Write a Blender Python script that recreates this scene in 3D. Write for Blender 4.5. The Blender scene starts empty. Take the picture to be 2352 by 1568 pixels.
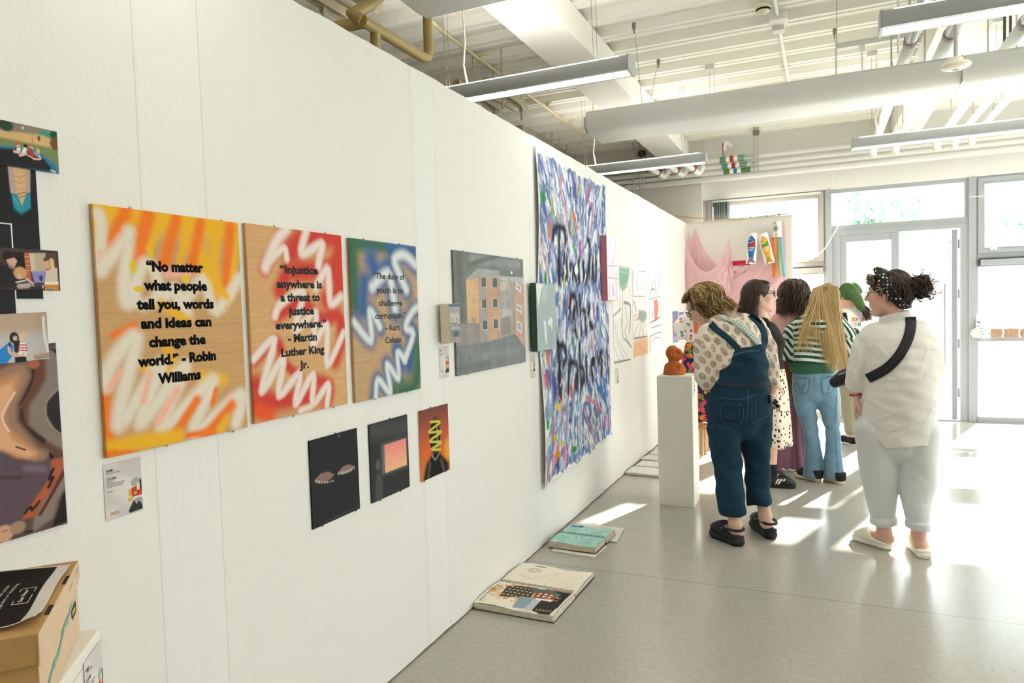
import bpy, bmesh, math, random
import numpy as np
from mathutils import Vector, Matrix
random.seed(7); RNG = np.random.default_rng(11)
S = bpy.context.scene; COL = S.collection
rad = math.radians

# ---------------------------------------------------------------- camera, sky, sun, exposure
FPX = 1596.0
def cam_axes(yaw, pitch, roll):
    cy, sy, cp, sp, cr, sr = math.cos(yaw), math.sin(yaw), math.cos(pitch), math.sin(pitch), math.cos(roll), math.sin(roll)
    r = Vector((cy, -sy, 0)); f = Vector((sy, cy, 0)); u = Vector((0, 0, 1))
    f2 = cp*f - sp*u; u2 = sp*f + cp*u
    return cr*r + sr*u2, -sr*r + cr*u2, f2
cam_d = bpy.data.cameras.new('camera'); cam = bpy.data.objects.new('camera', cam_d); COL.objects.link(cam)
cam_d.sensor_width = 36.0; cam_d.lens = FPX/2352*36; cam_d.clip_start = 0.05; cam_d.clip_end = 300
r_, u_, f_ = cam_axes(rad(-24.03), rad(2.63), rad(-1.741))
cam.matrix_world = Matrix(((r_.x, u_.x, -f_.x, 1.5), (r_.y, u_.y, -f_.y, 0.0), (r_.z, u_.z, -f_.z, 1.39), (0, 0, 0, 1)))
S.camera = cam

world = bpy.data.worlds.new('sky'); S.world = world; world.use_nodes = True
wn = world.node_tree; bg = wn.nodes['Background']
bg.inputs['Color'].default_value = (0.90, 0.955, 1.0, 1); bg.inputs['Strength'].default_value = 4.5

SUN_AZ, SUN_EL = rad(18.2), rad(26.6)
sun_d = bpy.data.lights.new('sun', 'SUN'); sun = bpy.data.objects.new('sun', sun_d); COL.objects.link(sun)
sun_d.energy = 24.0; sun_d.angle = rad(0.6); sun_d.color = (1.0, 0.965, 0.91)
sdir = Vector((math.sin(SUN_AZ)*math.cos(SUN_EL), math.cos(SUN_AZ)*math.cos(SUN_EL), math.sin(SUN_EL)))
sun.rotation_euler = sdir.to_track_quat('Z', 'Y').to_euler(); sun.location = sdir*40

vs = S.view_settings; vs.view_transform = 'Standard'; vs.look = 'None'; vs.exposure = 0.56; vs.gamma = 1.0; vs.use_curve_mapping = False
S.cycles.max_bounces = 10; S.cycles.diffuse_bounces = 5; S.cycles.transparent_max_bounces = 24; S.cycles.sample_clamp_indirect = 8.0

LAMP = 16.0            # luminance of the fluorescent tubes behind the louvres

# ---------------------------------------------------------------- helpers
def srgb(h):
    if isinstance(h, str):
        h = h.lstrip('#'); h = h if len(h) == 6 else ''.join(q+q for q in h); c = [int(h[i:i+2], 16)/255 for i in (0, 2, 4)]
    else: c = list(h)
    return tuple(x/12.92 if x <= .04045 else ((x+.055)/1.055)**2.4 for x in c)

MATS = {}
def mat(name, color='#808080', rough=.6, metal=0., spec=.4, noise=0., nscale=20., bump=0., bscale=60., sheen=0., alpha=1., trans=0., emit=None, emit_s=0., attr=None, sss=0.):
    if name in MATS: return MATS[name]
    m = bpy.data.materials.new(name); m.use_nodes = True; MATS[name] = m
    nt = m.node_tree; N = nt.nodes; L = nt.links; b = N['Principled BSDF']
    c = srgb(color)
    b.inputs['Base Color'].default_value = (*c, 1); b.inputs['Roughness'].default_value = rough; b.inputs['Metallic'].default_value = metal
    b.inputs['Specular IOR Level'].default_value = spec
    if sheen: b.inputs['Sheen Weight'].default_value = sheen
    if alpha < 1: b.inputs['Alpha'].default_value = alpha
    if trans: b.inputs['Transmission Weight'].default_value = trans
    if sss: b.inputs['Subsurface Weight'].default_value = sss; b.inputs['Subsurface Radius'].default_value = (.02, .008, .005)
    if emit is not None:
        b.inputs['Emission Color'].default_value = (*srgb(emit), 1); b.inputs['Emission Strength'].default_value = emit_s
    src = None
    if attr:
        a = N.new('ShaderNodeAttribute'); a.attribute_name = attr; src = a.outputs['Color']; L.new(src, b.inputs['Base Color'])
    if noise or bump:
        tc = N.new('ShaderNodeTexCoord')
    if noise:
        n = N.new('ShaderNodeTexNoise'); n.inputs['Scale'].default_value = nscale; n.inputs['Detail'].default_value = 5
        L.new(tc.outputs['Object'], n.inputs['Vector'])
        mr = N.new('ShaderNodeMapRange'); mr.inputs['From Min'].default_value = .3; mr.inputs['From Max'].default_value = .7
        mr.inputs['To Min'].default_value = 1-noise; mr.inputs['To Max'].default_value = 1+noise
        L.new(n.outputs['Fac'], mr.inputs['Value'])
        mx = N.new('ShaderNodeMix'); mx.data_type = 'RGBA'; mx.blend_type = 'MULTIPLY'; mx.inputs['Factor'].default_value = 1
        if src is not None: L.new(src, mx.inputs['A'])
        else: mx.inputs['A'].default_value = (*c, 1)
        L.new(mr.outputs['Result'], mx.inputs['B']); L.new(mx.outputs['Result'], b.inputs['Base Color'])
    if bump:
        n2 = N.new('ShaderNodeTexNoise'); n2.inputs['Scale'].default_value = bscale; n2.inputs['Detail'].default_value = 4
        L.new(tc.outputs['Object'], n2.inputs['Vector'])
        bp = N.new('ShaderNodeBump'); bp.inputs['Strength'].default_value = bump; bp.inputs['Distance'].default_value = .01
        L.new(n2.outputs['Fac'], bp.inputs['Height']); L.new(bp.outputs['Normal'], b.inputs['Normal'])
    return m

class NT:            # tiny node-graph writer for the patterned cloths and floors
    def __init__(s, m): s.t = m.node_tree; s.N = s.t.nodes; s.L = s.t.links; s.b = s.N['Principled BSDF']
    def put(s, inp, v):
        if hasattr(v, 'is_output'): s.L.new(v, inp)
        else:
            try: inp.default_value = v
            except Exception: inp.default_value = (*v, 1) if len(v) == 3 else v
    def math(s, op, a, b=None, c=None):
        n = s.N.new('ShaderNodeMath'); n.operation = op
        for i, v in enumerate((a, b, c)):
            if v is not None: s.put(n.inputs[i], v)
        return n.outputs[0]
    def mix(s, f, a, b, mode='MIX'):
        n = s.N.new('ShaderNodeMix'); n.data_type = 'RGBA'; n.blend_type = mode
        s.put(n.inputs['Factor'], f); s.put(n.inputs['A'], a if hasattr(a, 'is_output') else (*a, 1)); s.put(n.inputs['B'], b if hasattr(b, 'is_output') else (*b, 1))
        return n.outputs['Result']
    def obj(s):
        n = s.N.new('ShaderNodeTexCoord'); return n.outputs['Object']
    def xyz(s, v):
        n = s.N.new('ShaderNodeSeparateXYZ'); s.L.new(v, n.inputs[0]); return n.outputs
    def vec(s, x, y, z):
        n = s.N.new('ShaderNodeCombineXYZ')
        for i, v in enumerate((x, y, z)): s.put(n.inputs[i], v)
        return n.outputs[0]
    def noise(s, v, scale, detail=3, dist=0):
        n = s.N.new('ShaderNodeTexNoise'); n.inputs['Scale'].default_value = scale; n.inputs['Detail'].default_value = detail; n.inputs['Distortion'].default_value = dist
        s.L.new(v, n.inputs['Vector']); return n.outputs
    def voro(s, v, scale, rnd=1., feat='F1'):
        n = s.N.new('ShaderNodeTexVoronoi'); n.inputs['Scale'].default_value = scale; n.inputs['Randomness'].default_value = rnd; n.feature = feat
        s.L.new(v, n.inputs['Vector']); return n.outputs
    def ramp(s, f, stops, const=False):
        n = s.N.new('ShaderNodeValToRGB'); s.L.new(f, n.inputs[0]); e = n.color_ramp.elements
        while len(e) < len(stops): e.new(.5)
        for i, (p, c) in enumerate(stops): e[i].position = p; e[i].color = (*srgb(c), 1)
        if const: n.color_ramp.interpolation = 'CONSTANT'
        return n.outputs[0]
    def bump(s, h, st=.3, d=.01):
        n = s.N.new('ShaderNodeBump'); n.inputs['Strength'].default_value = st; n.inputs['Distance'].default_value = d
        s.L.new(h, n.inputs['Height']); s.L.new(n.outputs[0], s.b.inputs['Normal'])
    def base(s, c): s.put(s.b.inputs['Base Color'], c)
    def attr(s, name):
        n = s.N.new('ShaderNodeAttribute'); n.attribute_name = name; return n.outputs

def tag(o, label=None, cat=None, group=None, kind=None):
    if label: o['label'] = label
    if cat: o['category'] = cat
    if group: o['group'] = group
    if kind: o['kind'] = kind
    return o
def empty(name, loc=(0, 0, 0), rz=0., label=None, cat=None, group=None):
    o = bpy.data.objects.new(name, None); COL.objects.link(o); o.location = loc; o.rotation_euler = (0, 0, rz); o.empty_display_size = .1
    return tag(o, label, cat, group)
def link(name, me, parent=None):
    o = bpy.data.objects.new(name, me); COL.objects.link(o)
    if parent is not None: o.parent = parent
    return o
def mesh_np(name, V, F, m, parent=None, smooth=False, cols=None, cname='col', fl=None):
    """V (n,3) array, F list of faces or (k,4)/(k,3) array"""
    me = bpy.data.meshes.new(name)
    V = np.asarray(V, np.float32)
    if isinstance(F, np.ndarray):
        k = F.shape[1]; me.vertices.add(len(V)); me.vertices.foreach_set('co', V.ravel())
        me.loops.add(F.size); me.loops.foreach_set('vertex_index', F.astype(np.int32).ravel())
        me.polygons.add(len(F)); me.polygons.foreach_set('loop_start', np.arange(0, F.size, k, dtype=np.int32)); me.polygons.foreach_set('loop_total', np.full(len(F), k, np.int32))
        me.update(calc_edges=True)
    else:
        me.from_pydata(V.tolist(), [], [list(f) for f in F]); me.update()
    if cols is not None:
        a = me.color_attributes.new(cname, 'FLOAT_COLOR', 'POINT'); c4 = np.ones((len(V), 4), np.float32); c4[:, :3] = cols
        a.data.foreach_set('color', c4.ravel())
    if fl is not None:
        for k_, v_ in fl.items():
            a = me.attributes.new(k_, 'FLOAT', 'POINT'); a.data.foreach_set('value', np.asarray(v_, np.float32))
    me.validate()
    if smooth: me.polygons.foreach_set('use_smooth', [True]*len(me.polygons))
    if m is not None: me.materials.append(m)
    return link(name, me, parent)

class MB:            # collects simple shapes into ONE mesh
    def __init__(s): s.V = []; s.F = []; s.sm = False
    def add(s, V, F):
        n = len(s.V); s.K = getattr(s, 'K', [])+[(n, len(s.F))]; s.V += [tuple(v) for v in V]; s.F += [tuple(i+n for i in f) for f in F]; return s
    def box(s, x0, x1, y0, y1, z0, z1, M=None, bev=0.):
        if bev > 0:
            bm = bmesh.new(); bmesh.ops.create_cube(bm, size=1)
            for v in bm.verts: v.co = Vector(((x0+x1)/2+v.co.x*(x1-x0), (y0+y1)/2+v.co.y*(y1-y0), (z0+z1)/2+v.co.z*(z1-z0)))
            bmesh.ops.bevel(bm, geom=list(bm.edges), offset=bev, segments=2, affect='EDGES', profile=.5)
            bm.verts.index_update(); V = [v.co.copy() for v in bm.verts]; F = [[v.index for v in f.verts] for f in bm.faces]; bm.free()
        else:
            V = [Vector(p) for p in ((x0, y0, z0), (x1, y0, z0), (x1, y1, z0), (x0, y1, z0), (x0, y0, z1), (x1, y0, z1), (x1, y1, z1), (x0, y1, z1))]
            F = [(0, 3, 2, 1), (4, 5, 6, 7), (0, 1, 5, 4), (1, 2, 6, 5), (2, 3, 7, 6), (3, 0, 4, 7)]
        if M is not None: V = [M @ v for v in V]
        return s.add(V, F)
    def tube(s, pts, r, n=10, cap=True):
        pts = [Vector(p) for p in pts]; k = len(pts); rs = r if hasattr(r, '__len__') else [r]*k
        V = []; F = []; up = None
        for i, p in enumerate(pts):
            t = (pts[min(i+1, k-1)]-pts[max(i-1, 0)])
            if t.length < 1e-9: t = Vector((0, 0, 1))
            t.normalize()
            if up is None: up = Vector((0, 0, 1)) if abs(t.z) < .9 else Vector((0, 1, 0))
            a = t.cross(up)
            if a.length < 1e-6: a = t.orthogonal()
            a.normalize(); b = a.cross(t).normalized(); up = b
            for j in range(n):
                an = 2*math.pi*j/n; V.append(p+rs[i]*(a*math.cos(an)+b*math.sin(an)))
        for i in range(k-1):
            for j in range(n): F.append((i*n+j, i*n+(j+1) % n, (i+1)*n+(j+1) % n, (i+1)*n+j))
        if cap: F.append(tuple(range(n))[::-1]); F.append(tuple((k-1)*n+j for j in range(n)))
        return s.add(V, F)
    def prism(s, poly, ax, a0, a1):           # poly in the two other axes, extruded along axis ax
        def P(p, a):
            q = [0, 0, 0]; o = [i for i in range(3) if i != ax]; q[o[0]], q[o[1]], q[ax] = p[0], p[1], a; return q
        n = len(poly); V = [P(p, a0) for p in poly]+[P(p, a1) for p in poly]
        F = [tuple(range(n))[::-1], tuple(range(n, 2*n))]+[(i, (i+1) % n, n+(i+1) % n, n+i) for i in range(n)]
        return s.add(V, F)
    def lathe(s, prof, c, n=20, M=None):
        V = []; F = []
        for r, z in prof:
            for j in range(n):
                a = 2*math.pi*j/n; v = Vector((r*math.cos(a), r*math.sin(a), z))
                if M is not None: v = M @ v
                V.append(v+Vector(c))
        k = len(prof)
        for i in range(k-1):
            for j in range(n): F.append((i*n+j, i*n+(j+1) % n, (i+1)*n+(j+1) % n, (i+1)*n+j))
        F.append(tuple(range(n))[::-1]); F.append(tuple((k-1)*n+j for j in range(n)))
        return s.add(V, F)
    def split(s, name, m, parent=None, smooth=False):       # every added shape becomes an object of its own
        ks = s.K+[(len(s.V), len(s.F))]; out = []
        for (a, fa), (b, fb) in zip(ks[:-1], ks[1:]):
            q = MB(); q.add(s.V[a:b], [tuple(i-a for i in f) for f in s.F[fa:fb]]); out.append(q.build(name, m, parent, smooth))
        return out
    def build(s, name, m, parent=None, smooth=False):
        me = bpy.data.meshes.new(name); me.from_pydata([tuple(v) for v in s.V], [], s.F); me.update()
        bm = bmesh.new(); bm.from_mesh(me); bmesh.ops.recalc_face_normals(bm, faces=bm.faces); bm.to_mesh(me); bm.free()
        if smooth:
            me.polygons.foreach_set('use_smooth', [True]*len(me.polygons))
            try: me.set_sharp_from_angle(angle=rad(40))
            except Exception: pass
        me.materials.append(m); return link(name, me, parent)
def cat_rom(pts, sub=6):
    P = np.array(pts, float); n = len(P); out = []
    for i in range(n-1):
        p0, p1, p2, p3 = P[max(i-1, 0)], P[i], P[i+1], P[min(i+2, n-1)]
        for t in np.linspace(0, 1, sub, endpoint=False):
            out.append(.5*((2*p1)+(-p0+p2)*t+(2*p0-5*p1+4*p2-p3)*t*t+(-p0+3*p1-3*p2+p3)*t**3))
    out.append(P[-1]); return np.array(out)

# ---------------------------------------------------------------- painted sheets: colours worked out on a grid, laid on a real mesh
class Canvas:
    def __init__(s, w_mm, h_mm, res, bgc):
        s.w, s.h, s.res = w_mm, h_mm, res; s.nx, s.ny = max(2, int(round(w_mm/res))+1), max(2, int(round(h_mm/res))+1)
        s.X, s.Y = np.meshgrid(np.linspace(0, w_mm, s.nx), np.linspace(0, h_mm, s.ny))
        s.C = np.zeros((s.ny, s.nx, 3)); s.C[:] = srgb(bgc)
    def over(s, a, c, sl=None):
        sl = sl or (slice(None), slice(None)); s.C[sl] = s.C[sl]*(1-a[..., None])+np.array(srgb(c) if isinstance(c, str) else c)*a[..., None]
    def win(s, x0, x1, y0, y1):
        i0 = int(np.clip((x0)/s.w*(s.nx-1), 0, s.nx-1)); i1 = int(np.clip(x1/s.w*(s.nx-1)+2, 0, s.nx)); j0 = int(np.clip(y0/s.h*(s.ny-1), 0, s.ny-1)); j1 = int(np.clip(y1/s.h*(s.ny-1)+2, 0, s.ny))
        return (slice(j0, max(j1, j0+1)), slice(i0, max(i1, i0+1)))
    def stroke(s, c, w, soft, pts, op=1., rag=0.):
        pts = np.array(pts, float); r = w/2; m = r*(1+soft)+2
        sl = s.win(pts[:, 0].min()-m, pts[:, 0].max()+m, pts[:, 1].min()-m, pts[:, 1].max()+m); X, Y = s.X[sl], s.Y[sl]
        d = np.full(X.shape, 1e9)
        if len(pts) > 2: pts = cat_rom(pts, 4)
        for a, b in zip(pts[:-1], pts[1:]):
            ab = b-a; L = ab@ab+1e-9; t = np.clip(((X-a[0])*ab[0]+(Y-a[1])*ab[1])/L, 0, 1)
            d = np.minimum(d, np.hypot(X-a[0]-t*ab[0], Y-a[1]-t*ab[1]))
        if rag: d = d+rag*r*(np.sin(X*.9+Y*.13)*np.sin(Y*.35-X*.2)+.6*np.sin(Y*1.3+X*.4))
        e0, e1 = r*(1-soft), r*(1+soft*.6)+.6; a = np.clip((e1-d)/(e1-e0+1e-6), 0, 1); a = a*a*(3-2*a)*op
        s.over(a, c, sl)
    def poly(s, c, soft, pts):
        P = np.array(pts, float); sz = max(np.ptp(P[:, 0]), np.ptp(P[:, 1]))
        if sz < 1e-6: return
        ft = max(soft*sz*.12, s.res*.6); sl = s.win(P[:, 0].min()-ft, P[:, 0].max()+ft, P[:, 1].min()-ft, P[:, 1].max()+ft); X, Y = s.X[sl], s.Y[sl]
        ins = np.zeros(X.shape, bool); d = np.full(X.shape, 1e9)
        for i in range(len(P)):
            a, b = P[i], P[(i+1) % len(P)]; ab = b-a; L = ab@ab+1e-9
            t = np.clip(((X-a[0])*ab[0]+(Y-a[1])*ab[1])/L, 0, 1); d = np.minimum(d, np.hypot(X-a[0]-t*ab[0], Y-a[1]-t*ab[1]))
            if abs(b[1]-a[1]) > 1e-9: ins ^= ((a[1] > Y) != (b[1] > Y)) & (X < (b[0]-a[0])*(Y-a[1])/(b[1]-a[1])+a[0])
        sd = np.where(ins, -d, d); a = np.clip(.5-sd/(2*ft), 0, 1); s.over(a*a*(3-2*a), c, sl)
    def ell(s, c, soft, cc, rr):
        rx, ry = max(rr[0], 1), max(rr[1], 1); m = 1+soft; sl = s.win(cc[0]-rx*m-2, cc[0]+rx*m+2, cc[1]-ry*m-2, cc[1]+ry*m+2)
        q = np.hypot((s.X[sl]-cc[0])/rx, (s.Y[sl]-cc[1])/ry); a = np.clip((1+soft*.5-q)/(soft+.05), 0, 1); s.over(a*a*(3-2*a), c, sl)
    def fib(s, amt, sx, sy, seed=1):           # fine streaks of the support: grain, canvas, brush hair
        r = np.random.default_rng(seed); ny, nx = max(2, int(s.h/sy)), max(2, int(s.w/sx)); g = r.normal(0, 1, (ny+2, nx+2))
        fx = np.linspace(0, nx, s.nx); fy = np.linspace(0, ny, s.ny); ix, iy = fx.astype(int), fy.astype(int); tx, ty = fx-ix, (fy-iy)[:, None]
        v = (g[iy][:, ix]*(1-tx)+g[iy][:, ix+1]*tx)*(1-ty)+(g[iy+1][:, ix]*(1-tx)+g[iy+1][:, ix+1]*tx)*ty
        s.C *= (1+amt*v)[..., None]; s.C = np.clip(s.C, 0, 1)
    def ops(s, L, rag=0.):
        for o in L:
            if o[0] == 's': s.stroke(o[1], o[2], o[3], o[4], rag=rag)
            elif o[0] == 'p': s.poly(o[1], o[2], o[3])
            elif o[0] == 'e': s.ell(o[1], o[2], o[3], o[4])
        return s
    def sheet(s, name, m, place, thick, parent=None, bend=None, edge=None):
        """place(x_mm,y_mm,d)->world array; d = depth behind the face. One closed thin slab."""
        x, y = s.X.ravel(), s.Y.ravel(); V = place(x, y, np.zeros_like(x)); nx, ny = s.nx, s.ny
        idx = np.arange(nx*ny).reshape(ny, nx)
        F = np.stack([idx[:-1, :-1], idx[1:, :-1], idx[1:, 1:], idx[:-1, 1:]], -1).reshape(-1, 4)
        loop = np.concatenate([idx[0, :], idx[1:, -1], idx[-1, -2::-1], idx[-2:0:-1, 0]])
        n0 = len(V); B = place(x[loop], y[loop], np.full(len(loop), float(thick))); k = len(loop)
        bi = n0+np.arange(k); side = np.stack([loop, np.roll(loop, -1), np.roll(bi, -1), bi], -1)
        top = bi[:nx]; right = bi[nx-1:nx-1+ny]; bot = bi[nx-1+ny-1:nx-1+ny-1+nx][::-1]
        back = np.stack([top[:-1], top[1:], bot[1:], bot[:-1]], -1)
        flat = V[idx[::ny-1, ::nx-1].ravel()]; bi_l = lambda q: flat[0]*(1-q[0])*(1-q[1])+flat[1]*q[0]*(1-q[1])+flat[2]*(1-q[0])*q[1]+flat[3]*q[0]*q[1]
        curved = max(np.abs(bi_l((a, b))-V[idx[int(b*(ny-1)), int(a*(nx-1))]]).max() for a in np.linspace(0, 1, 9) for b in np.linspace(0, 1, 9)) > .003
        ecol = np.array(srgb(edge)) if edge else None; C0 = s.C.reshape(-1, 3); cols = np.vstack([C0, np.tile(ecol, (k, 1)) if edge else C0[loop]])
        V = np.vstack([V, B])
        if curved:                                  # a bent sheet gets a back of its own that follows the bend
            Bk = place(x, y, np.full_like(x, float(thick))); nb = len(V); inner = np.full(nx*ny, -1); inner[:] = nb+np.arange(nx*ny); inner[loop] = bi
            V = np.vstack([V, Bk]); cols = np.vstack([cols, np.tile(ecol if edge else np.array(srgb('#e4e2dc')), (nx*ny, 1))]); back = inner[F][:, ::-1]
        return mesh_np(name, V, np.vstack([F, side, back]), m, parent, cols=cols)

def wall_place(y0, ztop, x=.0, bulge=None):     # a sheet on the partition: left edge at y0, top at ztop, face at x
    def f(X, Y, d):
        o = np.zeros_like(X) if bulge is None else bulge(X, Y)
        return np.stack([x-d/1000.+o, y0+X/1000, ztop-Y/1000], -1)
    return f

def text_mesh(txt, off=0., res=2):
    c = bpy.data.curves.new('lettering', 'FONT'); c.body = txt; c.size = 1.; c.offset = off; c.resolution_u = res; c.extrude = 0; c.fill_mode = 'FRONT'
    o = bpy.data.objects.new('lettering_tmp', c); COL.objects.link(o); dg = bpy.context.evaluated_depsgraph_get(); dg.update()
    me = bpy.data.meshes.new_from_object(o.evaluated_get(dg)); bpy.data.objects.remove(o); bpy.data.curves.remove(c)
    V = np.array([v.co[:2] for v in me.vertices]) if len(me.vertices) else np.zeros((0, 2)); F = [tuple(p.vertices) for p in me.polygons]; bpy.data.meshes.remove(me)
    return V, F
def letters(name, lines, place, m, parent=None, off=.0, lift=.0004):
    """lines: (text, x0, x1, ymid_left, ymid_right, size_mm) in sheet mm; stretched to reach from x0 to x1 when x1 given"""
    VV = []; FF = []
    for txt, x0, x1, ya, yb, size in lines:
        V, F = text_mesh(txt, off)
        if not len(V): continue
        w = np.ptp(V[:, 0]); sx = (x1-x0)/w if x1 is not None else size; xx = x0+(V[:, 0]-V[:, 0].min())*sx; t = (xx-x0)/max(w*sx, 1e-6)
        yy = ya+(yb-ya)*t-(V[:, 1]-.26)*size
        P = place(xx, yy, np.full(len(xx), -lift)); n = sum(len(v) for v in VV); VV.append(P); FF += [tuple(i+n for i in f) for f in F]
    return mesh_np(name, np.vstack(VV), FF, m, parent)
# ---------------------------------------------------------------- smooth bodies: a distance field of limbs and masses, skinned to one closed mesh
def unit(v): v = np.asarray(v, float); return v/(np.linalg.norm(v)+1e-12)
class Sdf:
    def __init__(s, lo, hi, h):
        s.h = h; s.lo = np.array(lo, float); n = np.ceil((np.array(hi, float)-s.lo)/h).astype(int)+1
        s.n = n; s.D = np.full(n, .3, np.float32); s.fa = {}
    def sub(s, lo, hi, pad):
        a = np.clip(np.floor((np.asarray(lo)-pad-s.lo)/s.h).astype(int), 0, s.n-1); b = np.clip(np.ceil((np.asarray(hi)+pad-s.lo)/s.h).astype(int)+1, 1, s.n)
        sl = tuple(slice(x, max(y, x+1)) for x, y in zip(a, b)); ax = [s.lo[i]+s.h*np.arange(sl[i].start, sl[i].stop) for i in range(3)]
        return sl, np.meshgrid(*ax, indexing='ij')
    def comb(s, sl, d, k, op):
        A = s.D[sl]; d = d.astype(np.float32)
        if op == 'u': s.D[sl] = np.minimum(A, d)-(np.maximum(k-np.abs(A-d), 0)**2/(4*k) if k > 0 else 0)
        elif op == 's': d = -d; s.D[sl] = np.maximum(A, d)+(np.maximum(k-np.abs(A-d), 0)**2/(4*k) if k > 0 else 0)
    def ell(s, c, r, k=.02, op='u', M=None):
        c = np.array(c, float); r = np.array(r if hasattr(r, '__len__') else [r]*3, float); R = r.max()
        sl, (X, Y, Z) = s.sub(c-R, c+R, .05+k)
        q = np.stack([X-c[0], Y-c[1], Z-c[2]], -1)
        if M is not None: q = q @ np.asarray(M, float)          # columns of M are the ellipsoid's axes
        k0 = np.linalg.norm(q/r, axis=-1); k1 = np.linalg.norm(q/(r*r), axis=-1)+1e-9
        s.comb(sl, np.where(k0 < .05, -r.min(), k0*(k0-1)/k1), k, op); return s
    def tube(s, pts, ra, rb=None, side=None, k=.02, op='u', sub=3, cap=1.):
        """limb along pts; ra = half width along `side`, rb = half depth; numbers or one per point"""
        P = np.array(pts, float); n = len(P)
        ra = np.array(ra if hasattr(ra, '__len__') else [ra]*n, float); rb = ra.copy() if rb is None else np.array(rb if hasattr(rb, '__len__') else [rb]*n, float)
        if n > 2:
            Q = cat_rom(np.hstack([P, ra[:, None], rb[:, None]]), sub); P, ra, rb = Q[:, :3], np.maximum(Q[:, 3], .002), np.maximum(Q[:, 4], .002)
        R = max(ra.max(), rb.max()); sl, (X, Y, Z) = s.sub(P.min(0)-R, P.max(0)+R, .05+k)
        best = np.full(X.shape, 9., np.float32); sd0 = np.array(side if side is not None else (1, 0, 0), float)
        for i in range(len(P)-1):
            a, b = P[i], P[i+1]; ab = b-a; L = np.linalg.norm(ab)
            if L < 1e-6: continue
            t_ = ab/L; sv = sd0-t_*(sd0@t_)
            if np.linalg.norm(sv) < 1e-3: sv = np.cross(t_, (0, 1, .3))
            sv = unit(sv); nv = np.cross(t_, sv)
            dx, dy, dz = X-a[0], Y-a[1], Z-a[2]
            w = dx*t_[0]+dy*t_[1]+dz*t_[2]; t = np.clip(w/L, 0, 1); ax = w-t*L
            A = ra[i]+(ra[i+1]-ra[i])*t; B = rb[i]+(rb[i+1]-rb[i])*t; u = dx*sv[0]+dy*sv[1]+dz*sv[2]; v = dx*nv[0]+dy*nv[1]+dz*nv[2]
            mn = np.minimum(A, B); k0 = np.sqrt((u/A)**2+(v/B)**2+(ax/(mn*cap))**2); k1 = np.sqrt((u/A**2)**2+(v/B**2)**2+(ax/(mn*cap)**2)**2)+1e-6
            best = np.minimum(best, np.where(k0 < .05, -mn, k0*(k0-1)/k1))
        s.comb(sl, best, k, op); return s
    def box(s, c, half, k=.01, op='u', M=None, rnd=.01):
        c = np.array(c, float); half = np.array(half, float); R = np.linalg.norm(half)
        sl, (X, Y, Z) = s.sub(c-R, c+R, .03+k); q = np.stack([X-c[0], Y-c[1], Z-c[2]], -1)
        if M is not None: q = q @ np.asarray(M, float)
        q = np.abs(q)-half+rnd; s.comb(sl, np.linalg.norm(np.maximum(q, 0), axis=-1)+np.minimum(q.max(-1), 0)-rnd, k, op); return s
    def cut(s, p, nrm):                      # removes the half space on the side nrm points to
        nrm = unit(nrm); _, (X, Y, Z) = s.sub(s.lo, s.lo+s.h*(s.n-1), 0)
        s.D = np.maximum(s.D, ((X-p[0])*nrm[0]+(Y-p[1])*nrm[1]+(Z-p[2])*nrm[2]).astype(np.float32)); return s
    def warp(s, fn):                         # cloth folds: adds fn(x,y,z) to the field
        _, (X, Y, Z) = s.sub(s.lo, s.lo+s.h*(s.n-1), 0); s.D = s.D+fn(X, Y, Z).astype(np.float32); return s
    def surf(s):
        D = s.D; D[0], D[-1], D[:, 0], D[:, -1], D[:, :, 0], D[:, :, -1] = .3, .3, .3, .3, .3, .3
        I = D < 0; c = np.zeros(np.array(D.shape)-1, np.uint8)
        for a in (0, 1):
            for b in (0, 1):
                for d in (0, 1): c += I[a:D.shape[0]-1+a, b:D.shape[1]-1+b, d:D.shape[2]-1+d]
        idx = np.argwhere((c > 0) & (c < 8)); vid = np.full(c.shape, -1, np.int32); vid[tuple(idx.T)] = np.arange(len(idx))
        cv = {(a, b, d): D[idx[:, 0]+a, idx[:, 1]+b, idx[:, 2]+d] for a in (0, 1) for b in (0, 1) for d in (0, 1)}
        acc = np.zeros((len(idx), 3)); cnt = np.zeros(len(idx))
        for ax in range(3):
            o = [i for i in range(3) if i != ax]
            for p in (0, 1):
                for q in (0, 1):
                    e0 = [0, 0, 0]; e0[o[0]] = p; e0[o[1]] = q; e1 = list(e0); e1[ax] = 1
                    v0, v1 = cv[tuple(e0)], cv[tuple(e1)]; m = (v0 < 0) != (v1 < 0); t = np.where(m, v0/(v0-v1+1e-12), 0)
                    pos = np.tile(np.array(e0, float), (len(idx), 1)); pos[:, ax] = t; acc += pos*m[:, None]; cnt += m
        V = s.lo+s.h*(idx+acc/cnt[:, None]); Fs = []
        for ax in range(3):
            o = [(ax+1) % 3, (ax+2) % 3]; sl0 = [slice(1, -1)]*3; sl0[ax] = slice(0, -1); sl1 = list(sl0); sl1[ax] = slice(1, None)
            a, b = I[tuple(sl0)], I[tuple(sl1)]; e = np.argwhere(a != b); fl = a[tuple(e.T)]
            e = e+1; e[:, ax] -= 1
            def cell(du, dv):
                k = e.copy(); k[:, o[0]] += du; k[:, o[1]] += dv; return vid[tuple(k.T)]
            q = np.stack([cell(-1, -1), cell(0, -1), cell(0, 0), cell(-1, 0)], -1); q[~fl] = q[~fl][:, ::-1]; Fs.append(q)
        F = np.vstack(Fs); F = F[(F >= 0).all(1)]
        return V, F
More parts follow.
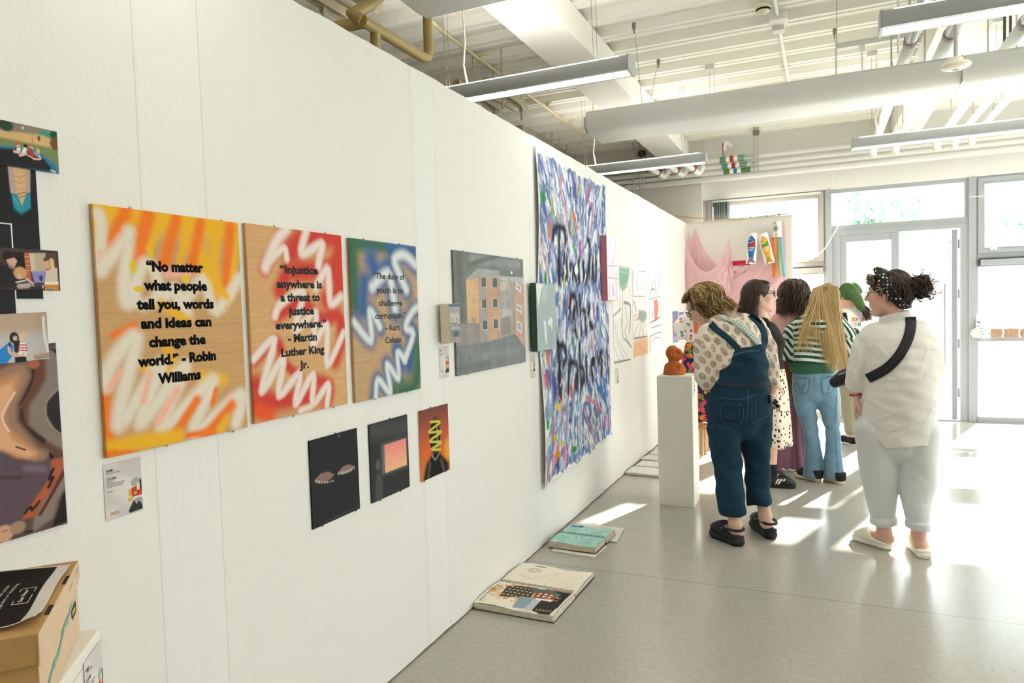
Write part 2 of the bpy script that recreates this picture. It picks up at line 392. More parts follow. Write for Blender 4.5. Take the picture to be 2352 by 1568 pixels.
    def mesh(s, name, m, parent=None, smooth_it=2, cols=None, fl=None, fix=None):
        V, F = s.surf()
        if smooth_it:
            e = np.vstack([F[:, [0, 1]], F[:, [1, 2]], F[:, [2, 3]], F[:, [3, 0]]]); deg = np.bincount(e.ravel(), minlength=len(V))[:, None]
            for lam in [.5, -.52]*smooth_it:
                acc = np.zeros_like(V)
                for i in range(3): acc[:, i] = np.bincount(e[:, 0], V[e[:, 1], i], len(V))+np.bincount(e[:, 1], V[e[:, 0], i], len(V))
                V = V+lam*(acc/np.maximum(deg, 1)-V)
        if fix: V = fix(V)
        o = mesh_np(name, V, F, m, parent, smooth=True, cols=cols(V) if cols else None, fl={k: f(V) for k, f in fl.items()} if fl else None)
        return o
def lerp(a, b, t): return [a[i]+(b[i]-a[i])*t for i in range(len(a))]
def folds(amp, *waves):
    def f(X, Y, Z):
        d = 0
        for (kx, ky, kz, ph, w) in waves: d = d+w*np.sin(kx*X+ky*Y+kz*Z+ph+.9*np.sin(11*Z+7*X+ph))
        return amp*d
    return f

def creases(segs, amp=.004, w=.011):
    """raised folds of cloth along (x, z) lines"""
    def f(X, Y, Z):
        d = 0
        for x0, z0, x1, z1 in segs:
            ax, az = x1-x0, z1-z0; L = ax*ax+az*az; t = np.clip(((X-x0)*ax+(Z-z0)*az)/L, 0, 1); q = np.hypot(X-x0-t*ax, Z-z0-t*az); d = d-amp*np.exp(-(q/(w*(.6+.8*t)))**2)*(1-.6*t)
        return d
    return f
def frame(F, U):
    F = unit(F); U = np.array(U, float); U = unit(U-F*(U@F)); R = np.cross(F, U); return R, F, U     # right, forward, up of a head
def add_head(s, c, F, U, k=.012, sc=1., ears=(1, 1)):
    R, F, U = frame(F, U); M = np.stack([R, F, U], 1); c = np.array(c, float)
    def p(x, y, z): return c+sc*(R*x+F*y+U*z)
    def r(*a): return [sc*v for v in a]
    s.ell(p(0, -.012, .030), r(.073, .094, .084), k, M=M)
    s.ell(p(0, .030, -.030), r(.060, .066, .088), k, M=M)
    s.tube([p(0, .035, -.055), p(0, .058, -.098)], r(.045, .024), r(.04, .022), side=R, k=.02)
    s.tube([p(.045, .0, -.055), p(.02, .05, -.098)], r(.022, .016), k=.02); s.tube([p(-.045, .0, -.055), p(-.02, .05, -.098)], r(.022, .016), k=.02)
    s.ell(p(0, .072, -.104), r(.020, .016, .014), .015, M=M)
    s.ell(p(0, .074, .036), r(.054, .018, .014), .02, M=M)
    for sg in (-1, 1):
        s.ell(p(.036*sg, .058, -.022), r(.026, .024, .022), .02, M=M); s.ell(p(.030*sg, .098, .014), r(.017, .016, .012), .012, 's', M=M)
        if ears[(sg+1)//2]:
            s.ell(p(.074*sg, -.012, -.004), r(.010, .020, .032), .006, M=M); s.ell(p(.083*sg, -.006, .0), r(.007, .010, .018), .004, 's', M=M)
    s.tube([p(0, .086, .026), p(0, .103, -.004), p(0, .112, -.020)], r(.008, .010, .012), k=.010)
    for sg in (-1, 1): s.ell(p(.011*sg, .098, -.025), r(.008, .010, .008), .006, M=M)
    s.ell(p(0, .088, -.052), r(.023, .011, .006), .006, M=M); s.ell(p(0, .087, -.064), r(.020, .011, .007), .006, M=M); s.ell(p(0, .105, -.0578), r(.024, .010, .0016), .003, 's', M=M)
    return p, M
def head_cols(c, F, U, skin, lip='#b5655c', sc=1., brow='#4a3626'):
    R, F, U = frame(F, U); c = np.array(c, float)
    def f(V):
        q = V-c; x, y, z = q@R/sc, q@F/sc, q@U/sc; C = np.tile(np.array(srgb(skin)), (len(V), 1))
        def blend(a, col):
            nonlocal C
            a = np.clip(a, 0, 1)[:, None]; C = C*(1-a)+np.array(srgb(col))*a
        blend(1.3-np.hypot(x/.021, (z+.058)/.011)-9*(y < .07), lip)
        for sg in (-1, 1):
            blend(1.25-np.hypot((x-.031*sg)/.021, (z-.037+3*(x-.031*sg)**2*8)/.0055)-9*(y < .05), brow)
            blend(.5*(1-np.hypot((x-.042*sg)/.026, (z+.028)/.02))-9*(y < .04), '#d98f80')
        return C
    return f
def eyes(p, M, parent, iris='#4b3a2a'):
    for sg in (-1, 1):
        b = MB(); c = p(.030*sg, .078, .014); f = M[:, 1]
        b.lathe([(0.001, -.011), (.008, -.008), (.0112, 0), (.0098, .0052)], c, 12, Matrix(np.column_stack([M[:, 0], M[:, 2], M[:, 1]]).tolist()).to_3x3())
        e = b.build('eye', mat('eye_white', '#e9e4de', .2), parent, True)
        b = MB(); b.lathe([(.0096, .0050), (.0062, .0092), (.001, .0112)], c, 12, Matrix(np.column_stack([M[:, 0], M[:, 2], M[:, 1]]).tolist()).to_3x3())
        b.build('iris', mat('iris'+iris, iris, .15), e, True)
def add_hand(s, w, d, palm_n, curl=.5, sc=1., thumb=1, k=.006):
    """w wrist, d direction of the hand, palm_n the way the palm faces; five separate fingers, bent by curl"""
    d = unit(d); n = np.array(palm_n, float); n = unit(n-d*(n@d)); a = np.cross(n, d)*thumb; w = np.array(w, float)
    s.tube([w, w+d*.03*sc, w+d*.085*sc], [.026*sc, .034*sc, .038*sc], [.019*sc, .015*sc, .012*sc], side=a, k=.012)
    L = (.070, .078, .073, .058)
    for i, ln in enumerate(L):
        o = w+d*.088*sc+a*(.028-.0187*i)*sc; pts = [o-d*.012*sc, o]; an = 0.; q = o.copy()
        for j, fr in enumerate((.44, .32, .24)):
            an += curl*(.75+.12*i)*(.7 if j == 0 else 1.); q = q+(d*math.cos(an)+n*math.sin(an))*ln*fr*sc; pts.append(q.copy())
        s.tube(pts, [.0095*sc, .0092*sc, .0085*sc, .0078*sc, .0066*sc], k=k, sub=2)
    o = w+d*.028*sc+a*.030*sc; t1 = o+(d*.6+a*.65+n*.35)*.036*sc; t2 = t1+(d*.85+a*.15+n*.4*(.4+curl))*.032*sc; t3 = t2+(d*.9-a*.1+n*.45*(.4+curl))*.024*sc
    s.tube([o-a*.012*sc, t1, t2, t3], [.014*sc, .0115*sc, .0098*sc, .008*sc], k=k, sub=2)

def strands(name, guides, m, parent, r=.0035, n=4, cols=None):
    """locks of hair: tapering tubes along guide lines, all in one mesh"""
    VV = []; FF = []; CC = []; off = 0
    for gi, g in enumerate(guides):
        P = np.asarray(g, float); k = len(P); T = np.gradient(P, axis=0); T /= np.linalg.norm(T, axis=1)[:, None]+1e-9
        up = np.array((.3, .9, .2)); A = np.cross(T, up); A /= np.linalg.norm(A, axis=1)[:, None]+1e-9; B = np.cross(A, T)
        rr = r*np.interp(np.linspace(0, 1, k), [0, .15, .75, 1], [.55, 1, .8, .15])
        an = 2*np.pi*np.arange(n)/n; ring = P[:, None]+rr[:, None, None]*(A[:, None]*np.cos(an)[None, :, None]+B[:, None]*np.sin(an)[None, :, None])
        VV.append(ring.reshape(-1, 3)); i = np.arange(k-1)[:, None]*n; j = np.arange(n)[None]
        FF.append(off+np.stack([i+j, i+(j+1) % n, i+n+(j+1) % n, i+n+j], -1).reshape(-1, 4)); off += k*n
        if cols is not None: CC.append(np.tile(cols(gi, P)[:, None, :] if np.ndim(cols(gi, P)) == 2 else np.array(cols(gi, P))[None, None], (1 if np.ndim(cols(gi, P)) == 2 else k, n, 1)).reshape(-1, 3))
    return mesh_np(name, np.vstack(VV), np.vstack(FF), m, parent, smooth=True, cols=np.vstack(CC) if cols is not None else None)
# ================================================================= THE ROOM
def struct(o): o['kind'] = 'structure'; return o
# --- floor: speckled grey-green vinyl in wide sheets, polished
mf = mat('vinyl_floor', '#8f8e80', .2, spec=.5); g = NT(mf); o_ = g.obj(); P_ = g.xyz(o_)
sp = g.voro(o_, 210); r1 = g.ramp(sp['Color'], [(0, '#6a6862'), (.1, '#9f9c93'), (.16, '#a8a59c'), (.84, '#adaaa1'), (.93, '#c9c6bc')], True)
big = g.noise(o_, 1.2, 4)['Fac']; c_ = g.mix(.45, r1, g.ramp(g.noise(o_, 40, 3)['Fac'], [(.3, '#99968c'), (.7, '#b5b2a8')]))
c_ = g.mix(.35, c_, g.ramp(big, [(.3, '#a09d93'), (.7, '#aeaba2')]))
sx_ = g.math('LESS_THAN', g.math('ABSOLUTE', g.math('SUBTRACT', g.math('FRACT', g.math('DIVIDE', g.math('ADD', P_['Y'], .02), 2.33)), .5)), .0012)
c_ = g.mix(g.math('MULTIPLY', sx_, .55), c_, srgb('#4d4a42')); g.base(c_)
scr = g.noise(o_, 5, 6, 1.5)['Fac']; g.put(g.b.inputs['Roughness'], g.math('MULTIPLY_ADD', scr, .16, .12))
g.bump(g.noise(o_, 28, 2)['Fac'], .02, .004)
struct(MB().box(-3.2, 8.2, -4.2, 9.1, -.1, 0).build('floor', mf))

mw = mat('wall_paint', '#eceae4', .72, spec=.25, noise=.012, nscale=3, bump=.10, bscale=90)
# --- the exhibition partition: painted boards, vertical joints taped and overpainted
mp = mat('partition_paint', '#e4e2d8', .6, spec=.3); g = NT(mp); o_ = g.obj(); P_ = g.xyz(o_); y_ = P_['Y']
sm = None
def band(y0, y1, e=.012):
    a = g.math('SMOOTH_MIN', g.math('DIVIDE', g.math('SUBTRACT', y_, y0), e), g.math('DIVIDE', g.math('SUBTRACT', y1, y_), e), .5)
    n = g.N.new('ShaderNodeClamp'); g.L.new(a, n.inputs[0]); return n.outputs[0]
for a, b in ((1.19, 1.385), (2.43, 2.615), (3.66, 3.86), (6.29, 6.36), (4.86, 5.05), (7.5, 7.6)):
    k_ = band(a, b); sm = k_ if sm is None else g.math('MAXIMUM', sm, k_)
ln = None
for a in (1.19, 1.385, 2.43, 2.445, 2.615, 3.66, 6.29, 6.36):
    k_ = g.math('LESS_THAN', g.math('ABSOLUTE', g.math('SUBTRACT', g.math('ADD', y_, g.math('MULTIPLY', g.noise(o_, 9, 2)['Fac'], .004)), a)), .0016); ln = k_ if ln is None else g.math('MAXIMUM', ln, k_)
strv = g.vec(g.math('MULTIPLY', y_, 60), 0, g.math('MULTIPLY', P_['Z'], 1.2)); stk = g.noise(strv, 1., 3)['Fac']
rough_b = g.noise(o_, 75, 5)['Fac']; lump = g.noise(o_, 14, 4)['Fac']
hgt = g.math('ADD', g.math('MULTIPLY', g.math('SUBTRACT', 1., sm), g.math('ADD', g.math('MULTIPLY', rough_b, .8), g.math('MULTIPLY', lump, .7))), g.math('MULTIPLY', sm, g.math('MULTIPLY_ADD', stk, .7, .6)))
hgt = g.math('SUBTRACT', hgt, g.math('MULTIPLY', ln, .45)); g.bump(hgt, .28, .006)
c_ = g.mix(sm, srgb('#efeee9'), srgb('#f0f0ec')); c_ = g.mix(g.math('MULTIPLY', g.ramp(g.noise(o_, 1.7, 3)['Fac'], [(.55, '#000000'), (.8, '#ffffff')]), .10), c_, srgb('#dcdad2'))
c_ = g.mix(g.math('MULTIPLY', ln, .2), c_, srgb('#7f7868')); 
foot = g.math('LESS_THAN', g.math('ADD', P_['Z'], g.math('MULTIPLY', g.noise(o_, 6, 5, 1.)['Fac'], -.05)), -.0225)
c_ = g.mix(g.math('MULTIPLY', foot, .75), c_, srgb('#6b5a48')); g.base(c_)
mb = MB(); V = []; F = []
ys = np.linspace(-3.0, 8.72, 140); rg = np.random.default_rng(3); tops = 2.379+.002*np.sin(ys*3.1)+rg.normal(0, .0014, len(ys)); bots = .006+np.abs(rg.normal(0, .002, len(ys)))
for i, yy in enumerate(ys): V += [(0, yy, bots[i]), (0, yy, tops[i]), (-.09, yy, tops[i]), (-.09, yy, bots[i])]
for i in range(len(ys)-1):
    for j in range(4): F.append((i*4+j, (i+1)*4+j, (i+1)*4+(j+1) % 4, i*4+(j+1) % 4))
F += [(0, 1, 2, 3), tuple((len(ys)-1)*4+j for j in (3, 2, 1, 0))]; mb.add(V, F)
part = struct(mb.build('wall_partition', mp))
struct(MB().box(-.07, -.02, -3, 8.7, -.001, .02).build('light_block_partition', mat('dark_gap', '#3c3830', .9)))  # dark recessed strip added in the gap so no light leaks under
mpe = mat('end_panel_paint', '#e9e4de', .6, spec=.3, noise=.02, nscale=4, bump=.15, bscale=70)
struct(MB().box(.001, 1.2, 8.70, 8.755, .004, 2.36).build('wall_end', mpe))
struct(MB().box(-.05, 1.2, 8.695, 8.765, 2.36, 2.385).build('trim_1', mat('end_cap_trim', '#d9d5cd', .5)))

# --- the shell
struct(MB().box(-3.2, .165, 8.90, 9.25, 0, 3.5).build('wall_pier', mat('pier_paint', '#d9d4cb', .75, spec=.2, bump=.05)))
struct(MB().box(.165, 8.2, 9.0, 9.3, 2.675, 3.5).build('wall_north', mw))
struct(MB().box(-3.2, -3.0, -4.2, 9.0, 0, 3.5).build('wall_west', mat('west_paint', '#b5aa98', .8)))
b = MB().box(8.0, 8.2, -4.2, 9.0, 0, .85).box(8.0, 8.2, -4.2, 9.0, 2.75, 3.5)
for a, b_ in ((-4.2, 2.8), (5.7, 6.0), (8.7, 9.0)): b.box(8.0, 8.2, a, b_, .85, 2.75)  # window openings added out of view to bring daylight onto the partition
struct(b.build('wall_east', mw))
struct(MB().box(-3.2, 8.2, -4.2, -4.0, 0, 3.5).build('wall_south', mw))
struct(MB().box(-2.0, -1.46, 7.1, 8.9, 0, 3.39).build('wall_duct', mat('duct_casing', '#a79d8c', .8)))
# --- ribbed steel deck
md = mat('steel_deck', '#efede4', .55, spec=.35); g = NT(md); o_ = g.obj(); P_ = g.xyz(o_)
py_ = g.math('FRACT', g.math('DIVIDE', g.math('SUBTRACT', P_['Y'], 5.19-.165), .33)); dx_ = g.math('SUBTRACT', g.math('FRACT', g.math('MULTIPLY', P_['X'], 16)), .5)
def row(c):
    dy = g.math('MULTIPLY', g.math('SUBTRACT', py_, c), .33*16); return g.math('LESS_THAN', g.math('ADD', g.math('MULTIPLY', dx_, dx_), g.math('MULTIPLY', dy, dy)), .06)
dots = g.math('MAXIMUM', g.math('MAXIMUM', row(.12), row(.26)), g.math('MAXIMUM', row(.88), row(.74))); g.bump(dots, .5, .006)
V = []; F = []; prof = []
y = 5.19-.33*28
while y < 9.3:
    for dy, z in ((-.055, 3.40), (-.018, 3.40), (-.014, 3.408), (.014, 3.408), (.018, 3.40), (.055, 3.40), (.075, 3.46), (.255, 3.46)): prof.append((y+dy, z))
    y += .33
prof = [p for p in prof if -4.25 < p[0] < 9.25]; n = len(prof)
poly = prof+[(prof[-1][0], 3.6), (prof[0][0], 3.6)]
struct(MB().prism(poly, 0, -3.2, 8.2).build('ceiling', md))
mbm = mat('beam_paint', '#f0eee6', .5, spec=.3, noise=.015, nscale=3)
for nm, x0, x1 in (('ceiling_beam', -.335, .015), ('ceiling_beam', 2.235, 2.52), ('ceiling_beam', 5.0, 5.3)):
    b = MB().box(x0+.10, x1-.10, -4.0, 8.99, 3.2, 3.399); b.box(x0, x1, -4.0, 8.99, 3.2, 3.215); b.box(x0, x1, -4, 8.99, 3.388, 3.40) if False else None
    b = MB().box(x0, x1, -4.0, 8.985, 3.2, 3.402, bev=.006)
    struct(b.build(nm, mbm))

# --- window wall: aluminium frames
mal = mat('aluminium', '#a9adb2', .38, metal=.0, spec=.5, noise=.02, nscale=2)
mal2 = mat('aluminium_warm', '#b3aca6', .4, spec=.45)
mdk = mat('dark_gasket', '#3d4246', .5)
mgl = bpy.data.materials.new('window_glass'); mgl.use_nodes = True; MATS['window_glass'] = mgl
nt = mgl.node_tree; nt.nodes.remove(nt.nodes['Principled BSDF']); tr = nt.nodes.new('ShaderNodeBsdfTransparent'); gl = nt.nodes.new('ShaderNodeBsdfGlossy'); mx = nt.nodes.new('ShaderNodeMixShader'); fr = nt.nodes.new('ShaderNodeFresnel')
tr.inputs['Color'].default_value = (.94, .975, .965, 1); gl.inputs['Roughness'].default_value = .02; fr.inputs['IOR'].default_value = 1.3
nt.links.new(fr.outputs[0], mx.inputs[0]); nt.links.new(tr.outputs[0], mx.inputs[1]); nt.links.new(gl.outputs[0], mx.inputs[2]); nt.links.new(mx.outputs[0], nt.nodes['Material Output'].inputs[0])
def ring(b, x0, x1, z0, z1, w, y0, y1, wb=None):
    wb = wb or w
    b.box(x0, x0+w, y0, y1, z0, z1); b.box(x1-w, x1, y0, y1, z0, z1); b.box(x0+w, x1-w, y0, y1, z1-w, z1); b.box(x0+w, x1-w, y0, y1, z0, z0+wb); return b
def pane(name, x0, x1, z0, z1, y, parent): return MB().box(x0, x1, y-.003, y+.003, z0, z1).build(name, mgl, parent)
def restrictor(x, z, parent):
    b = MB().box(x-.012, x+.012, 8.965, 8.99, z, z+.03).box(x+.022, x+.046, 8.965, 8.99, z, z+.03); b.tube([(x-.02, 8.97, z+.035), (x+.05, 8.97, z+.038)], .004, 6); b.build('window_catch', mat('white_plastic', '#ecebe6', .35), parent)
def window(nm, x0, x1, m1, lower=True):
    root = empty(nm); struct(root)
    b = MB(); b.box(x0, x1, 9.01, 9.09, 2.655, 2.675); b.box(x0, x0+.02, 9.01, 9.09, 0, 2.655); b.box(x1-.02, x1, 9.01, 9.09, 0, 2.655)
    b.box(x0+.02, x1-.02, 9.005, 9.095, 1.70, 1.845); b.box(x0+.02, x1-.02, 9.01, 9.09, .885, .93); b.box(x0+.02, x1-.02, 9.0, 9.09, 0, .06); struct(b.build('window_frame', m1, root))
    s = ring(MB(), x0+.02, x1-.02, 1.845, 2.655, .045, 8.99, 9.06); ring(s, x0+.05, x1-.05, 1.875, 2.62, .03, 9.005, 9.05); struct(s.build('window_sash', m1, root))
    pane('window_pane', x0+.08, x1-.08, 1.905, 2.59, 9.03, root)
    pane('window_pane', x0+.02, x1-.02, .93, 1.70, 9.04, root); pane('window_pane', x0+.02, x1-.02, .06, .885, 9.04, root)
    b = MB().box(x0+.03, x1-.03, 8.955, 9.004, 1.715, 1.775, bev=.006); b.build('blind_cassette', m1, root); MB().box(x0+.022, x0+.032, 8.95, 9.004, 1.71, 1.78).box(x0+.03, x1-.03, 8.958, 9.0, 1.776, 1.79).build('cassette_cap', mdk, root)
    restrictor(x0+(.14 if x0 > 1 else 1.18), 1.868, root)
    return root
window('window_1', .195, 1.555, mal2)
window('window_2', 3.045, 4.50, mal); window('window_3', 4.56, 6.02, mal); window('window_4', 6.08, 7.94, mal)
for x0, x1, mm in ((.165, .195, mal), (1.555, 1.622, mal), (2.975, 3.045, mal), (4.5, 4.56, mal), (6.02, 6.08, mal), (7.94, 8.0, mal)):
    struct(MB().box(x0, x1, 8.985, 9.1, 0, 2.675, bev=.004).build('window_post', mm))
# door set: transom light, fixed leaf, open leaf
dr = empty('door_1'); struct(dr)
b = MB().box(1.622, 2.975, 9.0, 9.09, 2.135, 2.25); b.box(1.622, 2.975, 8.992, 9.1, 2.185, 2.2); b.box(1.622, 1.70, 9.0, 9.09, .0, 2.135); b.box(2.90, 2.975, 9.0, 9.09, 0, 2.135); b.box(1.622, 2.975, 9.01, 9.08, 2.628, 2.675); b.box(2.94, 2.975, 9.01, 9.08, 2.25, 2.628); b.box(1.7, 2.9, 9.0, 9.1, -.001, .012)
struct(b.build('door_frame', mal, dr)); pane('transom_pane', 1.622, 2.94, 2.25, 2.628, 9.045, dr)
lf = ring(MB(), 1.702, 2.31, .014, 2.13, .075, 9.01, 9.075, .2); lf.box(2.235, 2.31, 9.005, 9.012, .014, 2.13); lf = struct(lf.build('door_leaf', mal, dr)); pane('door_pane', 1.777, 2.235, .214, 2.055, 9.04, lf)
b = MB().tube([(2.27, 9.0, 1.02), (2.27, 8.95, 1.02), (2.17, 8.95, 1.02)], .010, 8); b.box(2.255, 2.285, 8.995, 9.008, .94, 1.08); b.build('door_handle', mat('satin_steel', '#9fa3a6', .3, metal=.9), lf, True)
op = empty('door_leaf_open', (2.885, 9.085, .014), rad(-4)); op.parent = dr; op['kind'] = 'structure'
def leafbox(b, y0, y1, z0, z1, x0=-.05, x1=0.): return b.box(x0, x1, y0, y1, z0, z1)
b = MB(); leafbox(b, 0, .085, 0, 2.11); leafbox(b, .515, .60, 0, 2.11); leafbox(b, .085, .515, 2.02, 2.11); leafbox(b, .085, .515, 0, .2)
struct(b.build('open_leaf_frame', mal, op)); MB().box(-.028, -.022, .085, .515, .2, 2.02).build('open_leaf_pane', mgl, op)
MB().tube([(-.06, .55, .55), (-.085, .55, .56), (-.085, .55, 1.52), (-.06, .55, 1.53)], .012, 8).build('pull_handle', mat('satin_steel'), op, True)
b = MB()
for z in (.25, .8, 1.35, 1.9): b.tube([(.012, -.012, z), (.012, -.012, z+.1)], .011, 8)
b.build('door_hinge', mat('satin_steel'), op, True)
# ================================================================= SERVICES UNDER THE CEILING
mlh = mat('lamp_housing', '#b3b7b9', .35, metal=.2, spec=.5); mll = mat('lamp_louvre', '#f3f3ee', .3); mwire = mat('steel_wire', '#8b8a84', .4, metal=.8)
mtube = mat('lamp_tube', '#ffffff', .4, emit='#fffaf2', emit_s=LAMP)
mcab = mat('cream_cable', '#e9e0c4', .45)
def deckz(y): return 3.40 if abs(((y-5.19+.165) % .33)-.165) < .056 else 3.46
def wire(pts, r, parent, m=mwire, name='suspension_wire'): return MB().tube(pts, r, 6).build(name, m, parent, True)
def lamp(x0, x1, y, lab, flex_x=None, z=2.70):
    t = empty('pendant_light', (x0, y, z), 0, lab, 'ceiling light', 'suspended fluorescent lights'); L = x1-x0
    prof = [(-.075, .012), (-.07, .0), (-.052, .0), (-.052, .03), (.052, .03), (.052, .0), (.07, .0), (.075, .012), (.078, .045), (.068, .075), (.045, .088), (-.045, .088), (-.068, .075), (-.078, .045)]
    MB().prism(prof, 0, .012, L-.012).build('lamp_housing', mlh, t, True)
    for a, b_ in ((0, .012), (L-.012, L)): MB().prism([(-.082, .012), (-.074, -.004), (.074, -.004), (.082, .012), (.084, .046), (.072, .08), (.047, .093), (-.047, .093), (-.072, .08), (-.084, .046)], 0, a, b_).build('end_cap', mat('lamp_end', '#a9aeae', .35), t, True)
    MB().box(.03, L-.03, -.046, .046, .022, .029).build('lamp_tube', mtube, t)
    MB().box(.06, L-.06, -.045, .045, .0885, .0895).build('uplight_slot', mtube, t)
    b = MB(); k = int(L/.062)
    for i in range(k+1): xx = .03+(L-.06)*i/k; b.box(xx-.0022, xx+.0022, -.05, .05, -.002, .020)
    b.box(.02, L-.02, -.0515, -.049, -.001, .028).box(.02, L-.02, .049, .0515, -.001, .028); b.build('louvre', mll, t)
    h = deckz(y)-z
    for xx in (.335, L-.22):
        wire([(xx, 0, .088), (xx-.015, 0, h)], .0016, t); wire([(xx+.02, 0, .088), (xx+.02, 0, h)], .0014, t)
    if flex_x is not None:
        wire([(flex_x, 0, h), (flex_x-.008, .01, .52), (flex_x+.004, 0, .35), (flex_x-.01, .0, .22), (flex_x+.012, 0, .1), (flex_x+.012, 0, .085)], .006, t, mcab, 'flex_cable')
        sg = 1 if flex_x > .4 else -1; a = cat_rom([(flex_x-.35*sg, 0, .08), (flex_x-.31*sg, 0, .115), (flex_x-.2*sg, 0, .12), (flex_x-.11*sg, 0, .088)], 5); wire(a, .007, t, mcab, 'cable_loop')
    return t
lamp(-.98, .54, 3.92, 'grey suspended strip light reaching out over the partition top nearest the camera', .47)
lamp(-.98, .54, 6.72, 'grey suspended strip light over the partition, beyond the long white chilled beam', .44)
lamp(1.775, 3.30, 3.95, 'large grey strip light at the upper right, cut by the right edge of the picture', .36)
lamp(1.755, 3.28, 6.85, 'slim suspended strip light on the window side, hanging before the far wall pipes', .2)
for x in (-.98, 1.77, 4.4):  # unseen lamps continuing the rows, added so the near wall is lit
    for y in (1.15, -1.6):
        lamp(x, x+1.52, y, 'grey suspended strip light outside the picture')
lamp(4.4, 5.92, 3.95, 'grey suspended strip light outside the picture'); lamp(4.4, 5.92, 6.85, 'grey suspended strip light outside the picture')

mcb = mat('beam_enamel', '#dfe1de', .42, spec=.4, noise=.01, nscale=2)
def chilled(x0, y0, y1, lab, wires, z=2.70, x1=7.4):
    t = empty('chilled_beam', (x0, y0, z), 0, lab, 'chilled beam'); W = y1-y0
    prof = [(.0, .09), (.012, .045), (.045, .012), (.09, 0), (W-.03, 0), (W-.006, .012), (W, .04), (W, .14), (W-.03, .16), (.03, .16), (.006, .14)]
    MB().prism(prof, 0, .03, x1-x0).build('beam_casing', mcb, t, True)
    MB().prism([(.045, .09), (.055, .05), (.09, .025), (W-.04, .02), (W-.02, .05), (W-.02, .13), (.05, .13)], 0, 0, .03).build('end_cap', mcb, t, True)
    MB().box(x1-x0-5.1, x1-x0-5.098, -.0006, W-.04, -.0008, .16).build('joint_strip', mat('joint_grey', '#a9aca8', .6), t)  # thin grey strip marking a joint in the casing
    for xx in wires:
        wire([(xx, W*.3, .15), (xx, -.08, .71)], .0018, t); wire([(xx, W*.7, .15), (xx, W+.3, .71)], .0018, t)
        for yy in (-.08, W+.3): MB().box(xx-.012, xx+.012, yy-.01, yy+.01, .66, .70).tube([(xx, yy, .63), (xx, yy, .67)], .006, 6).build('ceiling_clip', mat('zinc', '#8d8c82', .4, metal=.7), t)
    return t
cb1 = chilled(-.13, 5.07, 5.51, 'long white chilled beam running to the windows, in front of the far pipes', (.43, 1.74, 3.2, 5.0))
cb2 = chilled(-.13, 2.36, 2.79, 'white chilled beam end cropped by the top of the picture, above the first strip light', (.45, 1.8, 3.3))

# pipes: lagged lines down the room, headers along the window wall
mpw = mat('pipe_lagging', '#e4e4df', .45, spec=.35); mps = mat('pipe_foil', '#b9bcbe', .28, metal=.75)
mclamp = mat('pipe_clamp', '#9c8f88', .4, metal=.6); mred = mat('red_tape', '#b23a34', .5); mrod = mat('hanger_rod', '#b9b6ab', .45, metal=.3)
for i, (x, z, nm) in enumerate(((2.03, 3.0, 'leftmost'), (2.243, 3.0, 'second'), (2.625, 3.0, 'middle'), (2.785, 3.0, 'fourth'), (2.935, 3.015, 'rightmost'))):
    t = empty('service_pipe', (x, 0, z), 0, ['first lagged pipe beside the second roof beam, counting away from the partition', 'second lagged pipe from the partition side, directly under the second roof beam', 'middle one of the five lagged pipes running to the window wall', 'fourth lagged pipe from the partition side, dropping behind the slim strip light', 'fifth lagged pipe, the one nearest the windows at the right edge'][i], 'pipe', 'lagged pipes running to the window wall')
    r = .036 if i < 3 else .03
    MB().tube([(0, -3.9, 0), (0, 5.1, 0)], r, 14, False).build('pipe_foil', mps, t, True)
    MB().tube([(0, 5.1, 0), (0, 8.42, 0), (0, 8.5, -.006), (0, 8.56, -.03), (0, 8.58, -.075)], r+.002, 14).build('pipe_lagging', mpw, t, True)
    MB().tube([(0, 5.08, 0), (0, 5.13, 0)], r+.006, 14).tube([(0, 8.30, 0), (0, 8.325, 0)], r+.005, 14).split('pipe_clamp', mclamp, t, True)
    b = MB()
    for yy in (1.2, 3.6, 4.75, 5.9, 7.4): b.tube([(-r-.006, yy, 0), (-r-.006, yy, deckz(yy)-z)], .006, 6)
    b.split('hanger_rod', mrod, t, True)
for x, lab in ((-.24, 'leftmost lagged stub pipe below the header pipes, over the partition corner'), (-.02, 'middle lagged stub pipe of three below the header pipes'), (.17, 'lagged stub pipe nearest the coloured pipe bands')):
    t = empty('stub_pipe', (x, 8.6, 2.95), 0, lab, 'pipe', 'stub pipes by the partition corner')
    MB().tube([(-.10, -.55, .06), (-.02, -.12, .01), (.0, 0, -.0), (.03, .03, .03), (.05, .05, .09)], .034, 12).build('pipe_lagging', mpw, t, True)
    MB().tube([(-.036, -.21, .02), (-.03, -.175, .016)], .039, 12).build('pipe_clamp', mclamp, t, True); MB().box(-.01, .016, -.185, -.175, .02, .07).build('valve_lever', mred, t)
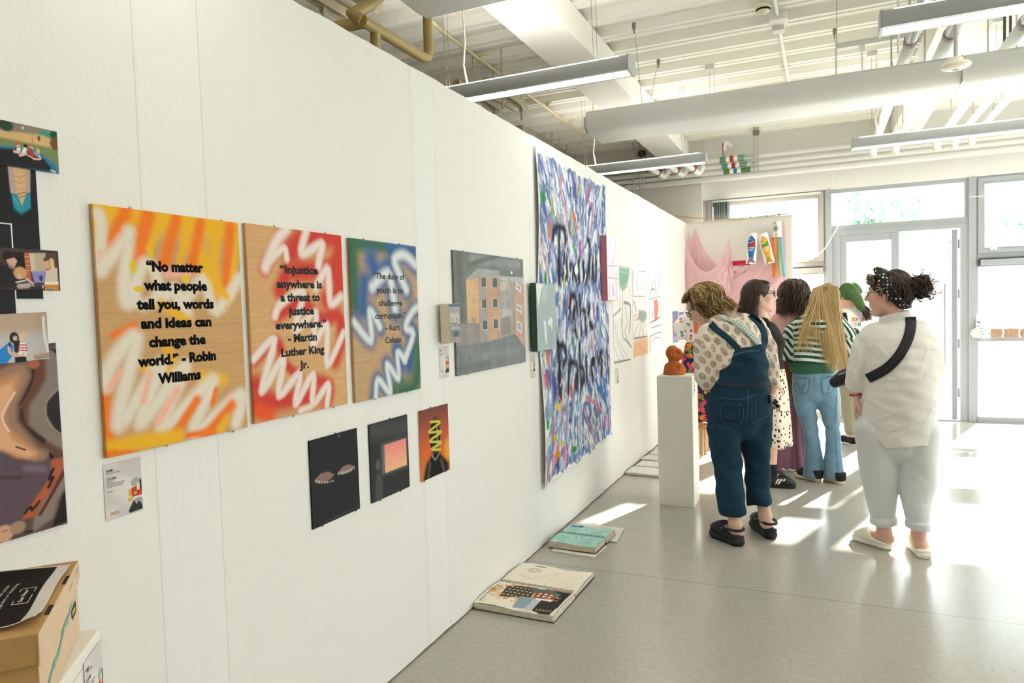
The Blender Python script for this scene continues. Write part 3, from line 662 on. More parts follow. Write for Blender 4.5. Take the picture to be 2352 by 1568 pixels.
for i, (y, z, r) in enumerate(((8.80, 3.115, .034), (8.80, 3.035, .030), (8.80, 2.968, .026), (8.82, 2.90, .036))):
    t = empty('header_pipe', (0, y, z), 0, ['topmost header pipe along the window wall, with a band marked R', 'second header pipe along the window wall, with a band marked F', 'thin third header pipe with a green and blue band', 'lowest and plainest header pipe along the window wall'][i], 'pipe', 'header pipes along the window wall')
    MB().tube([(-1.44, 0, 0), (7.98, 0, 0)], r, 14).build('pipe_lagging', mat('header_lagging', '#dededa', .45), t, True)
    if i < 3:
        bands = [(.40, .47, '#5d8f78'), (.47, .515, '#eeeeea'), (.515, .56, '#a83c36' if i < 2 else '#2c66b0'), (.56, .605, '#eeeeea'), (.605, .685, '#7d9f90' if i < 2 else '#4d8040'), (.685, .79, '#c9d4cd')] if i < 2 else [(.40, .47, '#4d8040'), (.47, .515, '#eeeeea'), (.515, .555, '#2c66b0'), (.555, .60, '#eeeeea'), (.60, .71, '#4d8040'), (.71, .76, '#c9d4cd')]
        for a, b_, c in bands: MB().tube([(a+i*.02, 0, 0), (b_+i*.02, 0, 0)], r+.0025, 14, False).build('colour_band', mat('band'+c, c, .5), t, True)
        if i < 2:
            pl = lambda X, Y, d, r=r, i=i: np.stack([.70+X/1000, -(r+.0035)*np.cos(np.clip((Y-20)/1000/r, -1.5, 1.5)), -(r+.0035)*np.sin((Y-20)/1000/r)], -1)
            letters('band_letter', [('R' if i == 0 else 'F', -3, 22, 18, 18, 34)], pl, mat('ink', '#1b1b1b', .6), t)
            MB().box(.745, .785, -r-.004, -r-.003, -.002, .003).prism([(.74, -.006), (.74, .008), (.73, .001)] if i == 0 else [(.785, -.006), (.785, .008), (.797, .001)], 1, -r-.004, -r-.003).build('flow_arrow', mat('ink'), t)
# valve over the bands, rods, brackets
t = empty('drain_valve', (.45, 8.72, 3.2), 0, 'white capped drain valve with red lever above the coloured pipe bands', 'valve')
MB().tube([(0.06, .2, .1), (0.02, .05, .11), (0, 0, .07), (0, 0, .0)], .032, 12).build('valve_pipe', mpw, t, True); MB().tube([(0, 0, 0), (0, 0, -.075)], .012, 8).build('valve_stem', mat('satin_steel'), t, True); MB().box(-.006, .006, -.045, -.035, -.01, .09).build('valve_lever', mred, t)
t = empty('pipe_hanger', (.82, 8.75, 3.15), 0, 'pair of thin steel rods dropping from the deck to the header pipes', 'pipe hanger')
for dx in (-.02, .02): MB().tube([(dx, 0, -.22), (dx, 0, deckz(8.75)-3.15)], .006, 6).build('hanger_rod', mrod, t, True)
MB().box(-.035, .035, -.03, .03, .2, .25).build('hanger_bracket', mat('zinc'), t)
t = empty('control_valve', (-.56, 8.62, 3.12), 0, 'dark control valve with red and brass fittings in the shade above the partition', 'valve')
MB().tube([(-.25, 0, 0), (-.08, 0, 0)], .03, 12).tube([(.1, 0, .03), (.3, 0, .04)], .04, 12).build('valve_pipe', mpw, t, True); MB().lathe([(.02, -.05), (.045, -.03), (.045, .03), (.02, .05)], (0, 0, .03), 12).lathe([(.03, .05), (.05, .07), (.05, .12), (.02, .14)], (.05, 0, .05), 12).build('valve_body', mat('dark_valve', '#3b332e', .5), t, True); MB().box(.1, .25, -.04, -.03, -.03, -.005).lathe([(.05, 0), (.05, .02)], (-.03, 0, .02), 10).build('valve_lever', mat('brick_red', '#7d3a2c', .5), t)
for dx in (-.05, .03, .07): wire([(dx, -.03, -.35), (dx, -.03, .28)], .007, t, mrod, 'hanger_rod')

# detectors, conduits, cable trays
t = empty('smoke_detector', (1.16, 5.10, 3.40), 0, 'cream smoke detector on the deck at the top edge of the picture', 'smoke detector')
MB().lathe([(.05, 0), (.062, -.012), (.06, -.02), (.05, -.03), (.045, -.034), (.042, -.05), (.02, -.062), (.008, -.07)], (0, 0, 0), 24).build('detector_body', mat('cream_plastic', '#e6dcc0', .4), t, True); MB().lathe([(.0465, -.034), (.0475, -.038), (.0475, -.044), (.0455, -.046)], (0, 0, 0), 24).build('detector_slot', mat('ink'), t, True)
t = empty('junction_box', (1.25, 5.36, 3.39), 0, 'white junction box with conduit entries beside the smoke detector', 'junction box')
MB().box(-.06, .055, -.1, .07, -.05, .01, bev=.004).build('box_body', mat('white_plastic', '#ecebe6', .35), t); MB().box(-.05, .03, .02, .10, -.08, -.045, bev=.003).build('box_cover', mat('pink_white', '#e6dcd8', .4), t)
def conduit(pts, r, lab, clips, m=None):
    p0 = pts[0]; t = empty('conduit', p0, 0, lab, 'conduit'); q = [tuple(np.array(p)-np.array(p0)) for p in pts]; MB().tube(cat_rom(q, 4) if len(q) > 3 else q, r, 10).build('conduit_tube', m or mpw, t, True)
    for y in clips: MB().box(-.035, .035, y-p0[1]-.012, y-p0[1]+.012, .012, .022).tube([(0, y-p0[1]-.01, 0), (0, y-p0[1]+.01, 0)], r+.004, 10).build('saddle_clip', m or mpw, t, True)
conduit([(1.24, 5.445, 3.372), (1.25, 7.4, 3.372)], .014, 'white conduit crossing the ceiling ribs beyond the junction box', (5.6, 6.5, 7.2))
conduit([(1.235, 4.3, 3.372), (1.24, 5.25, 3.372)], .014, 'short white conduit between the picture top and the junction box', ())
conduit([(-.86, 4.0, 3.33), (-.88, 4.22, 3.34), (-.94, 4.38, 3.38), (-.95, 4.6, 3.385), (-.97, 5.6, 3.385), (-1.0, 7.8, 3.385)], .014, 'bent cream conduit under the deck in the shade beyond the partition', (4.9, 5.6, 6.3, 7.0), mat('cream_pipe', '#d3c7a4', .45))
mbr = mat('brown_pipe', '#b09a62', .35, spec=.4)
t = empty('waste_pipe', (-.22, 2.46, 2.6), 0, 'beige waste pipe with bends rising to the chilled beam, above the partition', 'waste pipe')
MB().tube([(0, -.02, 0), (0, .46, 0), (0, .50, .012), (0, .515, .05), (0, .515, .22)], .024, 14).build('pipe_run', mbr, t, True)
MB().tube([(0, -.03, .0), (-.03, -.05, .02), (.0, .04, .09), (.02, .08, .13), (.02, .08, .30)], .026, 14).build('pipe_bend', mbr, t, True)
MB().tube([(0, .0, 0), (-.30, -.06, -.01)], .025, 14).tube([(0, .07, -.0), (-.03, .11, -.10)], .022, 12).build('pipe_branch', mbr, t, True)
mtr = mat('tray_grey', '#b8ad93', .5)
for i, (x, y, L, lab) in enumerate(((-1.0, 2.5, .95, 'cable tray with hangers over the partition at the top left of the ceiling'), (-.78, 2.55, .85, 'cable tray nearer the room, beside the first one at the top left'), (-1.02, 4.75, .85, 'cable tray with hangers behind the first strip light'), (-.80, 4.82, .75, 'second cable tray behind the first strip light, nearer the room'), (-1.36, 7.3, 1.3, 'cable tray with hanging leads along the duct casing'))):
    t = empty('cable_tray', (x, y, 3.12 if i < 4 else 3.2), 0, lab, 'cable tray', 'cable trays beyond the partition')
    MB().box(-.03, -.027, 0, L, -.03, .03).box(.027, .03, 0, L, -.03, .03).box(-.03, .03, 0, L, .027, .03).build('tray_channel', mtr, t); MB().box(-.075, -.06, 0, L-.08, -.05, -.035).build('tray_rail', mtr, t)
    for yy in (.3, .68) if i < 4 else (.2, .45, .7, .95): MB().tube([(0, yy, .0), (0, yy, deckz(y+yy)-(3.12 if i < 4 else 3.2))], .006, 6).tube([(0, yy, -.03), (0, yy, -.13 if i < 4 else -.34)], .010 if i < 4 else .006, 6).box(-.015, .015, yy-.012, yy+.012, -.06, -.03).split('tray_hanger', mtr, t)
t = empty('motion_sensor', (2.157, 4.35, 2.575), 0, 'round white ceiling sensor on a drop rod in front of the chilled beam', 'sensor')
MB().lathe([(.006, 0), (.02, -.001), (.045, .004), (.068, .014), (.072, .022), (.066, .030), (.034, .034), (.034, .058), (.012, .066)], (0, 0, 0), 28).build('sensor_head', mat('sensor_white', '#e9e4d6', .35), t, True); MB().lathe([(.004, -.004), (.016, -.003), (.018, .0)], (0, 0, 0), 16).build('sensor_lens', mat('lens_grey', '#8f8f8b', .2), t, True); MB().tube([(0, 0, .06), (0, 0, deckz(4.35)-2.575)], .010, 8).build('drop_rod', mrod, t, True)
for x, y, lab in ((.66, 6.18, 'small grey anchor plate under the deck with two thin wires, beside the first roof beam'), (1.9, 6.51, 'grey anchor plate under the deck between the two roof beams'), (2.69, 6.18, 'grey anchor plate under the deck right of the second roof beam')):
    t = empty('anchor_plate', (x, y, 3.36), 0, lab, 'anchor plate'); MB().box(-.035, .035, -.05, .05, 0, .042).build('plate_body', mat('plate_grey', '#cdd0cc', .4), t)
    for dx in (-.005, .03): wire([(dx, 0, 0), (dx, 0, -.42 if x < 1 else -.55)], .0014, t)
t = empty('track_rail', (1.72, 4.86, 3.36), 0, 'pale lighting track under the deck left of the second roof beam', 'track'); MB().box(0, .42, -.03, .03, 0, .04).build('track_body', mat('plate_grey'), t); MB().box(.2, .24, -.02, .02, -.05, 0).tube([(.22, 0, -.05), (.22, 0, -.5)], .007, 6).build('track_drop', mpw, t)
t = empty('track_rail', (1.63, 6.18, 3.36), 0, 'second pale track under the deck, just above the long chilled beam', 'track'); MB().box(0, .5, -.03, .03, 0, .04).build('track_body', mat('plate_grey'), t); MB().box(.16, .20, -.02, .02, -.05, 0).tube([(.18, 0, -.05), (.18, 0, -.5)], .007, 6).build('track_drop', mpw, t)
t = empty('cable_drop', (2.69, 5.95, 3.39), 0, 'pair of dark cables dropping from the deck at the right edge', 'cable')
for dx in (0, .034): MB().tube([(dx, 0, deckz(5.95)-3.39), (dx, 0, -.5)], .009, 8).build('cable', mat('dark_cable', '#4a4c4c', .5), t, True)
# strokes of the painted sheets, in millimetres from each sheet's top left corner
ART = {}
ART['b1'] = [
 ['s', '#edb527', 102, 0.6, [(3, 7), (428, 14)]], ['s', '#edb527', 73, 0.7, [(275, 83), (349, 187)]], ['s', '#edb527', 47, 0.7, [(6, 34), (4, 136)]], ['s', '#f07a22', 39, 0.6, [(81, 6), (41, 86)]],
 ['s', '#f07a22', 47, 0.6, [(141, 7), (106, 119)]], ['s', '#f07a22', 38, 0.6, [(221, 7), (178, 128)]], ['s', '#f07a22', 37, 0.6, [(296, 13), (261, 129)]], ['s', '#f07a22', 44, 0.6, [(396, 17), (375, 167)]],
 ['s', '#edb527', 24, 0.7, [(180, 7), (140, 92)]], ['s', '#edb527', 23, 0.7, [(263, 11), (224, 117)]], ['s', '#edb527', 38, 0.7, [(348, 12), (320, 187)]], ['s', '#edb527', 25, 0.7, [(423, 39), (385, 205)]],
 ['s', '#e6dccb', 32, 0.6, [(13, 21), (18, 48), (8, 128)]], ['s', '#f2b49c', 24, 0.8, [(14, 112), (16, 140)]],
 ['s', '#e6dccb', 38, 0.65, [(11, 148), (77, 71), (84, 67), (65, 195), (81, 219), (119, 131), (152, 147), (163, 206), (204, 189), (223, 229), (292, 164), (334, 243), (419, 156)]],
 ['s', '#e6dccb', 33, 0.8, [(71, 166), (113, 228), (204, 189), (243, 251)]], ['s', '#f2b49c', 26, 0.8, [(186, 150), (249, 147)]], ['s', '#edb527', 30, 0.8, [(162, 224), (242, 269)]],
 ['s', '#edb527', 28, 0.8, [(349, 187), (372, 206)]], ['s', '#f07a22', 20, 0.8, [(32, 296), (87, 275)]], ['s', '#edb527', 26, 0.8, [(170, 328), (193, 365)]], ['s', '#edb527', 37, 0.8, [(277, 418), (346, 434)]],
 ['s', '#f07a22', 36, 0.7, [(0, 398), (9, 536)]], ['s', '#edb527', 25, 0.8, [(104, 375), (233, 404)]],
 ['s', '#e6dccb', 44, 0.6, [(8, 407), (24, 360), (90, 307), (33, 503), (152, 375), (91, 508), (224, 385), (148, 531), (310, 431), (240, 560), (405, 480), (384, 556)]], ['s', '#f2b49c', 18, 0.8, [(44, 382), (17, 412)]],
 ['s', '#f2b49c', 19, 0.8, [(122, 394), (99, 459)]], ['s', '#f2b49c', 24, 0.8, [(199, 441), (139, 512)]], ['s', '#f07a22', 30, 0.6, [(256, 475), (182, 554)]], ['s', '#f07a22', 34, 0.6, [(372, 503), (278, 571)]],
 ['s', '#f07a22', 19, 0.6, [(320, 455), (306, 491)]], ['s', '#edb527', 29, 0.7, [(351, 541), (325, 570)]], ['s', '#edb527', 48, 0.6, [(-5, 557), (93, 555), (192, 560)]], ['s', '#f07a22', 24, 0.7, [(-1, 566), (68, 580)]],
 ['s', '#f07a22', 22, 0.7, [(223, 562), (302, 566)]], ['e', '#e5c31c', 0.3, (93, 136), (8, 17)], ['e', '#e5c31c', 0.3, (142, 105), (8, 9)], ['e', '#e5c31c', 0.3, (104, 189), (13, 7)], ['e', '#e5c31c', 0.3, (71, 82), (2, 3)],
 ['e', '#e5c31c', 0.3, (368, 232), (6, 3)], ['e', '#e5c31c', 0.3, (240, 161), (11, 10)],
]
ART['b2'] = [
 ['s', '#cf3d30', 51, 0.6, [(155, 1), (67, 127)]], ['s', '#cf3d30', 98, 0.6, [(181, 71), (247, 23), (412, 19), (391, 123)]], ['s', '#cf3d30', 86, 0.6, [(202, 130), (391, 123), (401, 188), (342, 216)]],
 ['s', '#cf3d30', 64, 0.6, [(158, 136), (125, 191)]], ['s', '#cf3d30', 52, 0.6, [(228, 216), (109, 266)]], ['s', '#cf3d30', 65, 0.6, [(221, 216), (303, 279), (396, 272), (409, 348), (371, 421)]],
 ['s', '#cf3d30', 44, 0.6, [(12, 392), (98, 341), (129, 410)]], ['s', '#cf3d30', 72, 0.6, [(13, 461), (47, 526)]], ['s', '#cf3d30', 80, 0.6, [(9, 521), (164, 520), (266, 529)]],
 ['s', '#cf3d30', 53, 0.6, [(257, 474), (337, 501), (318, 573)]], ['s', '#cf3d30', 38, 0.6, [(112, 400), (199, 459)]], ['s', '#ea5a2a', 52, 0.9, [(18, 538), (61, 557)]],
 ['s', '#ecdfd6', 40, 0.55, [(167, 0), (117, 46), (70, 123)]], ['s', '#ecdfd6', 25, 0.6, [(97, 97), (151, 60), (161, 93)]], ['s', '#ecdfd6', 35, 0.55, [(255, 1), (231, 72), (326, 35), (317, 72), (307, 108)]],
 ['s', '#ecdfd6', 34, 0.6, [(289, 180), (348, 115), (356, 161), (362, 230), (415, 207)]], ['s', '#ecdfd6', 29, 0.55, [(100, 266), (129, 229), (229, 194), (184, 311), (284, 257), (264, 359), (336, 299), (331, 431), (421, 330)]],
 ['s', '#ecdfd6', 28, 0.5, [(6, 388), (93, 336), (33, 483), (127, 393), (102, 504), (197, 446), (172, 539), (258, 456), (252, 550), (330, 496), (319, 568)]], ['s', '#ecdfd6', 22, 0.8, [(192, 563), (238, 557)]],
]
ART['b3'] = [
 ['s', '#3c6b52', 96, 0.5, [(7, 11), (23, 232)]], ['s', '#3c6b52', 63, 0.5, [(6, 16), (299, 15)]], ['s', '#39659a', 81, 0.6, [(124, 67), (164, 121), (228, 98)]], ['s', '#39659a', 53, 0.6, [(252, 18), (439, 17)]],
 ['s', '#39659a', 55, 0.6, [(78, 144), (62, 252)]], ['s', '#39659a', 73, 0.6, [(425, 79), (346, 39), (277, 59), (302, 116), (356, 180)]], ['s', '#39659a', 71, 0.6, [(135, 162), (227, 114), (249, 202), (272, 266)]],
 ['s', '#39659a', 53, 0.6, [(8, 291), (105, 364), (104, 253), (168, 321)]], ['s', '#39659a', 62, 0.6, [(423, 252), (381, 268), (336, 327), (395, 352), (323, 452), (272, 410)]],
 ['s', '#39659a', 55, 0.6, [(112, 572), (138, 504), (214, 569), (195, 452), (274, 518), (272, 410)]], ['s', '#39659a', 66, 0.6, [(385, 346), (356, 476)]], ['s', '#3c6b52', 112, 0.7, [(433, 415), (392, 552), (281, 567)]],
 ['s', '#3c6b52', 47, 0.8, [(234, 556), (214, 580)]], ['s', '#dfe4e4', 45, 0.55, [(425, 73), (346, 39), (277, 59), (302, 111), (352, 175)]], ['s', '#dfe4e4', 48, 0.55, [(126, 168), (227, 114), (258, 202), (269, 250)]],
 ['s', '#dfe4e4', 34, 0.55, [(8, 291), (105, 364), (104, 253), (164, 315)]], ['s', '#dfe4e4', 36, 0.55, [(423, 246), (381, 268), (337, 322), (390, 351), (323, 446)]],
 ['s', '#dfe4e4', 30, 0.5, [(120, 573), (138, 506), (215, 564), (199, 455), (274, 518), (272, 416), (323, 452)]],
]
ART['eyes'] = [
 ['p', '#2d2e30', 0.1, [(-1, -42), (269, 3), (245, 369), (-22, 287)]], ['p', '#8b6f66', 0.2, [(17, 129), (48, 115), (86, 117), (117, 134), (94, 146), (60, 147), (28, 137)]],
 ['p', '#8b6f66', 0.2, [(136, 132), (161, 118), (192, 116), (228, 129), (206, 144), (164, 144)]], ['s', '#e6e2da', 2, 0.3, [(20, 130), (20, 139)]], ['s', '#e6e2da', 2, 0.3, [(27, 133), (28, 141)]],
 ['s', '#e6e2da', 2, 0.3, [(34, 136), (35, 144)]], ['s', '#e6e2da', 2, 0.3, [(41, 139), (42, 146)]], ['s', '#e6e2da', 2, 0.3, [(49, 141), (50, 148)]], ['s', '#e6e2da', 2, 0.3, [(56, 143), (57, 149)]],
 ['s', '#e6e2da', 2, 0.3, [(63, 145), (64, 151)]], ['s', '#e6e2da', 2, 0.3, [(71, 147), (72, 152)]], ['s', '#e6e2da', 2, 0.3, [(78, 148), (80, 153)]], ['s', '#e6e2da', 2, 0.3, [(86, 150), (87, 154)]],
 ['s', '#e6e2da', 2, 0.3, [(94, 151), (95, 155)]], ['s', '#e6e2da', 2, 0.3, [(101, 152), (103, 155)]], ['s', '#e6e2da', 2, 0.3, [(109, 152), (111, 156)]], ['s', '#e6e2da', 2, 0.3, [(137, 132), (138, 141)]],
 ['s', '#e6e2da', 2, 0.3, [(144, 133), (145, 141)]], ['s', '#e6e2da', 2, 0.3, [(151, 134), (152, 142)]], ['s', '#e6e2da', 2, 0.3, [(159, 135), (159, 143)]], ['s', '#e6e2da', 2, 0.3, [(166, 135), (166, 143)]],
 ['s', '#e6e2da', 2, 0.3, [(173, 136), (173, 143)]], ['s', '#e6e2da', 2, 0.3, [(180, 136), (181, 144)]], ['s', '#e6e2da', 2, 0.3, [(187, 136), (188, 143)]], ['s', '#e6e2da', 2, 0.3, [(195, 136), (195, 143)]],
 ['s', '#e6e2da', 2, 0.3, [(202, 135), (203, 142)]], ['s', '#e6e2da', 2, 0.3, [(210, 134), (210, 141)]], ['s', '#e6e2da', 2, 0.3, [(217, 133), (218, 140)]], ['s', '#e6e2da', 2, 0.3, [(225, 133), (225, 139)]],
 ['e', '#6d7672', 0.2, (151, 10), (5, 4)], ['s', '#55585a', 2, 0.8, [(61, 278), (240, 276)]],
]
ART['tv'] = [
 ['p', '#38393a', 0.1, [(-4, -38), (283, 6), (258, 365), (-26, 287)]], ['s', '#4c4d4e', 69, 1, [(26, 29), (238, 51)]], ['p', '#77797a', 0.9, [(74, 88), (241, 93), (236, 200), (72, 194)]], ['g', 'screen'],
 ['e', '#5a5c5d', 0.3, (46, 156), (15, 20)], ['p', '#4f5152', 0.4, [(36, 188), (52, 187), (74, 222), (68, 286), (19, 282), (28, 218)]],
]
ART['zig'] = [
 ['g', 'sunset'], ['s', '#4a3330', 60, 0.9, [(127, 69), (119, 176)]], ['e', '#1d1c1d', 0.25, (121, 124), (46, 72)], ['s', '#8e8d8c', 12, 0.7, [(141, 91), (139, 172)]],
 ['p', '#3b2f2c', 0.5, [(12, 291), (39, 227), (95, 191), (146, 193), (232, 257), (229, 294)]], ['p', '#1e1d1e', 0.2, [(24, 292), (54, 234), (99, 196), (146, 195), (211, 252), (213, 292)]],
 ['s', '#55524f', 20, 0.8, [(73, 230), (54, 290)]], ['s', '#55524f', 20, 0.8, [(167, 235), (188, 284)]], ['s', '#9a9895', 6, 0.3, [(91, 194), (116, 222), (153, 201)]],
 ['s', '#c3c24e', 11, 0.2, [(87, 57), (167, 71), (71, 97), (176, 113), (76, 136), (173, 158), (89, 172), (162, 187)]],
]
ART['bld'] = [
 ['p', '#7d8380', 0.1, [(-37, -19), (877, -84), (817, 694), (-80, 594)]], ['s', '#6d736f', 68, 1, [(52, 20), (62, 290)]], ['s', '#94999a', 56, 1, [(168, 31), (728, 34)]], ['s', '#70766f', 28, 1, [(146, 60), (478, -5)]],
 ['p', '#9a938e', 0.2, [(2, 329), (245, 331), (249, 426), (5, 429)]], ['p', '#85898c', 0.2, [(5, 428), (244, 426), (647, 400), (804, 493), (805, 582), (-1, 571)]], ['s', '#90959a', 48, 1, [(282, 488), (694, 491)]],
 ['s', '#767b7e', 40, 1, [(16, 537), (323, 531)]], ['p', '#d8b48c', 0.1, [(117, 130), (240, 111), (242, 332), (115, 328)]], ['p', '#b9a294', 0.1, [(240, 111), (484, 98), (473, 415), (331, 423), (244, 426)]],
 ['p', '#c8a58d', 0.1, [(334, 108), (484, 98), (473, 415), (335, 423)]], ['p', '#a9adae', 0.1, [(114, 129), (232, 73), (481, 71), (484, 102), (240, 112), (117, 130)]],
 ['p', '#a3a5a7', 0.1, [(266, 165), (328, 164), (322, 425), (260, 424)]], ['p', '#aaa7a8', 0.2, [(480, 124), (655, 122), (650, 403), (473, 415)]], ['p', '#c9b8aa', 0.2, [(485, 131), (603, 123), (603, 167), (482, 172)]],
 ['p', '#bdb9b8', 0.2, [(500, 266), (618, 267), (616, 301), (500, 309)]], ['p', '#9c9391', 0.2, [(480, 314), (602, 309), (602, 398), (478, 400)]], ['p', '#c7a898', 0.1, [(656, 106), (799, 99), (797, 488), (658, 401)]],
 ['p', '#b4bcbf', 0.1, [(482, 101), (799, 98), (799, 133), (648, 123), (482, 123)]], ['p', '#c9cfd0', 0.1, [(270, 111), (332, 110), (328, 161), (266, 162)]],
 ['p', '#6b706f', 0.1, [(275, 113), (326, 112), (323, 158), (271, 159)]], ['p', '#c9cfd0', 0.1, [(396, 110), (461, 109), (457, 161), (392, 162)]], ['p', '#6b706f', 0.1, [(401, 112), (455, 111), (451, 158), (398, 159)]],
 ['p', '#c9cfd0', 0.1, [(268, 217), (329, 218), (326, 264), (265, 263)]], ['p', '#6b706f', 0.1, [(274, 219), (324, 219), (321, 260), (271, 260)]], ['p', '#c9cfd0', 0.1, [(395, 214), (455, 215), (452, 262), (391, 262)]],
 ['p', '#6b706f', 0.1, [(400, 216), (449, 217), (446, 259), (397, 258)]], ['p', '#c9cfd0', 0.1, [(271, 318), (333, 320), (329, 369), (267, 366)]], ['p', '#6b706f', 0.1, [(276, 320), (327, 322), (324, 365), (273, 363)]],
 ['p', '#c9cfd0', 0.1, [(393, 315), (457, 317), (454, 368), (390, 366)]], ['p', '#6b706f', 0.1, [(399, 317), (451, 319), (448, 365), (395, 363)]], ['p', '#dde0e0', 0.1, [(694, 129), (758, 146), (755, 185), (692, 162)]],
 ['p', '#a6abad', 0.1, [(703, 138), (746, 152), (745, 174), (702, 153)]], ['p', '#dde0e0', 0.1, [(691, 239), (758, 258), (755, 299), (689, 273)]], ['p', '#a6abad', 0.1, [(700, 248), (746, 263), (744, 286), (699, 264)]],
 ['p', '#dde0e0', 0.1, [(688, 330), (753, 350), (749, 407), (685, 380)]], ['p', '#a6abad', 0.1, [(697, 339), (742, 355), (739, 395), (695, 372)]], ['e', '#e6ebec', 0.2, (635, 78), (13, 8)],
 ['s', '#7f98a8', 7, 0.3, [(166, 304), (172, 330)]], ['s', '#7f98a8', 8, 0.3, [(192, 305), (178, 344)]], ['s', '#7b93a6', 11, 0.3, [(446, 379), (439, 434)]], ['s', '#8fa6b6', 9, 0.3, [(580, 134), (577, 168)]],
]
ART['green'] = [
 ['p', '#a9b9b9', 0.1, [(-29, -4), (346, -13), (312, 415), (-59, 389)]], ['p', '#e4e8e2', 0.3, [(2, 3), (121, 5), (73, 44), (51, 95), (25, 135), (9, 67)]], ['p', '#b7c3c6', 0.4, [(94, 21), (180, 14), (158, 90), (95, 113)]],
 ['s', '#cdbfcb', 5, 0.4, [(89, 90), (63, 135), (52, 180), (74, 181)]], ['s', '#cbb9c4', 5, 0.4, [(143, 90), (226, 137), (223, 178)]], ['s', '#b58f8c', 5, 0.4, [(22, 186), (76, 255), (93, 331)]],
 ['p', '#e9e4ec', 0.2, [(102, 210), (140, 223), (142, 298), (153, 357), (124, 332)]], ['p', '#dfe2ee', 0.2, [(164, 223), (222, 193), (248, 214), (231, 285), (218, 243), (178, 241)]], ['e', '#a2b0bb', 0.5, (204, 325), (48, 58)],
 ['s', '#cfe0ea', 3, 0.4, [(108, 44), (89, 90)]], ['s', '#d6c6b4', 3, 0.4, [(112, 90), (124, 124)]],
]
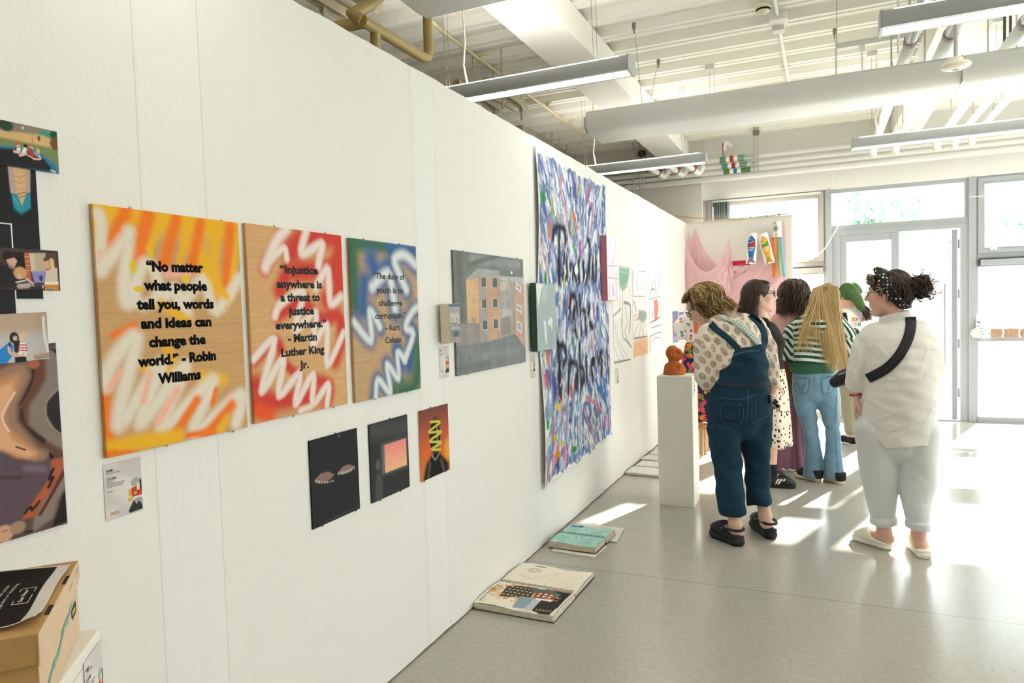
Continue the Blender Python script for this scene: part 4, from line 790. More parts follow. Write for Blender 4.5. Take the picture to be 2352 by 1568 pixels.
ART['ban'] = [
 ['s', '#d98e98', 17, 0.4, [(467, 96), (412, 171), (488, 249), (530, 357), (457, 432), (534, 516)]], ['s', '#c9708a', 16, 0.5, [(1061, 63), (972, 150), (1090, 223), (1033, 398)]],
 ['s', '#d98e98', 13, 0.5, [(2, 413), (39, 553), (182, 744)]], ['e', '#2f8a4b', 0.5, (81, 281), (43, 31)], ['s', '#2f8a4b', 8, 0.4, [(62, 253), (31, 211)]], ['s', '#2f8a4b', 7, 0.4, [(90, 249), (88, 193)]],
 ['s', '#2f8a4b', 7, 0.4, [(111, 251), (123, 192)]], ['s', '#a6a93a', 27, 0.5, [(241, 276), (227, 352)]], ['s', '#d8b92c', 22, 0.5, [(334, 356), (348, 388)]], ['s', '#d9762e', 32, 0.4, [(199, 424), (187, 489)]],
 ['s', '#9aa83a', 27, 0.4, [(820, 99), (779, 147)]], ['s', '#d8c02c', 21, 0.4, [(638, 311), (628, 440)]], ['s', '#dd5b3f', 20, 0.4, [(675, 301), (750, 388)]], ['s', '#3f9a5a', 20, 0.5, [(640, 509), (707, 569)]],
 ['s', '#b85a9c', 28, 0.5, [(799, 479), (800, 575)]], ['s', '#167a3a', 27, 0.4, [(1393, 40), (1400, 99)]], ['s', '#2f8a4b', 21, 0.4, [(124, 735), (129, 766)]], ['s', '#d3a63a', 12, 0.4, [(59, 654), (49, 691)]],
 ['s', '#26262a', 22, 0.5, [(254, 499), (281, 443), (377, 420), (466, 426), (504, 468)]], ['s', '#26262a', 19, 0.5, [(368, 435), (363, 595), (358, 761)]], ['s', '#26262a', 17, 0.5, [(488, 463), (460, 606), (425, 737)]],
 ['s', '#26262a', 15, 0.6, [(511, 592), (517, 734)]], ['s', '#26262a', 14, 0.6, [(576, 640), (622, 731)]], ['s', '#26262a', 17, 0.5, [(761, 589), (732, 728)]], ['s', '#26262a', 16, 0.6, [(855, 615), (856, 724)]],
 ['s', '#26262a', 19, 0.5, [(968, 448), (1005, 495), (986, 721)]], ['s', '#26262a', 17, 0.6, [(1082, 572), (1048, 719)]], ['s', '#26262a', 15, 0.6, [(1153, 484), (1145, 716)]], ['s', '#26262a', 19, 0.5, [(368, 634), (373, 773)]],
 ['s', '#26262a', 15, 0.5, [(500, 628), (520, 695), (482, 742)]], ['s', '#26262a', 18, 0.5, [(629, 645), (701, 760)]], ['s', '#26262a', 16, 0.5, [(741, 616), (758, 752)]], ['s', '#26262a', 16, 0.5, [(855, 610), (884, 743)]],
 ['s', '#26262a', 16, 0.5, [(996, 603), (922, 761)]], ['s', '#26262a', 19, 0.5, [(1066, 637), (1089, 744)]], ['s', '#26262a', 14, 0.6, [(1166, 594), (1142, 743)]], ['e', '#e8eef4', 0.4, (699, 671), (37, 32)],
 ['s', '#e8eef4', 12, 0.4, [(599, 692), (602, 762)]], ['s', '#e8eef4', 11, 0.4, [(907, 699), (883, 749)]], ['s', '#9aa83a', 20, 0.5, [(450, 732), (445, 794)]], ['s', '#d8c02c', 13, 0.5, [(390, 861), (396, 895)]],
 ['s', '#2f8a4b', 32, 0.4, [(125, 725), (128, 773)]], ['s', '#26262a', 19, 0.6, [(523, 981), (586, 849), (666, 855), (686, 949)]], ['s', '#26262a', 23, 0.6, [(642, 925), (616, 1030), (664, 1109)]],
 ['s', '#26262a', 17, 0.6, [(750, 842), (757, 1107)]], ['s', '#26262a', 18, 0.6, [(789, 951), (866, 952), (882, 1119)]], ['s', '#26262a', 25, 0.6, [(969, 928), (941, 1015), (1018, 1081)]],
 ['s', '#d87a78', 15, 0.6, [(543, 838), (529, 901)]], ['s', '#b0578f', 22, 0.5, [(1064, 910), (1056, 1006)]], ['s', '#d2566a', 19, 0.5, [(1050, 1082), (1033, 1157)]], ['e', '#e2c41f', 0.3, (247, 1068), (53, 19)],
 ['s', '#6a8a35', 22, 0.4, [(246, 1089), (236, 1116)]], ['s', '#3f9a5a', 21, 0.4, [(590, 1129), (585, 1187)]], ['s', '#2f9a55', 17, 0.4, [(1224, 1088), (1241, 1155)]], ['s', '#dd8038', 19, 0.4, [(990, 1174), (990, 1225)]],
 ['s', '#d8c02c', 13, 0.4, [(1117, 1175), (1133, 1240)]], ['s', '#e07a25', 30, 0.3, [(119, 1174), (121, 1243)]], ['s', '#d85a5a', 37, 0.7, [(71, 1323), (75, 1365)]], ['s', '#2d83b0', 28, 0.5, [(340, 1194), (341, 1272)]],
 ['s', '#2f78b8', 79, 0.7, [(1224, 1497), (1196, 1560)]], ['s', '#26262a', 28, 0.4, [(295, 1152), (300, 1296), (276, 1492)]], ['s', '#26262a', 24, 0.4, [(287, 1157), (398, 1170), (435, 1228), (407, 1266), (300, 1290)]],
 ['s', '#26262a', 20, 0.5, [(458, 1470), (498, 1291), (612, 1294), (645, 1344), (617, 1460)]], ['s', '#26262a', 21, 0.5, [(704, 1176), (700, 1350), (729, 1455)]],
 ['s', '#26262a', 18, 0.5, [(711, 1321), (794, 1358), (789, 1425), (719, 1454)]], ['s', '#26262a', 20, 0.5, [(860, 1272), (857, 1432)]], ['e', '#26262a', 0.4, (998, 1320), (51, 38)],
 ['s', '#26262a', 19, 0.5, [(954, 1354), (967, 1450)]], ['s', '#26262a', 22, 0.5, [(1120, 1272), (1147, 1345), (1231, 1280), (1205, 1443)]], ['s', '#26262a', 17, 0.5, [(1360, 1255), (1355, 1323), (1385, 1529)]],
 ['s', '#dd8038', 13, 0.4, [(1251, 1394), (1251, 1447)]], ['s', '#cf4a4a', 21, 0.5, [(512, 1442), (517, 1489)]], ['s', '#3b4f92', 52, 0.7, [(207, 1389), (214, 1471)]], ['s', '#3b4f92', 40, 0.6, [(492, 1557), (499, 1660)]],
 ['s', '#324a8f', 52, 0.5, [(224, 1856), (201, 1971)]], ['s', '#26262a', 22, 0.5, [(279, 1335), (288, 1480)]], ['s', '#26262a', 15, 0.5, [(478, 1354), (454, 1472)]], ['s', '#26262a', 20, 0.5, [(615, 1368), (593, 1448)]],
 ['s', '#26262a', 18, 0.5, [(761, 1382), (737, 1470)]], ['s', '#d4605c', 10, 0.4, [(268, 1468), (327, 1612), (360, 1731)]], ['s', '#d4767c', 10, 0.4, [(317, 1377), (427, 1618)]],
 ['s', '#d4605c', 10, 0.4, [(158, 1586), (152, 1746), (140, 1989)]], ['s', '#d98080', 9, 0.4, [(808, 1639), (997, 1935)]], ['s', '#d98080', 14, 0.5, [(832, 1545), (1169, 1709)]],
 ['s', '#d98080', 11, 0.5, [(1063, 1592), (1072, 1717)]], ['e', '#ddc022', 0.3, (249, 1533), (41, 20)], ['e', '#bfb42c', 0.3, (188, 1714), (29, 29)], ['e', '#cdbb20', 0.3, (296, 1769), (30, 19)],
 ['e', '#3f93bb', 0.3, (82, 1759), (33, 26)], ['e', '#3a8fc0', 0.4, (625, 1584), (29, 36)], ['s', '#dd7a28', 22, 0.3, [(230, 1775), (204, 1851)]], ['e', '#d9862c', 0.4, (220, 1821), (54, 17)],
 ['s', '#a8407f', 26, 0.4, [(346, 1812), (347, 1896)]], ['s', '#a8407f', 25, 0.4, [(419, 1812), (418, 1922)]], ['s', '#b04a9a', 25, 0.4, [(1245, 1756), (1247, 1849)]], ['s', '#b04a9a', 29, 0.4, [(1345, 1783), (1356, 1898)]],
 ['s', '#2f8a4b', 10, 0.3, [(551, 1873), (569, 1753)]], ['s', '#2f8a4b', 8, 0.3, [(551, 1873), (496, 1791)]], ['s', '#2f8a4b', 8, 0.3, [(551, 1873), (627, 1810)]], ['e', '#2f8a4b', 0.3, (553, 1853), (37, 20)],
 ['e', '#3a9a55', 0.4, (58, 1603), (30, 32)], ['s', '#3a9a55', 5, 0.3, [(44, 1568), (55, 1510)]], ['s', '#3a9a55', 5, 0.3, [(69, 1572), (80, 1514)]], ['s', '#3a9a55', 6, 0.3, [(94, 1581), (105, 1522)]],
 ['s', '#3a9a55', 6, 0.3, [(71, 1628), (136, 1620)]], ['s', '#a9a83c', 16, 0.5, [(673, 1651), (658, 1737)]], ['s', '#a9b04c', 16, 0.5, [(941, 1730), (938, 1807)]], ['s', '#2f78b0', 46, 0.7, [(1242, 1545), (1329, 1733)]],
 ['s', '#4f8fb8', 35, 0.6, [(1334, 1912), (1291, 1928)]], ['s', '#5c86a6', 30, 0.6, [(479, 1910), (637, 1896)]], ['s', '#f0f0ec', 5, 0.2, [(697, 1792), (776, 1779), (773, 1854), (702, 1851), (697, 1792)]],
 ['s', '#5a3a34', 3, 0.2, [(713, 1800), (761, 1790), (760, 1841), (716, 1843), (713, 1800)]], ['s', '#c85a5a', 18, 0.6, [(76, 1815), (27, 1948)]], ['s', '#cf4a4a', 25, 0.5, [(524, 1440), (512, 1494)]],
]
ART['pinkc'] = [
 ['p', '#eae8f2', 0.1, [(-143, -11), (481, -66), (429, 525), (-187, 520)]], ['s', '#cfe2e8', 21, 0.8, [(233, 12), (251, 149)]], ['s', '#b9ccd4', 4, 0.3, [(92, 15), (91, 94)]], ['s', '#efd0d0', 21, 0.6, [(165, 145), (138, 290)]],
 ['s', '#c2d3e4', 19, 0.5, [(147, 186), (150, 250)]], ['s', '#b8a9c8', 5, 0.3, [(34, 223), (275, 213)]], ['s', '#e8b8b0', 17, 0.6, [(49, 364), (40, 466)]], ['s', '#c9b3d8', 11, 0.5, [(242, 255), (253, 466)]],
 ['s', '#e9d0b0', 13, 0.5, [(221, 328), (204, 361)]], ['s', '#a9b4cc', 19, 0.6, [(132, 362), (168, 442)]], ['s', '#d4a9c8', 9, 0.5, [(26, 310), (296, 310)]],
]
ART['d1'] = [
 ['p', '#f1f1ee', 0.1, [(-242, -33), (736, -87), (644, 932), (-316, 838)]], ['p', '#8fb39d', 0.5, [(-9, 12), (562, 4), (497, 123), (352, 197), (127, 149), (3, 152)]], ['s', '#b3cdb9', 13, 0.6, [(73, 50), (468, 52)]],
 ['s', '#8a6a55', 10, 0.3, [(303, 180), (286, 485)]], ['s', '#8a6a55', 6, 0.3, [(301, 197), (160, 131)]], ['s', '#8a6a55', 6, 0.3, [(311, 197), (459, 160)]], ['s', '#9db8a4', 22, 0.5, [(230, 440), (283, 590)]],
 ['s', '#8f9291', 12, 0.7, [(-4, 409), (238, 354)]], ['s', '#8f9291', 8, 0.6, [(2, 168), (252, 198)]], ['s', '#8f9291', 7, 0.5, [(12, 218), (215, 242), (188, 362)]],
 ['s', '#8f9291', 11, 0.7, [(374, 338), (432, 463), (354, 558), (554, 694)]], ['s', '#6e7271', 21, 0.7, [(343, 302), (550, 339), (494, 555)]], ['s', '#8f9291', 7, 0.5, [(513, 150), (538, 267)]],
 ['s', '#8f9291', 5, 0.4, [(54, 452), (101, 623), (301, 766)]], ['s', '#8f9291', 5, 0.4, [(117, 446), (150, 609), (405, 756)]], ['s', '#8f9291', 5, 0.4, [(9, 434), (35, 662), (168, 782)]],
 ['s', '#7d807f', 18, 0.7, [(-5, 776), (509, 791)]], ['s', '#8f9291', 14, 0.7, [(316, 600), (555, 685)]],
]
ART['d2'] = [
 ['p', '#f2f2ef', 0.1, [(-250, -57), (972, -124), (862, 1024), (-335, 907)]], ['s', '#8f9291', 7, 0.4, [(26, 38), (169, 135)]], ['s', '#8f9291', 9, 0.5, [(200, 12), (202, 200)]], ['s', '#7d807f', 13, 0.5, [(18, 47), (26, 240)]],
 ['s', '#8f9291', 6, 0.4, [(257, 29), (547, 27)]], ['s', '#8f9291', 8, 0.4, [(378, 34), (383, 198)]], ['s', '#8f9291', 8, 0.4, [(503, 39), (528, 236)]], ['s', '#555856', 17, 0.5, [(58, 304), (126, 388)]],
 ['s', '#8f9291', 6, 0.4, [(43, 258), (483, 256)]], ['s', '#e4a184', 11, 0.4, [(46, 433), (163, 417)]], ['s', '#e4a184', 13, 0.4, [(62, 471), (179, 455)]],
 ['p', '#a6aaaa', 0.4, [(225, 380), (513, 394), (551, 454), (376, 499), (178, 464)]], ['s', '#6fa5bb', 10, 0.4, [(335, 411), (339, 459)]], ['s', '#8d9090', 8, 0.3, [(214, 494), (30, 609)]],
 ['s', '#5c5f5e', 8, 0.3, [(316, 487), (203, 617)]], ['s', '#5c5f5e', 8, 0.3, [(377, 489), (385, 626)]], ['s', '#5c5f5e', 8, 0.3, [(463, 472), (536, 613)]], ['s', '#666', 15, 0.5, [(29, 627), (534, 633)]],
 ['p', '#f0bd98', 0.3, [(26, 655), (322, 642), (576, 645), (540, 802), (-6, 800)]], ['s', '#e2a27c', 9, 0.7, [(118, 688), (478, 768)]], ['s', '#e4a184', 8, 0.4, [(467, 197), (475, 246)]],
]
ART['d3'] = [
 ['p', '#f2f2ef', 0.1, [(-129, -111), (1441, -197), (1306, 1118), (-230, 968)]], ['s', '#777a79', 14, 0.4, [(36, 232), (210, 97)]], ['s', '#777a79', 15, 0.4, [(284, 64), (293, 220)]],
 ['s', '#777a79', 15, 0.4, [(511, 14), (366, 220)]], ['s', '#666968', 14, 0.4, [(109, 181), (250, 169)]], ['s', '#8d9090', 10, 0.5, [(10, 273), (489, 240)]],
 ['p', '#ec8a7c', 0.4, [(216, 283), (347, 267), (418, 347), (368, 452), (266, 502), (200, 449)]], ['s', '#6d706f', 23, 0.4, [(136, 386), (140, 437)]], ['s', '#777a79', 16, 0.6, [(34, 496), (468, 455)]],
 ['s', '#8f9291', 14, 0.7, [(74, 548), (512, 531)]], ['s', '#777a79', 10, 0.5, [(21, 627), (504, 607), (504, 715)]], ['s', '#8f9291', 10, 0.6, [(61, 690), (252, 648), (447, 669)]],
 ['s', '#8f9291', 21, 0.7, [(483, 305), (495, 445)]], ['s', '#666968', 18, 0.5, [(20, 637), (-2, 778)]],
]
ART['ph1'] = [
 ['p', '#7a8a58', 0.1, [(31, 61), (391, 38), (383, 179), (21, 233)]], ['p', '#8f7f7a', 0.1, [(30, 73), (273, 67), (337, 71), (337, 82), (265, 88), (28, 98)]],
 ['p', '#d8b27c', 0.1, [(28, 98), (265, 88), (337, 82), (357, 87), (356, 105), (318, 104), (256, 103), (27, 122)]], ['e', '#2c4a34', 0.5, (266, 77), (14, 12)], ['s', '#b08a58', 1, 0.3, [(316, 83), (315, 104)]],
 ['s', '#2f9a8d', 9, 0.4, [(337, 76), (355, 80)]], ['e', '#27503c', 0.5, (361, 77), (9, 9)], ['e', '#7a5238', 0.5, (361, 95), (10, 14)], ['e', '#3f6b3c', 0.4, (329, 90), (3, 6)], ['e', '#f3efe9', 0.2, (298, 75), (2, 3)],
 ['p', '#2d7fa6', 0.1, [(24, 166), (255, 120), (280, 117), (314, 117), (334, 122), (354, 134), (364, 145), (364, 157), (23, 196)]],
 ['p', '#28262a', 0.1, [(24, 169), (255, 124), (283, 121), (314, 124), (339, 133), (351, 147), (349, 156), (24, 172)]], ['e', '#c2613a', 0.3, (287, 112), (5, 7)], ['s', '#e9e6e2', 7, 0.3, [(288, 116), (287, 123)]],
 ['s', '#2a2a30', 1, 0.2, [(285, 117), (292, 115)]], ['s', '#e3bfae', 5, 0.4, [(279, 127), (288, 127)]], ['e', '#2c2426', 0.3, (301, 111), (4, 4)], ['s', '#efe6dd', 7, 0.3, [(300, 118), (295, 129)]],
 ['s', '#e3bfae', 4, 0.4, [(289, 133), (302, 126)]], ['e', '#b86a48', 0.3, (309, 110), (4, 4)], ['s', '#c52f3a', 8, 0.3, [(310, 119), (313, 129)]], ['s', '#e8c4b2', 2, 0.3, [(311, 111), (316, 113)]],
 ['e', '#d9b89c', 0.3, (326, 117), (4, 5)], ['s', '#8f9bb8', 8, 0.3, [(321, 123), (325, 126)]], ['s', '#e8c4b2', 3, 0.3, [(328, 127), (329, 133), (316, 135)]], ['s', '#e8c4b2', 2, 0.3, [(303, 129), (316, 134)]],
 ['s', '#eee', 2, 0.2, [(350, 153), (359, 155)]],
]
ART['ph2'] = [
 ['p', '#4a3c38', 0.1, [(5, 23), (380, -1), (374, 92), (1, 95)]], ['p', '#1d1b1d', 0.1, [(281, 8), (307, 7), (309, 65), (283, 66)]], ['p', '#c4623c', 0.2, [(306, 8), (316, 7), (317, 65), (308, 65)]],
 ['s', '#e0b9a0', 1, 0.2, [(307, 16), (318, 16)]], ['s', '#e0b9a0', 1, 0.2, [(308, 25), (318, 25)]], ['s', '#e0b9a0', 1, 0.2, [(308, 34), (318, 34)]], ['s', '#e0b9a0', 1, 0.2, [(308, 44), (318, 44)]],
 ['p', '#d3c4b0', 0.1, [(316, 8), (349, 6), (347, 45), (318, 46)]], ['p', '#c0ad93', 0.2, [(326, 8), (349, 6), (347, 45), (327, 45)]], ['p', '#59443a', 0.2, [(349, 6), (370, 6), (372, 38), (350, 39)]],
 ['p', '#8f8fd0', 0.15, [(319, 46), (347, 44), (346, 68), (323, 69)]], ['s', '#7b7bc0', 1, 0.2, [(320, 55), (346, 54)]], ['s', '#3a3d4a', 7, 0.2, [(337, 57), (337, 62)]], ['e', '#2b2122', 0.2, (278, 17), (15, 11)],
 ['p', '#d3a796', 0.3, [(271, 24), (286, 19), (292, 25), (284, 42), (275, 42)]], ['p', '#282226', 0.2, [(3, 53), (271, 32), (284, 42), (290, 82), (1, 92)]], ['e', '#d0a273', 0.35, (296, 50), (13, 13)],
 ['e', '#dcb0a0', 0.4, (294, 57), (6, 6)], ['p', '#26232a', 0.2, [(286, 64), (306, 61), (305, 72), (289, 76)]], ['s', '#efe9e0', 2, 0.2, [(287, 69), (305, 65)]], ['s', '#b8a9a2', 10, 0.5, [(293, 77), (312, 75)]],
 ['s', '#dcb8a8', 4, 0.4, [(307, 61), (320, 71)]], ['s', '#efe8e2', 2, 0.2, [(320, 75), (328, 85)]], ['s', '#33303a', 12, 0.4, [(318, 82), (340, 82)]], ['e', '#5a4438', 0.3, (354, 21), (10, 8)],
 ['p', '#d7aa8c', 0.3, [(344, 24), (356, 21), (356, 39), (347, 41)]], ['s', '#e2c08c', 9, 0.4, [(361, 21), (363, 44)]], ['p', '#d9c7b2', 0.2, [(348, 43), (372, 36), (372, 69), (345, 67)]],
 ['p', '#efe6d8', 0.1, [(344, 67), (373, 66), (373, 72), (343, 73)]], ['p', '#c8893c', 0.1, [(343, 73), (373, 72), (373, 85), (344, 85)]], ['s', '#3b5a9c', 2, 0.2, [(349, 84), (360, 84)]],
 ['s', '#2f2b30', 3, 0.5, [(329, 85), (343, 78)]], ['e', '#d8a890', 0.3, (340, 77), (2, 4)],
]
ART['ph3'] = [
 ['p', '#bda58f', 0.1, [(-1, 1), (371, 8), (365, 123), (-7, 89)]], ['p', '#c4c2c0', 0.4, [(-3, 34), (345, 43), (347, 121), (-7, 89)]], ['s', '#e8ecf2', 5, 0.4, [(334, 11), (334, 46), (340, 94)]],
 ['p', '#b39c85', 0.3, [(311, 89), (340, 85), (341, 96), (314, 98)]], ['s', '#8a7564', 1, 0.3, [(318, 96), (341, 95)]], ['p', '#2f86cf', 0.2, [(236, 78), (266, 57), (274, 64), (270, 86), (259, 100), (234, 101)]],
 ['e', '#2d2426', 0.25, (276, 49), (9, 12)], ['s', '#2d2426', 12, 0.3, [(281, 51), (280, 74)]], ['s', '#2d2426', 3, 0.3, [(267, 58), (267, 70)]], ['e', '#8f7a72', 0.25, (278, 50), (5, 6)],
 ['s', '#e6e0da', 1, 0.2, [(275, 47), (281, 54)]], ['s', '#e6e0da', 1, 0.2, [(281, 47), (275, 53)]], ['e', '#dfc18c', 0.25, (292, 45), (7, 6)], ['e', '#e8bfa6', 0.25, (290, 52), (5, 7)],
 ['p', '#f1ece8', 0.15, [(286, 61), (296, 60), (299, 79), (296, 91), (282, 90)]], ['s', '#cf3b40', 2, 0.15, [(286, 64), (298, 66)]], ['s', '#cf3b40', 2, 0.15, [(284, 70), (299, 72)]],
 ['s', '#cf3b40', 2, 0.15, [(283, 75), (299, 77)]], ['s', '#e3b49c', 5, 0.25, [(265, 68), (268, 80), (287, 87), (293, 82)]], ['p', '#252328', 0.15, [(275, 88), (297, 89), (298, 100), (275, 100)]],
]
ART['post'] = [
 ['p', '#5d4a45', 0.1, [(106, -26), (449, -10), (420, 467), (84, 354)]], ['p', '#8a7c74', 0.3, [(365, 29), (397, 15), (420, 100), (373, 155), (413, 211), (411, 247), (362, 207), (331, 167), (338, 123), (372, 79)]],
 ['p', '#2e2a2a', 0.25, [(387, 15), (403, 16), (406, 96), (402, 32)]], ['p', '#2c2a2a', 0.3, [(406, 96), (409, 210), (387, 190), (370, 154), (372, 127)]],
 ['s', '#b9a58f', 1, 0.3, [(406, 96), (375, 122), (370, 154), (382, 183), (408, 207)]],
 ['p', '#6d4433', 0.3, [(346, 36), (375, 30), (375, 68), (358, 101), (333, 133), (333, 167), (364, 208), (406, 243), (407, 258), (379, 232), (342, 195), (309, 155), (316, 125), (340, 99), (352, 66)]],
 ['s', '#3b2822', 6, 0.5, [(346, 39), (350, 63), (335, 101), (313, 132), (314, 156)]], ['e', '#b5654e', 0.4, (352, 43), (12, 11)], ['s', '#3c2a26', 10, 0.6, [(320, 136), (326, 169), (362, 207)]],
 ['p', '#a07c66', 0.35, [(311, 38), (338, 41), (343, 70), (316, 120), (314, 156), (348, 215), (371, 233), (359, 253), (339, 246), (281, 187), (215, 150), (219, 77)]],
 ['p', '#c98f68', 0.35, [(307, 61), (325, 58), (321, 84), (291, 132), (296, 164), (326, 201), (350, 229), (344, 241), (309, 232), (213, 175), (218, 90)]],
 ['p', '#e2ad86', 0.4, [(217, 107), (309, 75), (310, 96), (283, 151), (302, 191), (345, 231), (327, 235), (214, 170)]], ['s', '#f0cdb6', 4, 0.6, [(312, 98), (286, 141), (296, 174)]],
 ['s', '#54392e', 3, 0.5, [(308, 208), (325, 218)]], ['p', '#63505a', 0.3, [(213, 184), (286, 214), (309, 237), (344, 249), (373, 247), (377, 265), (359, 299), (315, 341), (306, 370), (203, 350)]],
 ['s', '#7b6b7e', 16, 0.9, [(325, 256), (358, 266)]], ['s', '#4d3e42', 8, 0.8, [(276, 263), (312, 272)]], ['p', '#7c8085', 0.0, [(291, 9), (291, 9), (291, 9)]],
 ['p', '#8b7d76', 0.35, [(407, 260), (406, 305), (383, 338), (370, 373), (327, 393), (332, 365), (354, 330), (397, 292)]], ['p', '#262424', 0.3, [(406, 313), (398, 390), (367, 391), (382, 357), (392, 329)]],
 ['p', '#b5603f', 0.25, [(375, 248), (397, 251), (401, 270), (377, 303), (334, 360), (310, 359), (315, 347), (359, 299), (372, 275)]], ['s', '#5f3426', 7, 0.4, [(405, 260), (395, 288), (345, 358)]],
 ['p', '#2c211e', 0.3, [(371, 231), (381, 244), (375, 251), (370, 241)]], ['s', '#2a2020', 6, 0.4, [(377, 270), (367, 290), (376, 287), (365, 306)]], ['s', '#2a2020', 5, 0.4, [(316, 347), (328, 337), (330, 345), (345, 331)]],
 ['e', '#cfa284', 0.3, (276, 377), (17, 18)], ['e', '#a98b74', 0.5, (301, 372), (15, 13)], ['s', '#7a5a48', 2, 0.4, [(272, 371), (282, 371)]], ['s', '#2f2b30', 5, 0.4, [(315, 386), (328, 388)]],
]
ART['bp'] = [
 ['p', '#222122', 0.1, [(146, -40), (377, -98), (348, 384), (122, 375)]], ['p', '#b9a3a0', 0.15, [(266, 31), (312, 22), (308, 97), (300, 100), (290, 128), (282, 105), (269, 103)]],
 ['p', '#d8b486', 0.2, [(277, 29), (304, 24), (299, 97), (291, 129), (281, 105), (278, 72)]], ['s', '#b88a62', 1, 0.3, [(277, 67), (288, 69), (301, 61)]], ['s', '#b88a62', 1, 0.3, [(277, 78), (288, 81), (300, 73)]],
 ['s', '#c88a72', 1, 0.3, [(278, 93), (287, 94), (299, 88)]], ['s', '#6b5540', 1, 0.3, [(281, 105), (299, 97)]], ['s', '#6b5540', 1, 0.3, [(282, 111), (297, 105)]],
 ['p', '#2b8ea6', 0.2, [(270, 102), (282, 107), (290, 128), (300, 101), (308, 99), (307, 130), (287, 146), (274, 137)]], ['s', '#1d5a60', 4, 0.6, [(275, 135), (287, 143), (304, 132)]],
 ['s', '#5ab3bd', 2, 0.6, [(275, 112), (284, 128)]],
]
# ================================================================= WORKS ON THE PARTITION
mboard = mat('painted_plywood', attr='col', rough=.6, spec=.15, bump=.08, bscale=160); mpaint = mat('painted_card', attr='col', rough=.65, spec=.1, bump=.06, bscale=200)
mpaper = mat('printed_paper', attr='col', rough=.45, spec=.12); mcloth = mat('painted_cloth', attr='col', rough=.85, spec=.15); mcardp = mat('printed_card', attr='col', rough=.65, spec=.12)
mspray = mat('black_spray', '#121212', .8, spec=.08); mspray2 = mat('grey_spray', '#33363a', .8, spec=.08); mspray3 = mat('thin_grey_spray', '#454e50', .8, spec=.08)
mbrass = mat('brass_screw', '#a98a55', .35, metal=.8); mclip = mat('steel_clip', '#6b6a68', .4, metal=.6)
LQ, RQ = chr(8220), chr(8221)
def screws(parent, pts, m=mbrass, x=.012, name='screw', r=.0035):
    for (y, z) in pts:
        MB().lathe([(r, 0), (r, .002), (r*.6, .0035)], (x-.004, y, z), 10, Matrix.Rotation(rad(90), 3, 'Y')).lathe([(r*.6, 0), (r*.6, .004)], (x-.005, y, z), 8, Matrix.Rotation(rad(90), 3, 'Y')).build(name, m, parent, True)
def board(name, key, y0, y1, zt, zb, bgc, lab, cat, lines=None, ml=None, grp=None, x=.012, res=1.35, fib=None, edge='#b58c5c', m=None, scr=(), loff=.022, pre=None, clipm=None):
    c = Canvas((y1-y0)*1000, (zt-zb)*1000, res, bgc)
    if fib: c.fib(*fib)
    if pre: pre(c)
    c.ops([[o[0], o[1], o[2]*(1.3 if o[1] == '#39659a' else 1.), min(1., o[3]+(.35 if key == 'b3' else .2)), o[4]] if o[0] == 's' and key in ('b1', 'b2', 'b3') else o for o in ART[key]]); c.fib(.02, 5, 3, 5)
    if key == 'bld': c.fib(.055, 45, 60, 2); c.fib(.05, 14, 26, 3); c.fib(.03, 60, 9, 4)
    pl = wall_place(y0, zt, x); t = empty(name, (0, (y0+y1)/2, zb), 0, lab, cat, grp)
    o = c.sheet('panel', m or mboard, lambda X, Y, d: pl(X, Y, d)-np.array((0, (y0+y1)/2, zb)), x*1000, t, edge=edge) if False else None
    sh = np.array((0, (y0+y1)/2, zb)); pf = lambda X, Y, d: np.stack([x-d/1000., y0+X/1000, zt-Y/1000], -1)-sh
    c.sheet('panel', m or mboard, pf, (x-.0005)*1000, t, edge=edge)
    if lines:
        L = letters('lettering', lines, pf, ml, t, loff, .4)
    screws(t, [(a-sh[1], b-sh[2]) for a, b in scr], clipm or mbrass, x)
    return t
G3 = 'spray painted quote boards'
W_ = 34
q1 = [(LQ+'No matter', 127, 297, 136, 133, W_), ('what people', 117, 307, 182, 181, W_), ('tell you, words', 96, 326, 228, 228, W_), ('and ideas can', 104, 315, 274, 275, W_), ('change the', 123, 294, 320, 321, W_), ('world.'+RQ+' - Robin', 90, 325, 365, 366, W_), ('Williams', 143, 272, 411, 412, W_)]
board('quote_board', 'b1', 1.055, 1.480, 1.655, 1.080, '#c99f6c', 'orange and yellow sprayed plywood board with a black stencilled quote, leftmost of three', 'painting', q1, mspray, G3, fib=(.05, 60, 2.2, 3), scr=((1.15, 1.657), (1.425, 1.655), (1.215, 1.079), (1.43, 1.077)), loff=.055)
W_ = 34
q2 = [(LQ+'In'+'justice', 129, 303, 128, 126, W_), ('anywhere is', 112, 320, 172, 171, W_), ('a threat to', 126, 307, 213, 212, W_), ('justice', 158, 276, 255, 255, W_), ('everywhere.'+RQ, 100, 334, 297, 297, W_), ('- Martin', 150, 284, 338, 339, W_), ('Luther King', 119, 318, 380, 381, W_), ('Jr.', 197, 239, 423, 424, W_)]
board('quote_board', 'b2', 1.508, 1.938, 1.658, 1.085, '#d3a874', 'red and white sprayed plywood board with a dark grey stencilled quote', 'painting', q2, mspray2, G3, fib=(.05, 60, 2.2, 4), scr=((1.625, 1.66), (1.86, 1.66), (1.67, 1.083), (1.865, 1.083)), loff=.045)
W_ = 31
q3 = [(LQ+'The duty of', 131, 341, 129, 128, W_), ('youth is to', 148, 327, 180, 181, W_), ('challenge', 160, 318, 228, 229, W_), ('corruption.'+RQ, 134, 338, 276, 275, W_), ('- Kurt', 200, 294, 322, 322, W_), ('Cobain', 192, 302, 368, 369, W_)]
board('quote_board', 'b3', 1.982, 2.415, 1.655, 1.081, '#c2a078', 'blue and green sprayed plywood board with a faint grey stencilled quote', 'painting', q3, mspray3, G3, fib=(.07, 30, 2.4, 6), scr=((2.07, 1.657), (2.30, 1.657), (2.10, 1.079), (2.32, 1.079)), loff=.03)

